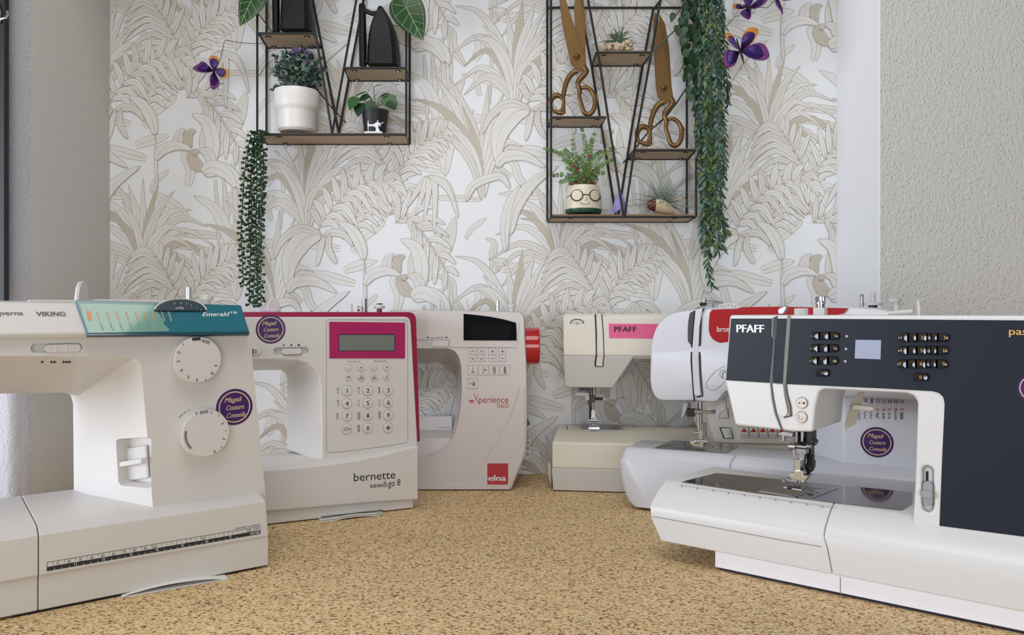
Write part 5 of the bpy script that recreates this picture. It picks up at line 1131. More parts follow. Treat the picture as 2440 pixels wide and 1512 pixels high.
# name
b = MB(); f.text(b, 'PFAFF', 1755.5, 791, 1820, 773, WINK, w=W0-.0009, bold=.028); b.build('lettering', R, sm=False, recalc=False)
GOLDT = mat('gold_letters', (214, 168, 84), 0.45)
b = MB(); f.text(b, 'passport 3.0', 2404.5, 797, 2585, 780, GOLDT, w=W0-.0009, bold=.01); b.build('lettering', R, sm=False, recalc=False)
GOLDK = mat('gold_symbols', (220, 160, 50), 0.4)
GLOSS = mat('glossy_black_key', (10, 11, 16), 0.05, coat=1.0)
def key(pts, sym, m=GLOSS):
    P = f.ps(pts, W0-.0006); b = MB(); cx_ = sum(p[0] for p in P)/len(P); cz = sum(p[1] for p in P)/len(P)
    def rg(s, w): return [Vector((cx_+(u-cx_)*s, w, cz+(v-cz)*s)) for u, v in P]
    b.loft([rg(1.0, W0), rg(1.0, W0-.0022), rg(0.82, W0-.0036), rg(0.35, W0-.0029)], m)
    if sym: put_text(b, sym, Vector((cx_, W0-.0041, cz)), (1, 0, 0), (0, 0, 1), .0030, GOLDK, center=True)
    b.build('key', R, ang=60, recalc=False)
def krow(Cf, x0, x1, yc, h, syms, xs=None):
    """a pill-shaped row of keys; ends are round"""
    n = len(syms); X = xs or [x0+(x1-x0)*i/n for i in range(n+1)]
    for i, s_ in enumerate(syms):
        a, c = X[i]+2, X[i+1]-2
        if i == 0: pts = [(a+h/2-h/2*cos(radians(t)), yc+h/2*sin(radians(t))) for t in (60, 30, 0, -30, -60)]; pts = [(c, yc+h/2), (a+h/2, yc+h/2)]+pts+[(a+h/2, yc-h/2), (c, yc-h/2)]
        elif i == n-1: pts = [(c-h/2+h/2*cos(radians(t)), yc-h/2*sin(radians(t))) for t in (60, 30, 0, -30, -60)]; pts = [(a, yc-h/2), (c-h/2, yc-h/2)]+pts+[(c-h/2, yc+h/2), (a, yc+h/2)]
        else: pts = [(a, yc-h/2), (c, yc-h/2), (c, yc+h/2), (a, yc+h/2)]
        if n == 1: pts = [(a+h/2+h/2*cos(radians(t)), yc+h/2*sin(radians(t))) for t in (120, 150, 180, 210, 240)]+[(c-h/2+h/2*cos(radians(t)), yc+h/2*sin(radians(t))) for t in (-60, -30, 0, 30, 60)]
        key([Cf(*p) for p in pts], s_)
krow(C3, 1068, 1420, 603, 98, ['-', '', '+'], [1068, 1180, 1298, 1420]); krow(C3, 1060, 1412, 750, 98, ['-', '', '+'], [1060, 1172, 1288, 1412]); krow(C3, 1050, 1405, 900, 100, ['I', '', 'o'], [1050, 1163, 1282, 1405]); krow(C3, 1127, 1302, 1047, 100, ['i'])
for yc, x0, s_ in ((623, 303, '123'), (778, 297, '456'), (938, 290, '789')):
    krow(C4, x0, x0+615, yc, 106, [s_[0], '', s_[1], '', '', s_[2]], [x0, x0+130, x0+232, x0+358, x0+400, x0+478, x0+617])
krow(C4, 480, 683, 1098, 108, ['0'])
b = MB()
for x, y in ((1499, 608), (1491, 760), (1482, 909)):
    q = f.p3(*C3(x, y), W0-.0008); b.lathe([(.0013, 0), (.0012, .0003)], q, (0, -1, 0), LINK, n=16)
b.build('indicator_lights', R)
b = MB(); fprism(f, b, [C3(1605, 650), (2099.5, 810), (2098, 855.5), C3(1595, 875)], W0-.0009, W0, mat('pale_blue_screen', (158, 166, 190), 0.25)); b.build('screen', R)
# start and reverse buttons on the head
for (x, y, k) in ((1911.5, 959, 0), (1910.5, 993, 1)):
    q = f.p3(x, y, W0-.0002); rr = f.p3(x, y-13, W0).z-q.z; b = MB(); b.lathe([(rr*1.06, 0), (rr*1.06, .0003)], q, (0, -1, 0), SEAM, n=32); b.lathe([(rr, 0), (rr, .0012), (rr*.9, .0018)], q, (0, -1, 0), mat('satin_champagne', (200, 190, 178), 0.3, metal=0.5), n=32)
    z = q+Vector((0, -.0021, 0))
    if k == 0: b.poly([z+Vector(v) for v in ((.0014, 0, -.001), (.0034, 0, -.001), (.0034, 0, .001), (.0014, 0, .001))], INK); b.poly([z+Vector(v) for v in ((-.0032, 0, -.001), (-.0014, 0, -.001), (-.0023, 0, .0012))], INK); b.ribbon([z+Vector((0, 0, -.0013)), z+Vector((0, 0, .0013))], .0003, (0, -1, 0), INK)
    else: b.ribbon([z+Vector(v) for v in ((-.002, 0, .0025), (-.0028, 0, 0), (-.002, 0, -.002), (.001, 0, -.002), (.0026, 0, -.001))], .0004, (0, -1, 0), INK)
    b.build('round_button', R, recalc=False)
# slider in the column
b = MB(); b.prism(vcaps(2210, 1114, 1215, 10.5, W0), W0+.0045, W0+.0065, GREYP); b.build('slider_slot', R)
b = MB(); fline(f, b, [(2209, 1122), (2209, 1150)], .0022, BLACKP, W0+.0042); b.build('slider_gap', R, sm=False)
b = MB(); b.prism(vcaps(2211, 1147, 1205, 12, W0-.001), W0-.0025, W0+.005, MIDG); a = f.p3(2196, 1183, W0-.004); c = f.p3(2223, 1171, W0-.004); b.box((a.x, W0-.0065, a.z), (c.x, W0, c.z), MIDG); b.build('speed_slider', R, bevel=.001)
# recess panel under the arm, presser-foot lever
b = MB(); b.loft([[f.p3(x, y, .085) for x, y in ((2044, 934), (2058, 935), (2045, 985), (2035, 1012), (2014, 1023), (2012, 1010), (2026, 962))], [f.p3(x, y, .085)+Vector((0, .004, 0)) for x, y in ((2044, 934), (2058, 935), (2045, 985), (2035, 1012), (2014, 1023), (2012, 1010), (2026, 962))]], mat('putty_plastic', (196, 192, 176), 0.4)); b.build('lever_guard', R, bevel=.0006)
b = MB(); fprism(f, b, [(2030, 968), (2034, 964), (2078, 968.5), (2081, 971), (2081, 976), (2077, 978), (2030, 975)], .075, .083, CREAM); b.build('foot_lever', R, bevel=.0012)
# needle area
b = MB(); fbox(f, b, 1893, 1026, 1936, 1060, .055, .07, BLACKP); fvcyl(f, b, 1898, 1027, 1055, 4, .05, STEEL); fvcyl(f, b, 1912, 1027, 1052, 5, .052, STEEL); fprism(f, b, [(1926, 1050), (1934, 1046), (1941, 1053), (1938, 1062), (1930, 1066)], .045, .06, BLACKP); nb = b.build('presser_bar', R, bevel=.0005)
b = MB(); fprism(f, b, [(1852, 1035), (1866, 1027), (1890, 1031), (1888, 1041), (1870, 1038), (1868, 1051), (1862, 1053), (1864, 1037)], .045, .05, STEEL); b.build('thread_hook', nb, bevel=.0004)
b = MB(); fhcyl(f, b, 1881, 1896, 1062, 8, .04, CHROME); fhcyl(f, b, 1896, 1924, 1062, 4.2, .042, CHROME); fhcyl(f, b, 1922, 1934, 1062, 7, .04, STEEL); fbox(f, b, 1887, 1070, 1920, 1079, .04, .052, STEEL); b.build('clamp_screw', nb, bevel=.0004)
b = MB(); fvcyl(f, b, 1892.5, 1068, 1130, 1.2, .038, CHROME, 8); fprism(f, b, [(1903, 1078), (1918, 1078), (1914, 1112), (1907, 1112)], .043, .05, STEEL); fbox(f, b, 1894.5, 1096, 1907, 1121, .038, .05, CHROME); b.build('needle', nb, bevel=.0004)
b = MB(); fprism(f, b, [(1920, 1060), (1932, 1060), (1933, 1098), (1936, 1102), (1935, 1115), (1930, 1126), (1916, 1130), (1912, 1122), (1922, 1100)], .055, .068, BLACKP); 
for k in range(5): fbox(f, b, 1932, 1086+k*7, 1936, 1090+k*7, .054, .062, BLACKP)
b.build('dual_feed_arm', nb, bevel=.0006)
b = MB(); fprism(f, b, [(1892, 1121), (1911, 1121), (1913, 1132), (1922, 1132), (1926, 1136), (1914, 1148), (1902, 1152), (1898, 1146), (1880, 1138), (1881, 1130), (1891, 1128)], .036, .052, CHROME); fprism(f, b, [(1860, 1141), (1865, 1140), (1872, 1146), (1872, 1150), (1865, 1149)], .032, .036, STEEL); fprism(f, b, [(1871, 1139), (1895, 1143), (1910, 1147), (1905, 1151), (1893, 1150), (1871, 1146)], .034, .05, STEEL); fprism(f, b, [(1891, 1147), (1896, 1146), (1901, 1151), (1913, 1148), (1904, 1153), (1897, 1153)], .031, .036, STEEL); b.build('presser_foot', R, bevel=.0006)
# top of the machine
zt = ztop
def tcyl(name, x, prof, w, m, n=24, kn=0.0):
    q = f.p3(x, 740, w); b = MB(); b.lathe(prof, (q.x, w, zt-.002), (0, 0, 1), m, n=n, knurl=kn); b.build(name, R, ang=50); return q
tcyl('pressure_knob', 1909, [(.0075, 0), (.0075, .009), (.006, .0095)], .09, WHITE, 48, .08)
q = f.p3(1955, 740, .09); b = MB(); b.box((q.x-.0065, .085, zt-.002), (q.x+.0055, .097, zt+.008), WHITE); b.lathe([(.0045, 0), (.0045, .016)], (q.x, .09, zt), (0, 0, 1), STEEL, n=20); b.lathe([(.0062, .0125), (.0062, .0135)], (q.x, .09, zt), (0, 0, 1), CHROME, n=24); b.lathe([(.0052, .015), (.0055, .0175), (.0052, .0205)], (q.x, .09, zt), (0, 0, 1), STEEL, n=24, knurl=.12); b.build('bobbin_tension', R)
q = f.p3(2007, 746, .03); b = MB(); b.lathe([(.0105, -.006), (.0105, .0), (.004, .0015)], (q.x, .035, zt-.001), Vector((0, -.2, 1)), WHITE, n=40); b.build('stitch_dial', R)
b = MB(); a = f.p3(2117, 737, .06); c = f.p3(2176, 737, .06); b.tube([(a.x, .06, zt+.002), (c.x, .06, zt+.0035)], [.0018, .0028], WHITE); b.lathe([(.0165, -.001), (.017, 0), (.0165, .001)], (f.p3(2187, 740, .06).x, .06, zt-.001), Vector((1, .25, 0)), WHITE, n=40); b.build('spool_holder', R)
shop_sticker(f, 2466, 925, 36, W0-.0006, rot=0)
# ------------------------------------------------------------------ the two wire shelves on the wallpaper
YF, YBK = 1.2876, 1.3475
WOODM, wnt, wb = nodes('shelf_wood')
tc = wnt.nodes.new('ShaderNodeTexCoord'); mp = wnt.nodes.new('ShaderNodeMapping'); mp.inputs['Scale'].default_value = (12, 180, 180); nn_ = wnt.nodes.new('ShaderNodeTexNoise'); nn_.inputs['Scale'].default_value = 3; nn_.inputs['Detail'].default_value = 4
rr_ = wnt.nodes.new('ShaderNodeValToRGB'); rr_.color_ramp.elements[0].color = (*lin((108, 76, 48)), 1); rr_.color_ramp.elements[1].color = (*lin((166, 124, 84)), 1)
wnt.links.new(tc.outputs['Object'], mp.inputs[0]); wnt.links.new(mp.outputs[0], nn_.inputs['Vector']); wnt.links.new(nn_.outputs['Fac'], rr_.inputs[0]); wnt.links.new(rr_.outputs[0], wb.inputs['Base Color']); wb.inputs['Roughness'].default_value = 0.5
HARD = mat('hardboard_underside', (172, 152, 128), 0.8, var=0.1, vscale=200)
WR = 0.0020
class Loc:
    def __init__(s, name, px, py, Y, label, cat, group=None):
        s.o = at(px, py, Y); s.Y = Y; s.root = empty(name, s.o, 0, label, cat, group)
    def __call__(s, px, py, Y=None): return at(px, py, Y if Y else s.Y)-s.o
def shelf(px0, py0, label, front, back, boards, rails):
    s = Loc('wire_shelf', px0, py0, YF, label, 'shelf', None); b = MB()
    for P in front: b.tube([s(x, y, YF) for x, y in P], WR, BLACKM, n=8)
    for P in back: b.tube([s(x, y, YBK) for x, y in P], WR, BLACKM, n=8)
    for (a, c) in rails: b.tube([s(*a), s(*c)], WR, BLACKM, n=8)
    b.build('wire_frame', s.root)
    for (x0, x1, yt, yb, xb0, xb1, ybk) in boards:
        # board on a wire rectangle
        A = s(x0, yb, YF); B_ = s(x1, yb, YF); C_ = s(xb1, ybk, YBK); D = s(xb0, ybk, YBK); zt = s(x0, yt, YF).z; zb = A.z; zk = (C_.z+zb)/2
        zz = zb-0.0005
        r = MB(); r.tube([A, B_, C_, D, A], WR, BLACKM, n=8); r.build('board_rail', s.root)
        i = 0.0022
        pl = [Vector((A.x+i, A.y+i, 0)), Vector((B_.x-i, B_.y+i, 0)), Vector((C_.x-i, C_.y-i, 0)), Vector((D.x+i, D.y-i, 0))]
        def zat(p): t = (p.y-A.y)/(C_.y-A.y); return A.z+(C_.z-A.z)*t
        r = MB(); lo = [Vector((p.x, p.y, zat(p)-0.0006)) for p in pl]; hi = [Vector((p.x, p.y, zat(p)+max(0.0022, zt-A.z))) for p in pl]
        r.loft([lo, hi], WOODM); r.mats.append(HARD); r.m = [1 if k == 4 else 0 for k in range(len(r.f))]
        bd = r.build('board', s.root, sm=False)
        for u in (0.13, 0.87):
            for v_ in (0.14, 0.9):
                p = lo[0].lerp(lo[1], u).lerp(lo[3].lerp(lo[2], u), v_); r = MB(); r.box((p.x-.004, p.y-.0022, p.z-.0012), (p.x+.004, p.y+.0022, p.z), BLACKM); r.ball((p.x, p.y, p.z-.0014), .0014, CHROME, n=8); r.build('clip', bd)
    return s
shelf(613, 322, 'left black wire shelf with brown boards holding irons and potted plants',
      [[(613, -120), (613, 322)], [(968, -120), (968, 325)], [(711, -120), (739, 0), (792, 323)], [(877, -120), (849, 0), (790.5, 323)]],
      [[(635, -112), (635, 340)], [(976, -112), (976, 343)], [(721, -112), (745.6, 0), (812, 341)], [(892, -112), (866, 0), (803, 341)], [(635, -112), (976, -112)]],
      [(616, 748, 76.5, 79.5, 636, 764, 113), (821, 969, 158.5, 162, 831, 975, 191.5), (614, 968, 316, 320.5, 636, 976, 342.5), (613, 968, -123, -120, 635, 976, -112)], [])
shelf(1312.8, 517, 'right black wire shelf with brown boards holding scissors and air plants',
      [[(1312.8, -120), (1312.8, 516)], [(1658.6, -120), (1658.6, 516)], [(1374, -120), (1401, 0), (1427, 139), (1485.5, 516)], [(1595, -120), (1573.7, 0), (1552, 127), (1520, 300), (1488, 516)]],
      [[(1304, -112), (1304, 527)], [(1636.5, -112), (1636.5, 527)], [(1358, -112), (1380, 0), (1410, 159), (1470, 527)], [(1595, -112), (1574, 0), (1556, 24), (1531, 157), (1506, 300), (1471, 527)], [(1304, -112), (1637, -112)]],
      [(1421, 1552, 120, 125, 1409, 1532, 156), (1313, 1443, 275.5, 279.5, 1306, 1432, 301.5), (1513, 1658, 352.5, 358, 1498, 1640, 378.5), (1313, 1658, 510, 516.5, 1304, 1638, 528), (1313, 1658, -123, -120, 1304, 1638, -112)],
      [(( 1304, 18.5, YBK), (1636, 18.5, YBK))])
# small fixing plate of the back rail
# ------------------------------------------------------------------ leaves
def leaf(mb, p, d, up, L, W, m, droop=0.2, fold=0.15, seg=4, shape='lance'):
    p = Vector(p); d = Vector(d).normalized(); up = Vector(up); up = (up-d*up.dot(d)); up = up.normalized() if up.length > 1e-5 else d.orthogonal().normalized(); s = d.cross(up)
    vs = []; fs = []
    for i in range(seg+1):
        t = i/seg
        if shape == 'lance': w = sin(pi*min(1, t*0.92+0.05))**0.9
        elif shape == 'round': w = sqrt(max(0, 1-(2*t-1)**2))**0.8
        else: w = (1.15*sin(pi*min(1, 0.12+0.88*t)**0.75))
        if i == seg: w = 0.02
        if i == 0: w = 0.08 if shape != 'heart' else 0.5
        c = p+d*(L*t)-up*(droop*L*t*t)
        vs += [c-s*(W/2*w)+up*(fold*W*w/2), c, c+s*(W/2*w)+up*(fold*W*w/2)]
    for i in range(seg): k = 3*i; fs += [(k, k+1, k+4, k+3), (k+1, k+2, k+5, k+4)]
    mb.add(vs, fs, m)
G_DARK = mat('dark_green_leaf', (30, 62, 34), 0.45); G_MID = mat('green_leaf', (52, 96, 48), 0.45); G_BRIGHT = mat('bright_green_leaf', (96, 136, 52), 0.5)
G_BLUE = mat('blue_green_leaf', (84, 112, 98), 0.5); G_BLUED = mat('dark_blue_green_leaf', (44, 72, 62), 0.5); G_GREY = mat('grey_green_leaf', (134, 148, 134), 0.55); G_OLIVE = mat('olive_leaf', (84, 100, 46), 0.5)
PURP = mat('purple_flower', (120, 78, 160), 0.5); MAUVE = mat('mauve_leaf', (110, 96, 120), 0.55); TERR = mat('red_brown_leaf', (128, 66, 44), 0.5)
rnd = random.Random(4)
# ------------------------------------------------------------------ flat irons
IRON = mat('old_black_iron', (14, 15, 20), 0.42, metal=0.3, bump=0.7, bscale=260, var=0.4, vscale=120)
def iron(label, hx, hy0, hy1, bx0, bx1, tipx, tipy, yb, Y):
    s = Loc('flat_iron', (bx0+bx1)/2, yb, Y, label, 'iron', 'antique flat irons on the left shelf')
    b = MB(); rings = []; K = 10
    for i in range(K+1):
        t = i/K; y = yb+(tipy-yb)*t; hw = (1-t**2.6)**0.75 if t < 1 else 0.0
        hw = max(hw, 0.13); cx = (bx0+bx1)/2+(tipx-(bx0+bx1)/2)*t**2; a = (bx1-bx0)/2*hw
        d = 0.016*(0.45+0.55*hw); q = s(cx, y); r = a/F*Y
        rings.append([q+Vector((r*x, d*yy, 0)) for x, yy in ((-1, -.55), (-.82, -1), (.62, -1), (.86, -.7), (1, -.1), (1, .9), (-.5, 1), (-.9, .6))])
    b.loft(rings, IRON); b.build('iron_body', s.root, bevel=.0012, lim=20)
    b = MB(); b.tube([s(hx, hy1-1), s(hx-1, (hy0+hy1)/2), s(hx-2, hy0+4), s(hx-2, hy0)], [.0062, .0066, .0060, .0045], IRON, n=12); b.build('handle', s.root)
    b = MB(); b.tube([s(hx, hy0+14), s((hx+tipx)/2, hy0+22), s(tipx+2, tipy+16)], [.0042, .0040, .0060], IRON, n=10); b.build('handle_bracket', s.root)
    b = MB(); b.tube([s(hx, hy1-12), s((hx+bx0)/2+4, hy1-10), s(bx0+14, hy1-10)], .0040, IRON, n=10); b.build('handle_bracket', s.root)
iron('black antique flat iron standing on its heel above the white pot', 658, -88, 76, 671, 744, 705, -100, 76.5, 1.318)
iron('black antique flat iron standing on its heel above the small black pot', 865, 10, 158, 877, 952, 908, 18, 158.5, 1.318)
# ------------------------------------------------------------------ white pot with lavender-flecked bush
s = Loc('potted_plant', 707, 316, 1.318, 'bushy grey-green plant with purple flowers in a two-tiered white pot', 'potted plant')
def R_(px, Y=1.318): return px/F*Y
b = MB(); z = lambda y: s(707, y).z
prof = [(R_(38), 0.0), (R_(43.5), z(311)), (R_(45), z(304)), (R_(45.3), z(270)), (R_(46.5), z(267)), (R_(50.5), z(262)), (R_(52), z(255)), (R_(52.6), z(222)), (R_(51.5), z(218.5)), (R_(49), z(219)), (R_(48), z(230)), (R_(10), z(231))]
b.lathe(prof, (0, 0, 0), (0, 0, 1), mat('white_ceramic', (226, 224, 220), 0.35, bump=.05, bscale=300), n=56); b.build('pot', s.root)
b = MB(); fl = MB(); c = s(712, 195)
stems = MB()
for k in range(70):
    a = rnd.uniform(0, 2*pi); e = rnd.uniform(-0.15, 1.5); r = rnd.uniform(.6, 1)
    tip = Vector((cos(a)*cos(e)*R_(80)*r, sin(a)*cos(e)*.038*r, sin(max(e, -.1))*R_(82)*r+(-.006 if e < .1 else 0)))
    if tip.x < -R_(72): tip.x = -R_(70)
    base = s(707, 222)+Vector((tip.x*.35, tip.y*.3, 0)); tipw = c+tip
    if tipw.y > 0.024: tipw.y = 0.024
    path = spline([base, base.lerp(tipw, .5)+Vector((0, 0, .008)), tipw], 5); stems.tube(path, .0005, G_BLUED, n=4)
    for i in range(2, len(path)):
        for q in range(3):
            d = Vector((rnd.uniform(-1, 1), rnd.uniform(-1, .5), rnd.uniform(-.3, .8))); m_ = rnd.choice((G_BLUE, G_BLUE, G_BLUED, G_DARK, MAUVE, G_BLUED, G_GREY, G_GREY))
            leaf(b, path[i], d, Vector((rnd.uniform(-.4, .4), -1, rnd.uniform(0, 1))), rnd.uniform(.0055, .0085), rnd.uniform(.005, .007), m_, droop=.1, seg=3, shape='round')
    if k % 2 == 0:
        for q in range(5):
            d = Vector((rnd.uniform(-1, 1), rnd.uniform(-1, 0), rnd.uniform(-1, 1))); leaf(fl, tipw+Vector((0, -.003, 0)), d, (0, -1, 0), .0045, .0022, PURP, seg=2)
stems.build('stems', s.root, sm=False); b.build('foliage', s.root, sm=False, recalc=False); fl.build('flowers', s.root, sm=False, recalc=False)
# ------------------------------------------------------------------ small black pot with round leaves
s = Loc('potted_plant', 894, 320, 1.318, 'small plant with round green leaves in a tapered black pot', 'potted plant')
b = MB(); z = lambda y: s(894, y).z
b.lathe([(R_(25), 0), (R_(25.5), .001), (R_(31.5), z(268)), (R_(33), z(265)), (R_(31), z(265)), (R_(30), z(270)), (R_(5), z(270))], (0, 0, 0), (0, 0, 1), mat('matt_black_pot', (20, 21, 26), .5), n=40); b.build('pot', s.root)
for (tx, ty, L, W, dx, dz, m_, n_) in ((862, 246, 34, 34, -.3, -1, G_DARK, (-.5, -1, .3)), (850, 232, 36, 30, -.5, -.8, G_MID, (-.3, -1, .5)), (880, 228, 30, 26, -.6, -.3, G_DARK, (0, -.8, 1)), (890, 207, 32, 10, .9, .25, G_MID, (0, -.2, 1)), (920, 228, 38, 34, .5, -.8, G_MID, (.2, -1, .3)), (905, 232, 28, 24, .7, .3, G_DARK, (0, -.6, 1)), (929, 240, 26, 26, .6, -1, G_DARK, (.5, -1, .1)), (885, 240, 26, 22, -.1, -.6, G_DARK, (0, -1, .3)), (872, 219, 34, 16, -.9, -.35, G_MID, (0, -.5, 1))):
    b = MB(); p = s(tx, ty, 1.31+rnd.uniform(-.012, .012)); b.tube(spline([s(894+rnd.uniform(-6, 6), 268), s(894, 268).lerp(p, .5)+Vector((0, 0, .006)), p], 5), .0007, G_OLIVE, n=5)
    leaf(b, p, (dx, -.15, dz), n_, R_(L), R_(W), m_, droop=.1, fold=.12, seg=6, shape='heart'); b.build('leaf', s.root, ang=60, recalc=False)
# ------------------------------------------------------------------ miniature white sewing machine
s = Loc('sewing_machine_figurine', 891, 320.5, 1.300, 'tiny white toy sewing machine figurine in front of the black pot', 'figurine')
FW = mat('white_resin', (228, 228, 232), .4); b = MB(); P = lambda pts, y0, y1: b.loft([[s(x, y)+Vector((0, y0, 0)) for x, y in pts], [s(x, y)+Vector((0, y1, 0)) for x, y in pts]], FW)
P([(869.5, 320), (912, 320), (912, 316), (910, 314.5), (871, 314.5), (869.5, 316)], -.006, .006); b.build('base', s.root, bevel=.0004)
b = MB(); P([(894, 315), (907, 315), (904, 309), (901.5, 303), (903, 299), (905, 297), (904, 293), (900, 291), (897, 292), (893, 295), (886, 297), (880, 296), (879, 295), (879, 293), (876, 293), (876, 301), (879, 301.5), (886, 301), (892, 302), (896, 305), (896, 310)], -.0022, .0022); b.build('arm', s.root, bevel=.0004)
b = MB(); b.tube([s(877.5, 289), s(877.5, 313)], .0008, FW, n=8); b.ball(s(877.5, 289), .0013, FW, n=8); b.build('needle_bar', s.root)
b = MB(); b.lathe([(.0012, 0), (.0036, .0006), (.0036, .0018), (.0012, .0024)], s(904.5, 297), (1, 0, 0), FW, n=16); b.ball(s(912, 292), .0012, FW, n=8); b.tube([s(907, 296), s(912, 292)], .0006, FW, n=6); b.build('handwheel', s.root)
b = MB(); b.lathe([(.0011, 0), (.0011, .002), (.0016, .003), (.0008, .004)], s(900, 292), (0, 0, 1), FW, n=10); b.build('spool', s.root)
# ------------------------------------------------------------------ trailing succulent at the left shelf
s = Loc('trailing_plant', 622, 314, 1.285, 'dark green trailing succulent with bead leaves hanging from the left shelf corner', 'hanging plant')
BEAD = mat('bead_leaf_green', (40, 72, 36), .35); BEADD = mat('bead_leaf_dark', (24, 46, 26), .4)
def teardrop(mb, p, d, L, r, m):
    d = Vector(d).normalized(); q = d.to_track_quat('Z', 'Y'); rings = []
    for t, rr in ((0, .15), (.25, .45), (.55, .9), (.8, 1), (.95, .6), (1, .1)): rings.append([p+q @ Vector((r*rr*cos(a), r*rr*sin(a), L*t)) for a in [k*pi/3 for k in range(6)]])
    mb.loft(rings, m)
for (pts, Y) in (([(617, 312), (600, 318), (590, 360), (582, 420), (577, 500), (574, 560), (577, 610), (580, 682)], 1.272), ([(620, 310), (605, 330), (598, 400), (600, 500), (597, 600), (594, 728)], 1.285), ([(623, 312), (620, 340), (622, 420), (622, 520), (621, 620), (622, 729)], 1.270), ([(624, 312), (612, 345), (612, 440), (610, 540), (612, 640), (614, 729)], 1.292), ([(626, 308), (616, 330), (606, 380), (596, 440), (592, 520), (596, 590)], 1.278), ([(630, 312), (625, 335), (628, 380), (626, 450), (618, 560), (606, 660), (603, 729)], 1.28)):
    b = MB(); path = spline([s(x, y, Y) for x, y in pts], 9); b.tube(path, .0008, BEADD, n=5)
    Ls = 0; nx = .003; side = 0
    for i in range(1, len(path)):
        seg = path[i]-path[i-1]; l = seg.length
        while Ls+l > nx:
            p = path[i-1]+seg*((nx-Ls)/l); a = side*2.4+rnd.uniform(-.5, .5); d = Vector((cos(a), sin(a)*.8, rnd.uniform(-.5, .1))); teardrop(b, p, d, rnd.uniform(.0065, .0085), rnd.uniform(.0023, .0030), BEAD if rnd.random() > .4 else BEADD); side += 1; nx += .0034
        Ls += l
    b.build('strand', s.root, ang=60, recalc=False)
# ------------------------------------------------------------------ heart-leaved plant on top of the left shelf
s = Loc('heart_leaf_plant', 790, -134, 1.318, 'plant on the left shelf with large dark heart-shaped leaves and pale veins', 'potted plant')
b = MB(); b.lathe([(.03, 0), (.038, .05), (.04, .055), (.036, .055), (.03, .045), (.002, .045)], (0, 0, .002), (0, 0, 1), mat('grey_pot', (150, 148, 144), .6), n=36); b.build('pot', s.root)
VEIN = mat('pale_leaf_vein', (136, 164, 96), .5); HL = mat('heart_leaf_green', (26, 64, 30), .3)
def heart(cx, cy, tipx, tipy, wpx, Y, nrm):
    b = MB(); c = s(cx, cy, Y); t = s(tipx, tipy, Y); ax = (t-c); L = ax.length; ax.normalize(); nn = Vector(nrm); sd = ax.cross(nn).normalized(); nn = sd.cross(ax).normalized(); W = R_(wpx, Y)/2
    half = [(-.22, .10), (-.30, .45), (-.22, .80), (-.02, 1.0), (.2, .98), (.42, .82), (.62, .58), (.8, .32), (.93, .10), (1.0, 0.0)]
    def pt(a, w): return c+ax*(L*a)+sd*(W*w)-nn*(.004*w*w+.006*a*a)
    half = [(p.x, p.y) for p in spline([Vector(h) for h in half], 3)]; nh = len(half); mid = [pt(max(a, 0.0), 0) for a, w in half]
    for sg in (-1, 1):
        ed = [pt(a, sg*w) for a, w in half]; q1 = [pt(a*.96, sg*w*.5) for a, w in half]
        b.add(mid+q1+ed, [(i, i+1, i+nh+1, i+nh) for i in range(nh-1)]+[(i+nh, i+nh+1, i+2*nh+1, i+2*nh) for i in range(nh-1)], HL)
        for a0, a1, w1 in ((0.02, -.20, .62), (.05, .12, .85), (.22, .40, .72), (.42, .62, .48), (.62, .78, .26)):
            path = [pt(a0+(a1-a0)*k/6, sg*w1*k/6)-nn*-.0006 for k in range(7)]; b.ribbon(path, .0007, nn, VEIN)
        path = [pt(a, sg*w*.8)+nn*.0006 for a, w in half[1:]]; b.ribbon(path, .0005, nn, VEIN)
    b.ribbon([pt(k/8, 0)+nn*.0007 for k in range(9)], .0011, nn, VEIN)
    st = s(790+(cx-790)*.1, -180, 1.318); lf = b.build('leaf', s.root, ang=70, recalc=False)
    b = MB(); b.tube(spline([st, (st+c)/2+Vector((0, -.02, .025)), c+nn*.001], 8), .0011, G_OLIVE, n=6); b.build('leaf_stalk', lf)
heart(606, -12, 568, 62, 62, 1.262, (0.15, -1, .2)); heart(966, 14, 1009, 96, 82, 1.262, (-.1, -1, .25))
# dark rod leaning behind each shelf
s = Loc('plant_rod', 824, 292, 1.338, 'thin dark rod slanting behind the left shelf', 'rod')
b = MB(); b.tube([s(612, 28, 1.338), s(697, 140, 1.342), s(790, 256, 1.343), s(824, 292, 1.336)], .0011, BLACKM, n=6); b.build('rod_wire', s.root)
s = Loc('plant_rod', 1485, 388, 1.3, 'thin dark rod slanting across behind the large scissors on the right shelf', 'rod')
b = MB(); b.tube([s(1640, 203, 1.335), s(1610, 248, 1.338), s(1587, 278, 1.34), s(1545, 314, 1.34), s(1485, 388, 1.342)], .0014, BLACKM, n=6); b.build('rod_wire', s.root)
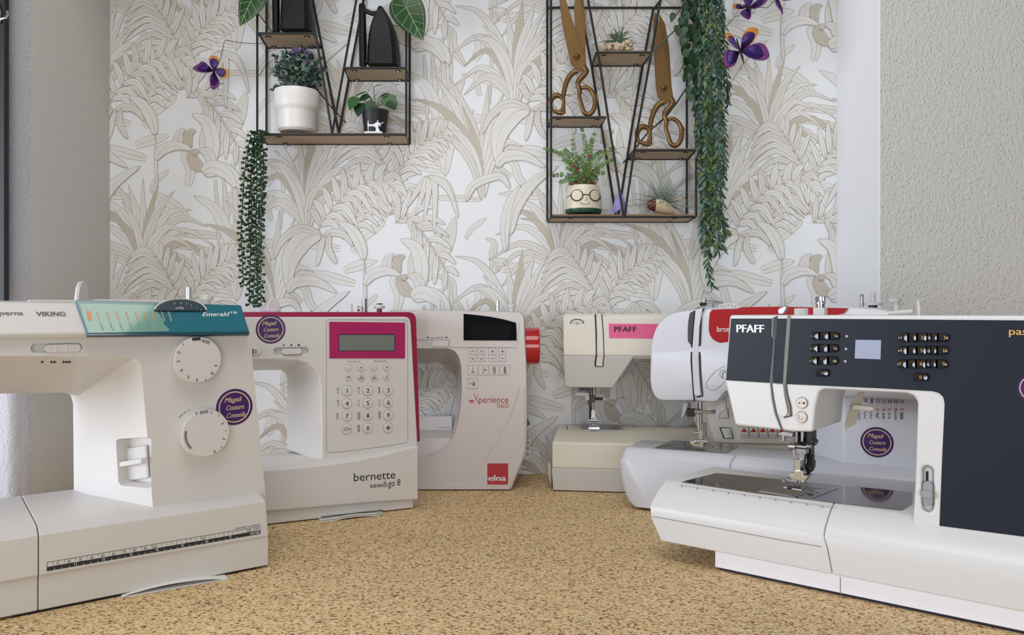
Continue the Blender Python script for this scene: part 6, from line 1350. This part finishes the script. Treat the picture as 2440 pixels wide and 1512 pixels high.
# ------------------------------------------------------------------ butterflies
WING = mat('purple_wing', (58, 28, 104), .45, var=.35, vscale=120); WINGM = mat('magenta_wing_edge', (104, 40, 108), .45, var=.4, vscale=300); WINGO = mat('orange_wing_edge', (196, 128, 50), .45, var=.5, vscale=400); BODY = mat('dark_moth_body', (24, 20, 16), .8)
def butterfly(label, cx, cy, Y, wings, body, wire):
    s = Loc('butterfly_ornament', cx, cy, Y, label, 'butterfly ornament', 'purple paper butterflies on wires')
    for pts, edge, dy in wings:
        c = s(cx, cy); P = [s(x, y)+Vector((0, -dy*hypot(x-cx, y-cy)/60, 0)) for x, y in pts]; b = MB()
        P = spline(P, 3); i2 = [c.lerp(p, .80) for p in P]; i3 = [c.lerp(p, .92) for p in P]; k = len(P)
        b.add([c]+i2, [(0, i+1, i+2) for i in range(k-1)], WING); b.add(i2+i3, [(i, i+1, k+i+1, k+i) for i in range(k-1)], WINGO if edge == 'o' else WINGM); b.add(i3+P, [(i, i+1, k+i+1, k+i) for i in range(k-1)], WINGO if edge == 'o' else WINGM)
        o = b.build('wing', s.root, ang=70, recalc=False); sd = o.modifiers.new('paper', 'SOLIDIFY'); sd.thickness = .0004
    b = MB(); b.tube([s(*p)+Vector((0, -.001, 0)) for p in body], [.0008]+[.0019]*(len(body)-2)+[.0007], BODY, n=8); b.build('body', s.root)
    dx, dy_ = body[0][0]-body[1][0], body[0][1]-body[1][1]
    if wire:
        b = MB(); b.tube(spline([s(x, y, yy) for x, y, yy in wire], 6), .0005, BLACKM, n=5); b.build('wire', s.root)
butterfly('purple butterfly ornament with two orange-tipped wings left of the left shelf', 509, 168, 1.30,
    [([(508, 165), (499, 150), (500, 138), (508, 133), (518, 136), (525, 145), (520, 157), (512, 165)], 'o', .004), ([(506, 168), (496, 155), (485, 148), (476, 155), (464, 165), (472, 173), (488, 175), (505, 172)], 'm', .01), ([(508, 171), (501, 185), (502, 205), (508, 215), (518, 211), (525, 198), (518, 183), (512, 172)], 'm', .004), ([(512, 167), (520, 163), (535, 164), (548, 171), (548, 184), (538, 190), (524, 184), (515, 173)], 'o', .012)],
    [(501, 172), (507, 168), (514, 162), (518, 159)], [(513, 162, 1.298), (525, 143, 1.31), (534, 102, 1.325), (540, 97, 1.33), (570, 101, 1.335), (606, 104, 1.34), (632, 102, 1.343)])
butterfly('large purple butterfly ornament with orange upper wings beside the hanging garland', 1763, 122, 1.25,
    [([(1765, 118), (1765, 95), (1772, 78), (1785, 70), (1800, 73), (1803, 84), (1790, 105), (1773, 119)], 'o', .01), ([(1757, 117), (1740, 108), (1727, 98), (1724, 86), (1735, 84), (1745, 92), (1754, 110)], 'o', .014), ([(1768, 121), (1785, 110), (1805, 105), (1820, 112), (1829, 135), (1820, 147), (1800, 146), (1780, 137)], 'm', .008), ([(1759, 124), (1745, 121), (1728, 122), (1722, 140), (1726, 158), (1735, 164), (1750, 155), (1757, 140)], 'm', .006)],
    [(1755, 92), (1758, 108), (1763, 122), (1768, 136), (1772, 152)], [(1760, 118, 1.252), (1745, 110, 1.27), (1730, 100, 1.29), (1722, 80, 1.32), (1728, 60, 1.34)])
butterfly('purple butterfly ornament with one orange-tipped wing at the top edge', 1782, 18, 1.29,
    [([(1778, 16), (1773, 5), (1771, -6), (1785, -8), (1795, 0), (1788, 12)], 'm', .006), ([(1788, 20), (1800, 5), (1815, -5), (1826, 0), (1820, 12), (1805, 20), (1790, 22)], 'm', .01), ([(1775, 20), (1762, 12), (1750, 11), (1742, 18), (1750, 25), (1765, 24)], 'o', .01), ([(1780, 22), (1768, 26), (1762, 33), (1770, 42), (1782, 49), (1789, 40), (1788, 26)], 'm', .006)],
    [(1770, 12), (1777, 16), (1783, 20), (1790, 25)], [(1764, 37, 1.30), (1750, 41, 1.31), (1735, 58, 1.32), (1722, 77, 1.335)])
butterfly('dark purple butterfly ornament cut off by the top edge', 1850, -3, 1.29,
    [([(1846, -2), (1848, 12), (1856, 24), (1862, 39), (1863, 24), (1856, 6)], 'm', .008), ([(1852, -2), (1868, 3), (1885, 2), (1895, -8), (1880, -16), (1862, -14)], 'm', .008), ([(1848, -6), (1838, -22), (1846, -34), (1858, -24)], 'o', .006), ([(1846, -6), (1830, -12), (1824, -24), (1836, -24)], 'o', .006)],
    [(1843, -12), (1847, -6), (1852, 0), (1858, 8)], [(1843, 3, 1.30), (1828, 18, 1.305), (1812, 17, 1.31), (1795, 22, 1.33)])
# ------------------------------------------------------------------ large brass tailor's scissors
BRASS = mat('aged_brass', (120, 92, 56), .36, metal=.75, var=.15, vscale=60); BRASSD = mat('dark_brass', (92, 66, 36), .4, metal=.75)
def scissors(label, yb, ox, oy, bladeL, bladeR, Y=1.312):
    S2 = lambda x, y: (1290+x/5.04+ox, y/5.04+oy)
    s = Loc('scissors', S2(380, 1380)[0], yb, Y, label, 'scissors', 'brass scissors on the right shelf')
    pr_ = lambda mb, pts, y0, y1, m: mb.loft([[s(*S2(x, y))+Vector((0, y0, 0)) for x, y in pts], [s(*S2(x, y))+Vector((0, y1, 0)) for x, y in pts]], m)
    b = MB(); pr_(b, bladeR, .0005, .004, BRASS); b.build('blade', s.root, bevel=.0006)
    b = MB(); pr_(b, bladeL, -.0035, 0, BRASS); b.build('blade', s.root, bevel=.0006)
    b = MB(); q = s(*S2(420, 690))+Vector((0, -.0035, 0)); b.lathe([(.0056, 0), (.0056, .0015), (.004, .0022)], q, (0, -1, 0), BRASSD, n=24); b.ball(q+Vector((0, -.004, 0)), .0036, BRASS, n=14); b.build('pivot_screw', s.root)
    tp = lambda pts: spline([s(*S2(x, y)) for x, y in pts], 6)
    b = MB(); path = tp([(425, 850), (370, 880), (318, 950), (285, 1040), (265, 1130), (262, 1150)]); b.tube(path, [.0052-.0016*i/(len(path)-1) for i in range(len(path))], BRASS, n=10)
    ringp = [(187+80*cos(radians(a)), 1245-100*sin(radians(a))) for a in range(-40, 321, 24)]
    path = tp(ringp); n_ = len(path); b.tube(path, [.0028+.0022*sin(pi*min(1, max(0, (i/n_-.1)/.7)))**2 for i in range(n_)], BRASS, n=10)
    b.tube([s(*S2(263, 1140)), s(*S2(270, 1240)), s(*S2(264, 1362))], [.0030, .0026, .0036], BRASS, n=10); b.tube([s(*S2(264, 1358)), s(*S2(200, 1356)), s(*S2(150, 1325))], [.0034, .0036, .003], BRASS, n=10); b.tube([s(*S2(290, 1140)), s(*S2(345, 1138))], .0010, BRASS, n=6); b.build('handle', s.root, ang=60)
    b = MB(); path = tp([(500, 800), (535, 850), (510, 900), (455, 960), (438, 1010), (455, 1065), (460, 1130)]); b.tube(path, [.0056-.0018*i/(len(path)-1) for i in range(len(path))], BRASS, n=10)
    path = tp([(470, 1075), (455, 1150), (480, 1250), (500, 1320), (530, 1362), (580, 1368), (625, 1320), (645, 1240), (635, 1150), (590, 1080), (530, 1048), (480, 1060)]); n_ = len(path); b.tube(path, [.0030+.0012*sin(pi*i/n_) for i in range(n_)], BRASS, n=10)
    b.loft([[s(*S2(x, y))+Vector((0, yy, 0)) for x, y in ((632, 1120), (660, 1140), (685, 1190), (670, 1225), (645, 1240))] for yy in (-.003, .003)], BRASS); b.build('handle', s.root, ang=60)
scissors('large open brass scissors leaning upright on the upper left board', 275, 0, 0, [(170, -330), (215, 0), (250, 300), (330, 660), (350, 770), (440, 850), (465, 882), (540, 780), (520, 700), (498, 640), (290, 0), (190, -330)], [(430, -330), (470, -330), (505, 0), (530, 200), (532, 650), (540, 780), (470, 830), (400, 700), (440, 600), (405, 300), (395, 100)])
scissors('large nearly closed brass scissors leaning upright on the lower right board', 352, 206.5, 74.5, [(300, -160), (320, -215), (345, -205), (395, 20), (470, 400), (500, 660), (540, 780), (465, 882), (350, 790), (330, 660), (300, 50)], [(375, -150), (385, -205), (450, -80), (495, 190), (525, 660), (545, 790), (470, 830), (440, 600), (400, 100)])
# ------------------------------------------------------------------ air plant on coral
s = Loc('air_plant', 1475, 119.5, 1.31, 'small spiky green air plant growing on a piece of pale coral', 'air plant')
CORAL = mat('pale_coral', (200, 182, 156), .85, bump=.8, bscale=500, var=.2, vscale=200); b = MB()
for k in range(34):
    t = rnd.random(); x = 1437+70*t; y = 119.5-(3+rnd.random()*(8+16*t*t)) ; b.ball(s(x, min(y, 116), 1.31+rnd.uniform(-.012, .012)), rnd.uniform(.0035, .006), CORAL, n=8, sc=(1.1, 1, rnd.uniform(.6, 1)))
for k in range(30):
    x = 1440+rnd.random()*68; b.ball(s(x, 112-rnd.random()*(4+(x-1437)*.22), 1.298+rnd.uniform(-.004, .006)), rnd.uniform(.0014, .0026), CORAL, n=6)
for x in range(1440, 1508, 8): b.ball(s(x, 116.2, 1.305+rnd.uniform(-.006, .006)), .0035, CORAL, n=8, sc=(1.4, 1.2, .8))
b.build('coral', s.root, ang=60); b = MB()
def spike(mb, p, d, L, r, m, droop=.6, n=6, y_lim=None, z_lim=None):
    p = Vector(p); d = Vector(d).normalized(); path = [p+d*(L*t)+Vector((0, 0, -droop*L*t*t)) for t in [i/n for i in range(n+1)]]
    if y_lim is not None:
        for q in path: q.y = min(q.y, y_lim)
    if z_lim is not None:
        for q in path:
            if q.y > -.034: q.z = max(q.z, z_lim)
    mb.tube(path, [r*(1-i/(n+.3)) for i in range(n+1)], m, n=5)
for k in range(46):
    a = rnd.uniform(-pi, pi); e = rnd.uniform(.15, 1.4); spike(b, s(1473+rnd.uniform(-4, 4), 100), (cos(a)*cos(e), sin(a)*cos(e)*.6, sin(e)), rnd.uniform(.028, .040), .0015, G_OLIVE if k % 3 else G_BLUE, droop=rnd.uniform(.15, .6), y_lim=.034, z_lim=.0015)
b.build('leaves', s.root)
# ------------------------------------------------------------------ fern in a face pot with glasses
s = Loc('potted_fern', 1390, 510, 1.318, 'fern in a cream pot with round glasses, a smile and a green base', 'potted plant')
FP = mat('cream_glazed_pot', (214, 204, 182), .35); FG = mat('green_glaze', (28, 74, 46), .35); z = lambda y: s(1390, y).z
b = MB(); b.lathe([(R_(40), .0), (R_(42.5), z(507)), (R_(43.5), z(500))], (0, 0, 0), (0, 0, 1), FG, n=56); b.lathe([(R_(43.5), z(500)), (R_(43.6), z(490)), (R_(43), z(475)), (R_(41), z(460)), (R_(37.5), z(448)), (R_(35.5), z(444)), (R_(33), z(444)), (R_(32), z(450)), (R_(3), z(450))], (0, 0, 0), (0, 0, 1), FP, n=56, cap=False); pot = b.build('pot', s.root)
def onpot(px, py):
    zz = s(px, py, 1.285).z; rad = R_(43.9-7.2*max(0, min(1, (478-py)/31))**1.3)+.0006; x = s(px, py, 1.288).x; x = max(-rad*.97, min(rad*.97, x)); return Vector((x, -sqrt(max(0, rad*rad-x*x))-.0008, zz))
b = MB()
for cx in (1375, 1418.5): b.tube([onpot(cx+13.5*cos(a), 463.5+13.5*sin(a)) for a in [k*pi/12 for k in range(25)]], .0009, BLACKM, n=6)
b.tube([onpot(1388.5, 463), onpot(1405, 463)], .0009, BLACKM, n=6); b.tube([onpot(1361, 462), onpot(1352, 466)], .0008, BLACKM, n=6); b.tube([onpot(1432, 462), onpot(1433, 470)], .0008, BLACKM, n=6); b.build('glasses', s.root)
b = MB(); b.tube([onpot(x, y) for x, y in ((1382, 482), (1387, 485.5), (1394, 487), (1401, 485), (1405, 481))], .0004, BRASSD, n=5); b.ball(onpot(1395, 472)+Vector((0, .001, 0)), .0028, FP, n=10, sc=(1, .8, 1.4)); b.build('nose_and_smile', pot)
FERNR = [G_OLIVE, G_BRIGHT, G_MID, TERR]
def fern(tx, ty, Y, bx=1390, m=None, w=9):
    b = MB(); p0 = s(bx, 449); p1 = s(tx, ty, Y); mid = p0.lerp(p1, .55)+Vector(((p0.x-p1.x)*.15, 0, abs(p1.x-p0.x)*.25)); path = spline([p0, mid, p1], 14); b.tube(path, .0004, G_OLIVE, n=4)
    n_ = len(path)
    for i in range(3, n_):
        if rnd.random() < .22: continue
        t = i/(n_-1); d = (path[min(i+1, n_-1)]-path[i-1]).normalized()
        for k in (-1, 1):
            sd = d.cross(Vector((0, -1, 0))).normalized()*k; mm = m or rnd.choice((G_OLIVE, G_BRIGHT, G_BRIGHT, G_MID)) if t > .3 else rnd.choice((TERR, G_OLIVE, G_BRIGHT))
            leaf(b, path[i], sd+d*.35+Vector((0, rnd.uniform(-.3, .3), 0)), (0, -1, .2), R_(w)*(1.1-.75*t)+.0012, .0028, mm, droop=.1, seg=2)
    b.build('frond', s.root, sm=False, recalc=False)
for tx, ty, Y, w in ((1386, 305, 1.31, 8), (1417, 318, 1.30, 8), (1364, 333, 1.30, 11), (1345, 356, 1.31, 12), (1316, 358, 1.29, 10), (1297, 354, 1.28, 8), (1318, 418, 1.30, 9), (1334, 435, 1.285, 10), (1464, 352, 1.29, 12), (1462, 379, 1.29, 8), (1440, 412, 1.30, 9), (1432, 360, 1.325, 8), (1400, 345, 1.29, 9), (1376, 372, 1.285, 10), (1406, 385, 1.285, 9), (1350, 400, 1.285, 9), (1428, 398, 1.285, 9), (1410, 330, 1.33, 8), (1340, 380, 1.325, 8), (1390, 405, 1.28, 8)): fern(tx, ty, Y, 1390+rnd.uniform(-18, 18), None, w)
b = MB()
for k in range(170):
    p = s(1358+rnd.random()*66, 446-rnd.random()**1.5*45, 1.318+rnd.uniform(-.022, .02)); leaf(b, p, (rnd.uniform(-1, 1), rnd.uniform(-1, .4), rnd.uniform(-.2, 1)), (rnd.uniform(-.5, .5), -1, .3), .005, .0032, rnd.choice((G_OLIVE, TERR, G_DARK, G_BRIGHT, TERR)), seg=2)
for x, y in ((1368, 397), (1379, 404), (1410, 373)):
    leaf(b, s(x, y, 1.282), (rnd.uniform(-1, 1), -.3, .3), (0, -1, 0), (.0055), .004, RED, seg=3, shape='round')
b.build('undergrowth', s.root, sm=False, recalc=False)
# ------------------------------------------------------------------ lavender folded paper ornament
s = Loc('folded_paper_ornament', 1475, 510, 1.315, 'lavender folded paper spike between the face pot and the shell', 'paper ornament')
LVP = mat('lavender_paper', (150, 140, 196), .6); b = MB(); T = [s(x, y)+Vector((0, d, 0)) for x, y, d in ((1476, 448, 0), (1462, 482, -.008), (1491, 490, -.006), (1476, 478, -.012), (1458, 508, 0), (1495, 509, 0), (1478, 500, -.014), (1476, 470, .012), (1440, 509.5, -.01), (1455, 505, -.008), (1470, 509.5, -.014))]
b.add(T, [(0, 1, 3), (0, 3, 2), (1, 4, 6, 3), (3, 6, 5, 2), (0, 7, 1), (0, 2, 7), (7, 4, 1), (7, 2, 5), (8, 9, 10)], LVP); o = b.build('folded_sheet', s.root, sm=False, recalc=False); sd = o.modifiers.new('paper', 'SOLIDIFY'); sd.thickness = .0004
# ------------------------------------------------------------------ grey air plant in a sea shell
s = Loc('air_plant', 1578, 510, 1.315, 'wispy silver-grey air plant in a brown and cream sea shell', 'air plant')
SHELL = mat('cream_shell', (196, 178, 146), .3, var=.25, vscale=70); SHB = mat('brown_shell_tip', (90, 44, 30), .3); b = MB()
rings = []
for i in range(13):
    t = i/12; x = 1543+t*68; ry = (4+18*sin(pi*min(1, t*.9+.12))**.8); cy = 509.5-ry*.92-(14*(1-t)**2.5); q = s(x, cy); rr = R_(ry)
    rings.append([q+Vector((0, rr*.9*cos(a), rr*(sin(a) if sin(a) < .35 else .35+.25*(sin(a)-.35)))) for a in [k*2*pi/18 for k in range(18)]])
b.loft(rings[3:], SHELL); b.loft(rings[:4], SHB); b.build('shell', s.root, ang=60)
b = MB()
for k in range(120):
    a = rnd.uniform(-pi, pi); e = rnd.uniform(-.1, 1.35); r_ = rnd.uniform(.045, .075); dx = cos(a)*cos(e)+.1
    if dx < -.5: dx *= .8
    spike(b, s(1578+rnd.uniform(-8, 10), 487), (dx, sin(a)*cos(e)*.45-.1, sin(e)+.05), r_, .00085, G_GREY if k % 4 else G_BLUE, droop=rnd.uniform(.05, .6), n=7, y_lim=.030, z_lim=.0015)
for k in range(14): spike(b, s(1592, 478), (1, -.3, rnd.uniform(-.1, .5)), rnd.uniform(.022, .034), .001, CORAL, droop=.3, y_lim=.03, z_lim=.0015)
b.build('leaves', s.root)
# ------------------------------------------------------------------ hanging garland at the right shelf
s = Loc('hanging_garland', 1650, -40, 1.27, 'long green artificial leaf garland hanging down the right side of the right shelf', 'hanging plant')
def strand(pts, Y0, Y1, L, dens, mats_, w=.0052):
    b = MB(); n_ = len(pts); path = spline([s(x, y, Y0+(Y1-Y0)*i/(n_-1)) for i, (x, y) in enumerate(pts)], 8); b.tube(path, .0007, G_DARK, n=4); acc = 0; nx = .002; k = 0
    for i in range(1, len(path)):
        sg = path[i]-path[i-1]; l = sg.length
        while acc+l > nx:
            p = path[i-1]+sg*((nx-acc)/l); d = sg.normalized(); sd = d.cross(Vector((0, -1, 0))).normalized()*(1 if k % 2 else -1); yy = rnd.uniform(-.7, .25)
            leaf(b, p, d*rnd.uniform(.7, 1.3)+sd*rnd.uniform(.1, .95)+Vector((0, yy, 0)), Vector((sd.x*.3+rnd.uniform(-.5, .5), -1, .25+rnd.uniform(-.5, .5))), L*rnd.uniform(.65, 1.3), w*rnd.uniform(.8, 1.1), rnd.choice(mats_), droop=rnd.uniform(-.05, .2), seg=4); k += 1; nx += dens
        acc += l
    b.build('strand', s.root, sm=True, ang=50, recalc=False)
GA = (G_BLUE, G_BLUED, G_BLUE, G_BLUED, G_DARK, G_OLIVE); GB = (G_MID, G_DARK, G_BLUED, G_OLIVE)
for i, (pts, Y0, Y1) in enumerate((([(1690, -60), (1690, 60), (1695, 180), (1700, 320), (1697, 440), (1690, 560), (1688, 640), (1697, 682)], 1.262, 1.30), ([(1670, -60), (1668, 80), (1672, 200), (1680, 330), (1682, 450), (1672, 540), (1678, 600)], 1.262, 1.30), ([(1705, -60), (1708, 60), (1712, 170), (1718, 300), (1718, 420), (1722, 520), (1730, 560)], 1.265, 1.305), ([(1660, -60), (1664, 100), (1665, 240), (1672, 360), (1685, 470), (1700, 580)], 1.275, 1.31), ([(1712, -60), (1722, 40), (1728, 150), (1734, 200), (1735, 250)], 1.27, 1.31), ([(1690, -50), (1700, 100), (1710, 230), (1712, 340), (1705, 460), (1712, 560), (1710, 600)], 1.25, 1.285), ([(1675, -50), (1682, 120), (1685, 260), (1690, 400), (1700, 500), (1720, 590)], 1.25, 1.29), ([(1700, -50), (1694, 150), (1688, 300), (1680, 420), (1678, 520), (1684, 590)], 1.255, 1.29), ([(1685, -50), (1676, 100), (1668, 220), (1662, 330), (1668, 420), (1690, 520)], 1.262, 1.30), ([(1715, -50), (1716, 100), (1722, 250), (1726, 380), (1722, 440)], 1.28, 1.315), ([(1698, -50), (1704, 150), (1700, 330), (1708, 480), (1734, 556)], 1.30, 1.325), ([(1655, -50), (1658, 50), (1652, 150), (1660, 260), (1672, 380)], 1.28, 1.32))):
    strand(pts, Y0, Y1, .0135, .0036, GA if i % 3 else GB)
# dark ivy-like bits at the post
b = MB()
for pts in ([(1670, -40), (1650, 20), (1620, 60), (1560, 118), (1540, 152)], [(1680, -40), (1655, 30), (1630, 50), (1590, 90), (1556, 124)], [(1640, -40), (1628, 10), (1606, 42)], [(1650, -30), (1660, 60), (1634, 110), (1628, 160), (1634, 170)], [(1636, 160), (1642, 200), (1650, 230), (1660, 262)], [(1640, -30), (1630, 30), (1618, 60), (1612, 84)]):
    path = spline([s(x, y, 1.275) for x, y in pts], 8); b.tube(path, .0011, G_DARK, n=5)
for k in range(70):
    x = 1628+rnd.random()*40; y = -30+rnd.random()**1.2*260; leaf(b, s(x, y, 1.275+rnd.uniform(-.012, .02)), (rnd.uniform(-.6, .6), rnd.uniform(-.4, .4), -1), (rnd.uniform(-.5, .5), -1, 0), rnd.uniform(.012, .018), .010, G_DARK, seg=4, shape='heart')
for x, y in ((1612, 60), (1606, 30), (1616, 66), (1622, 40), (1640, 205)): leaf(b, s(x, y, 1.27), (rnd.uniform(-.3, .2), 0, -1), (0, -1, 0), .016, .010, G_DARK, seg=4, shape='heart')
b.build('ivy_sprig', s.root, ang=50, recalc=False)
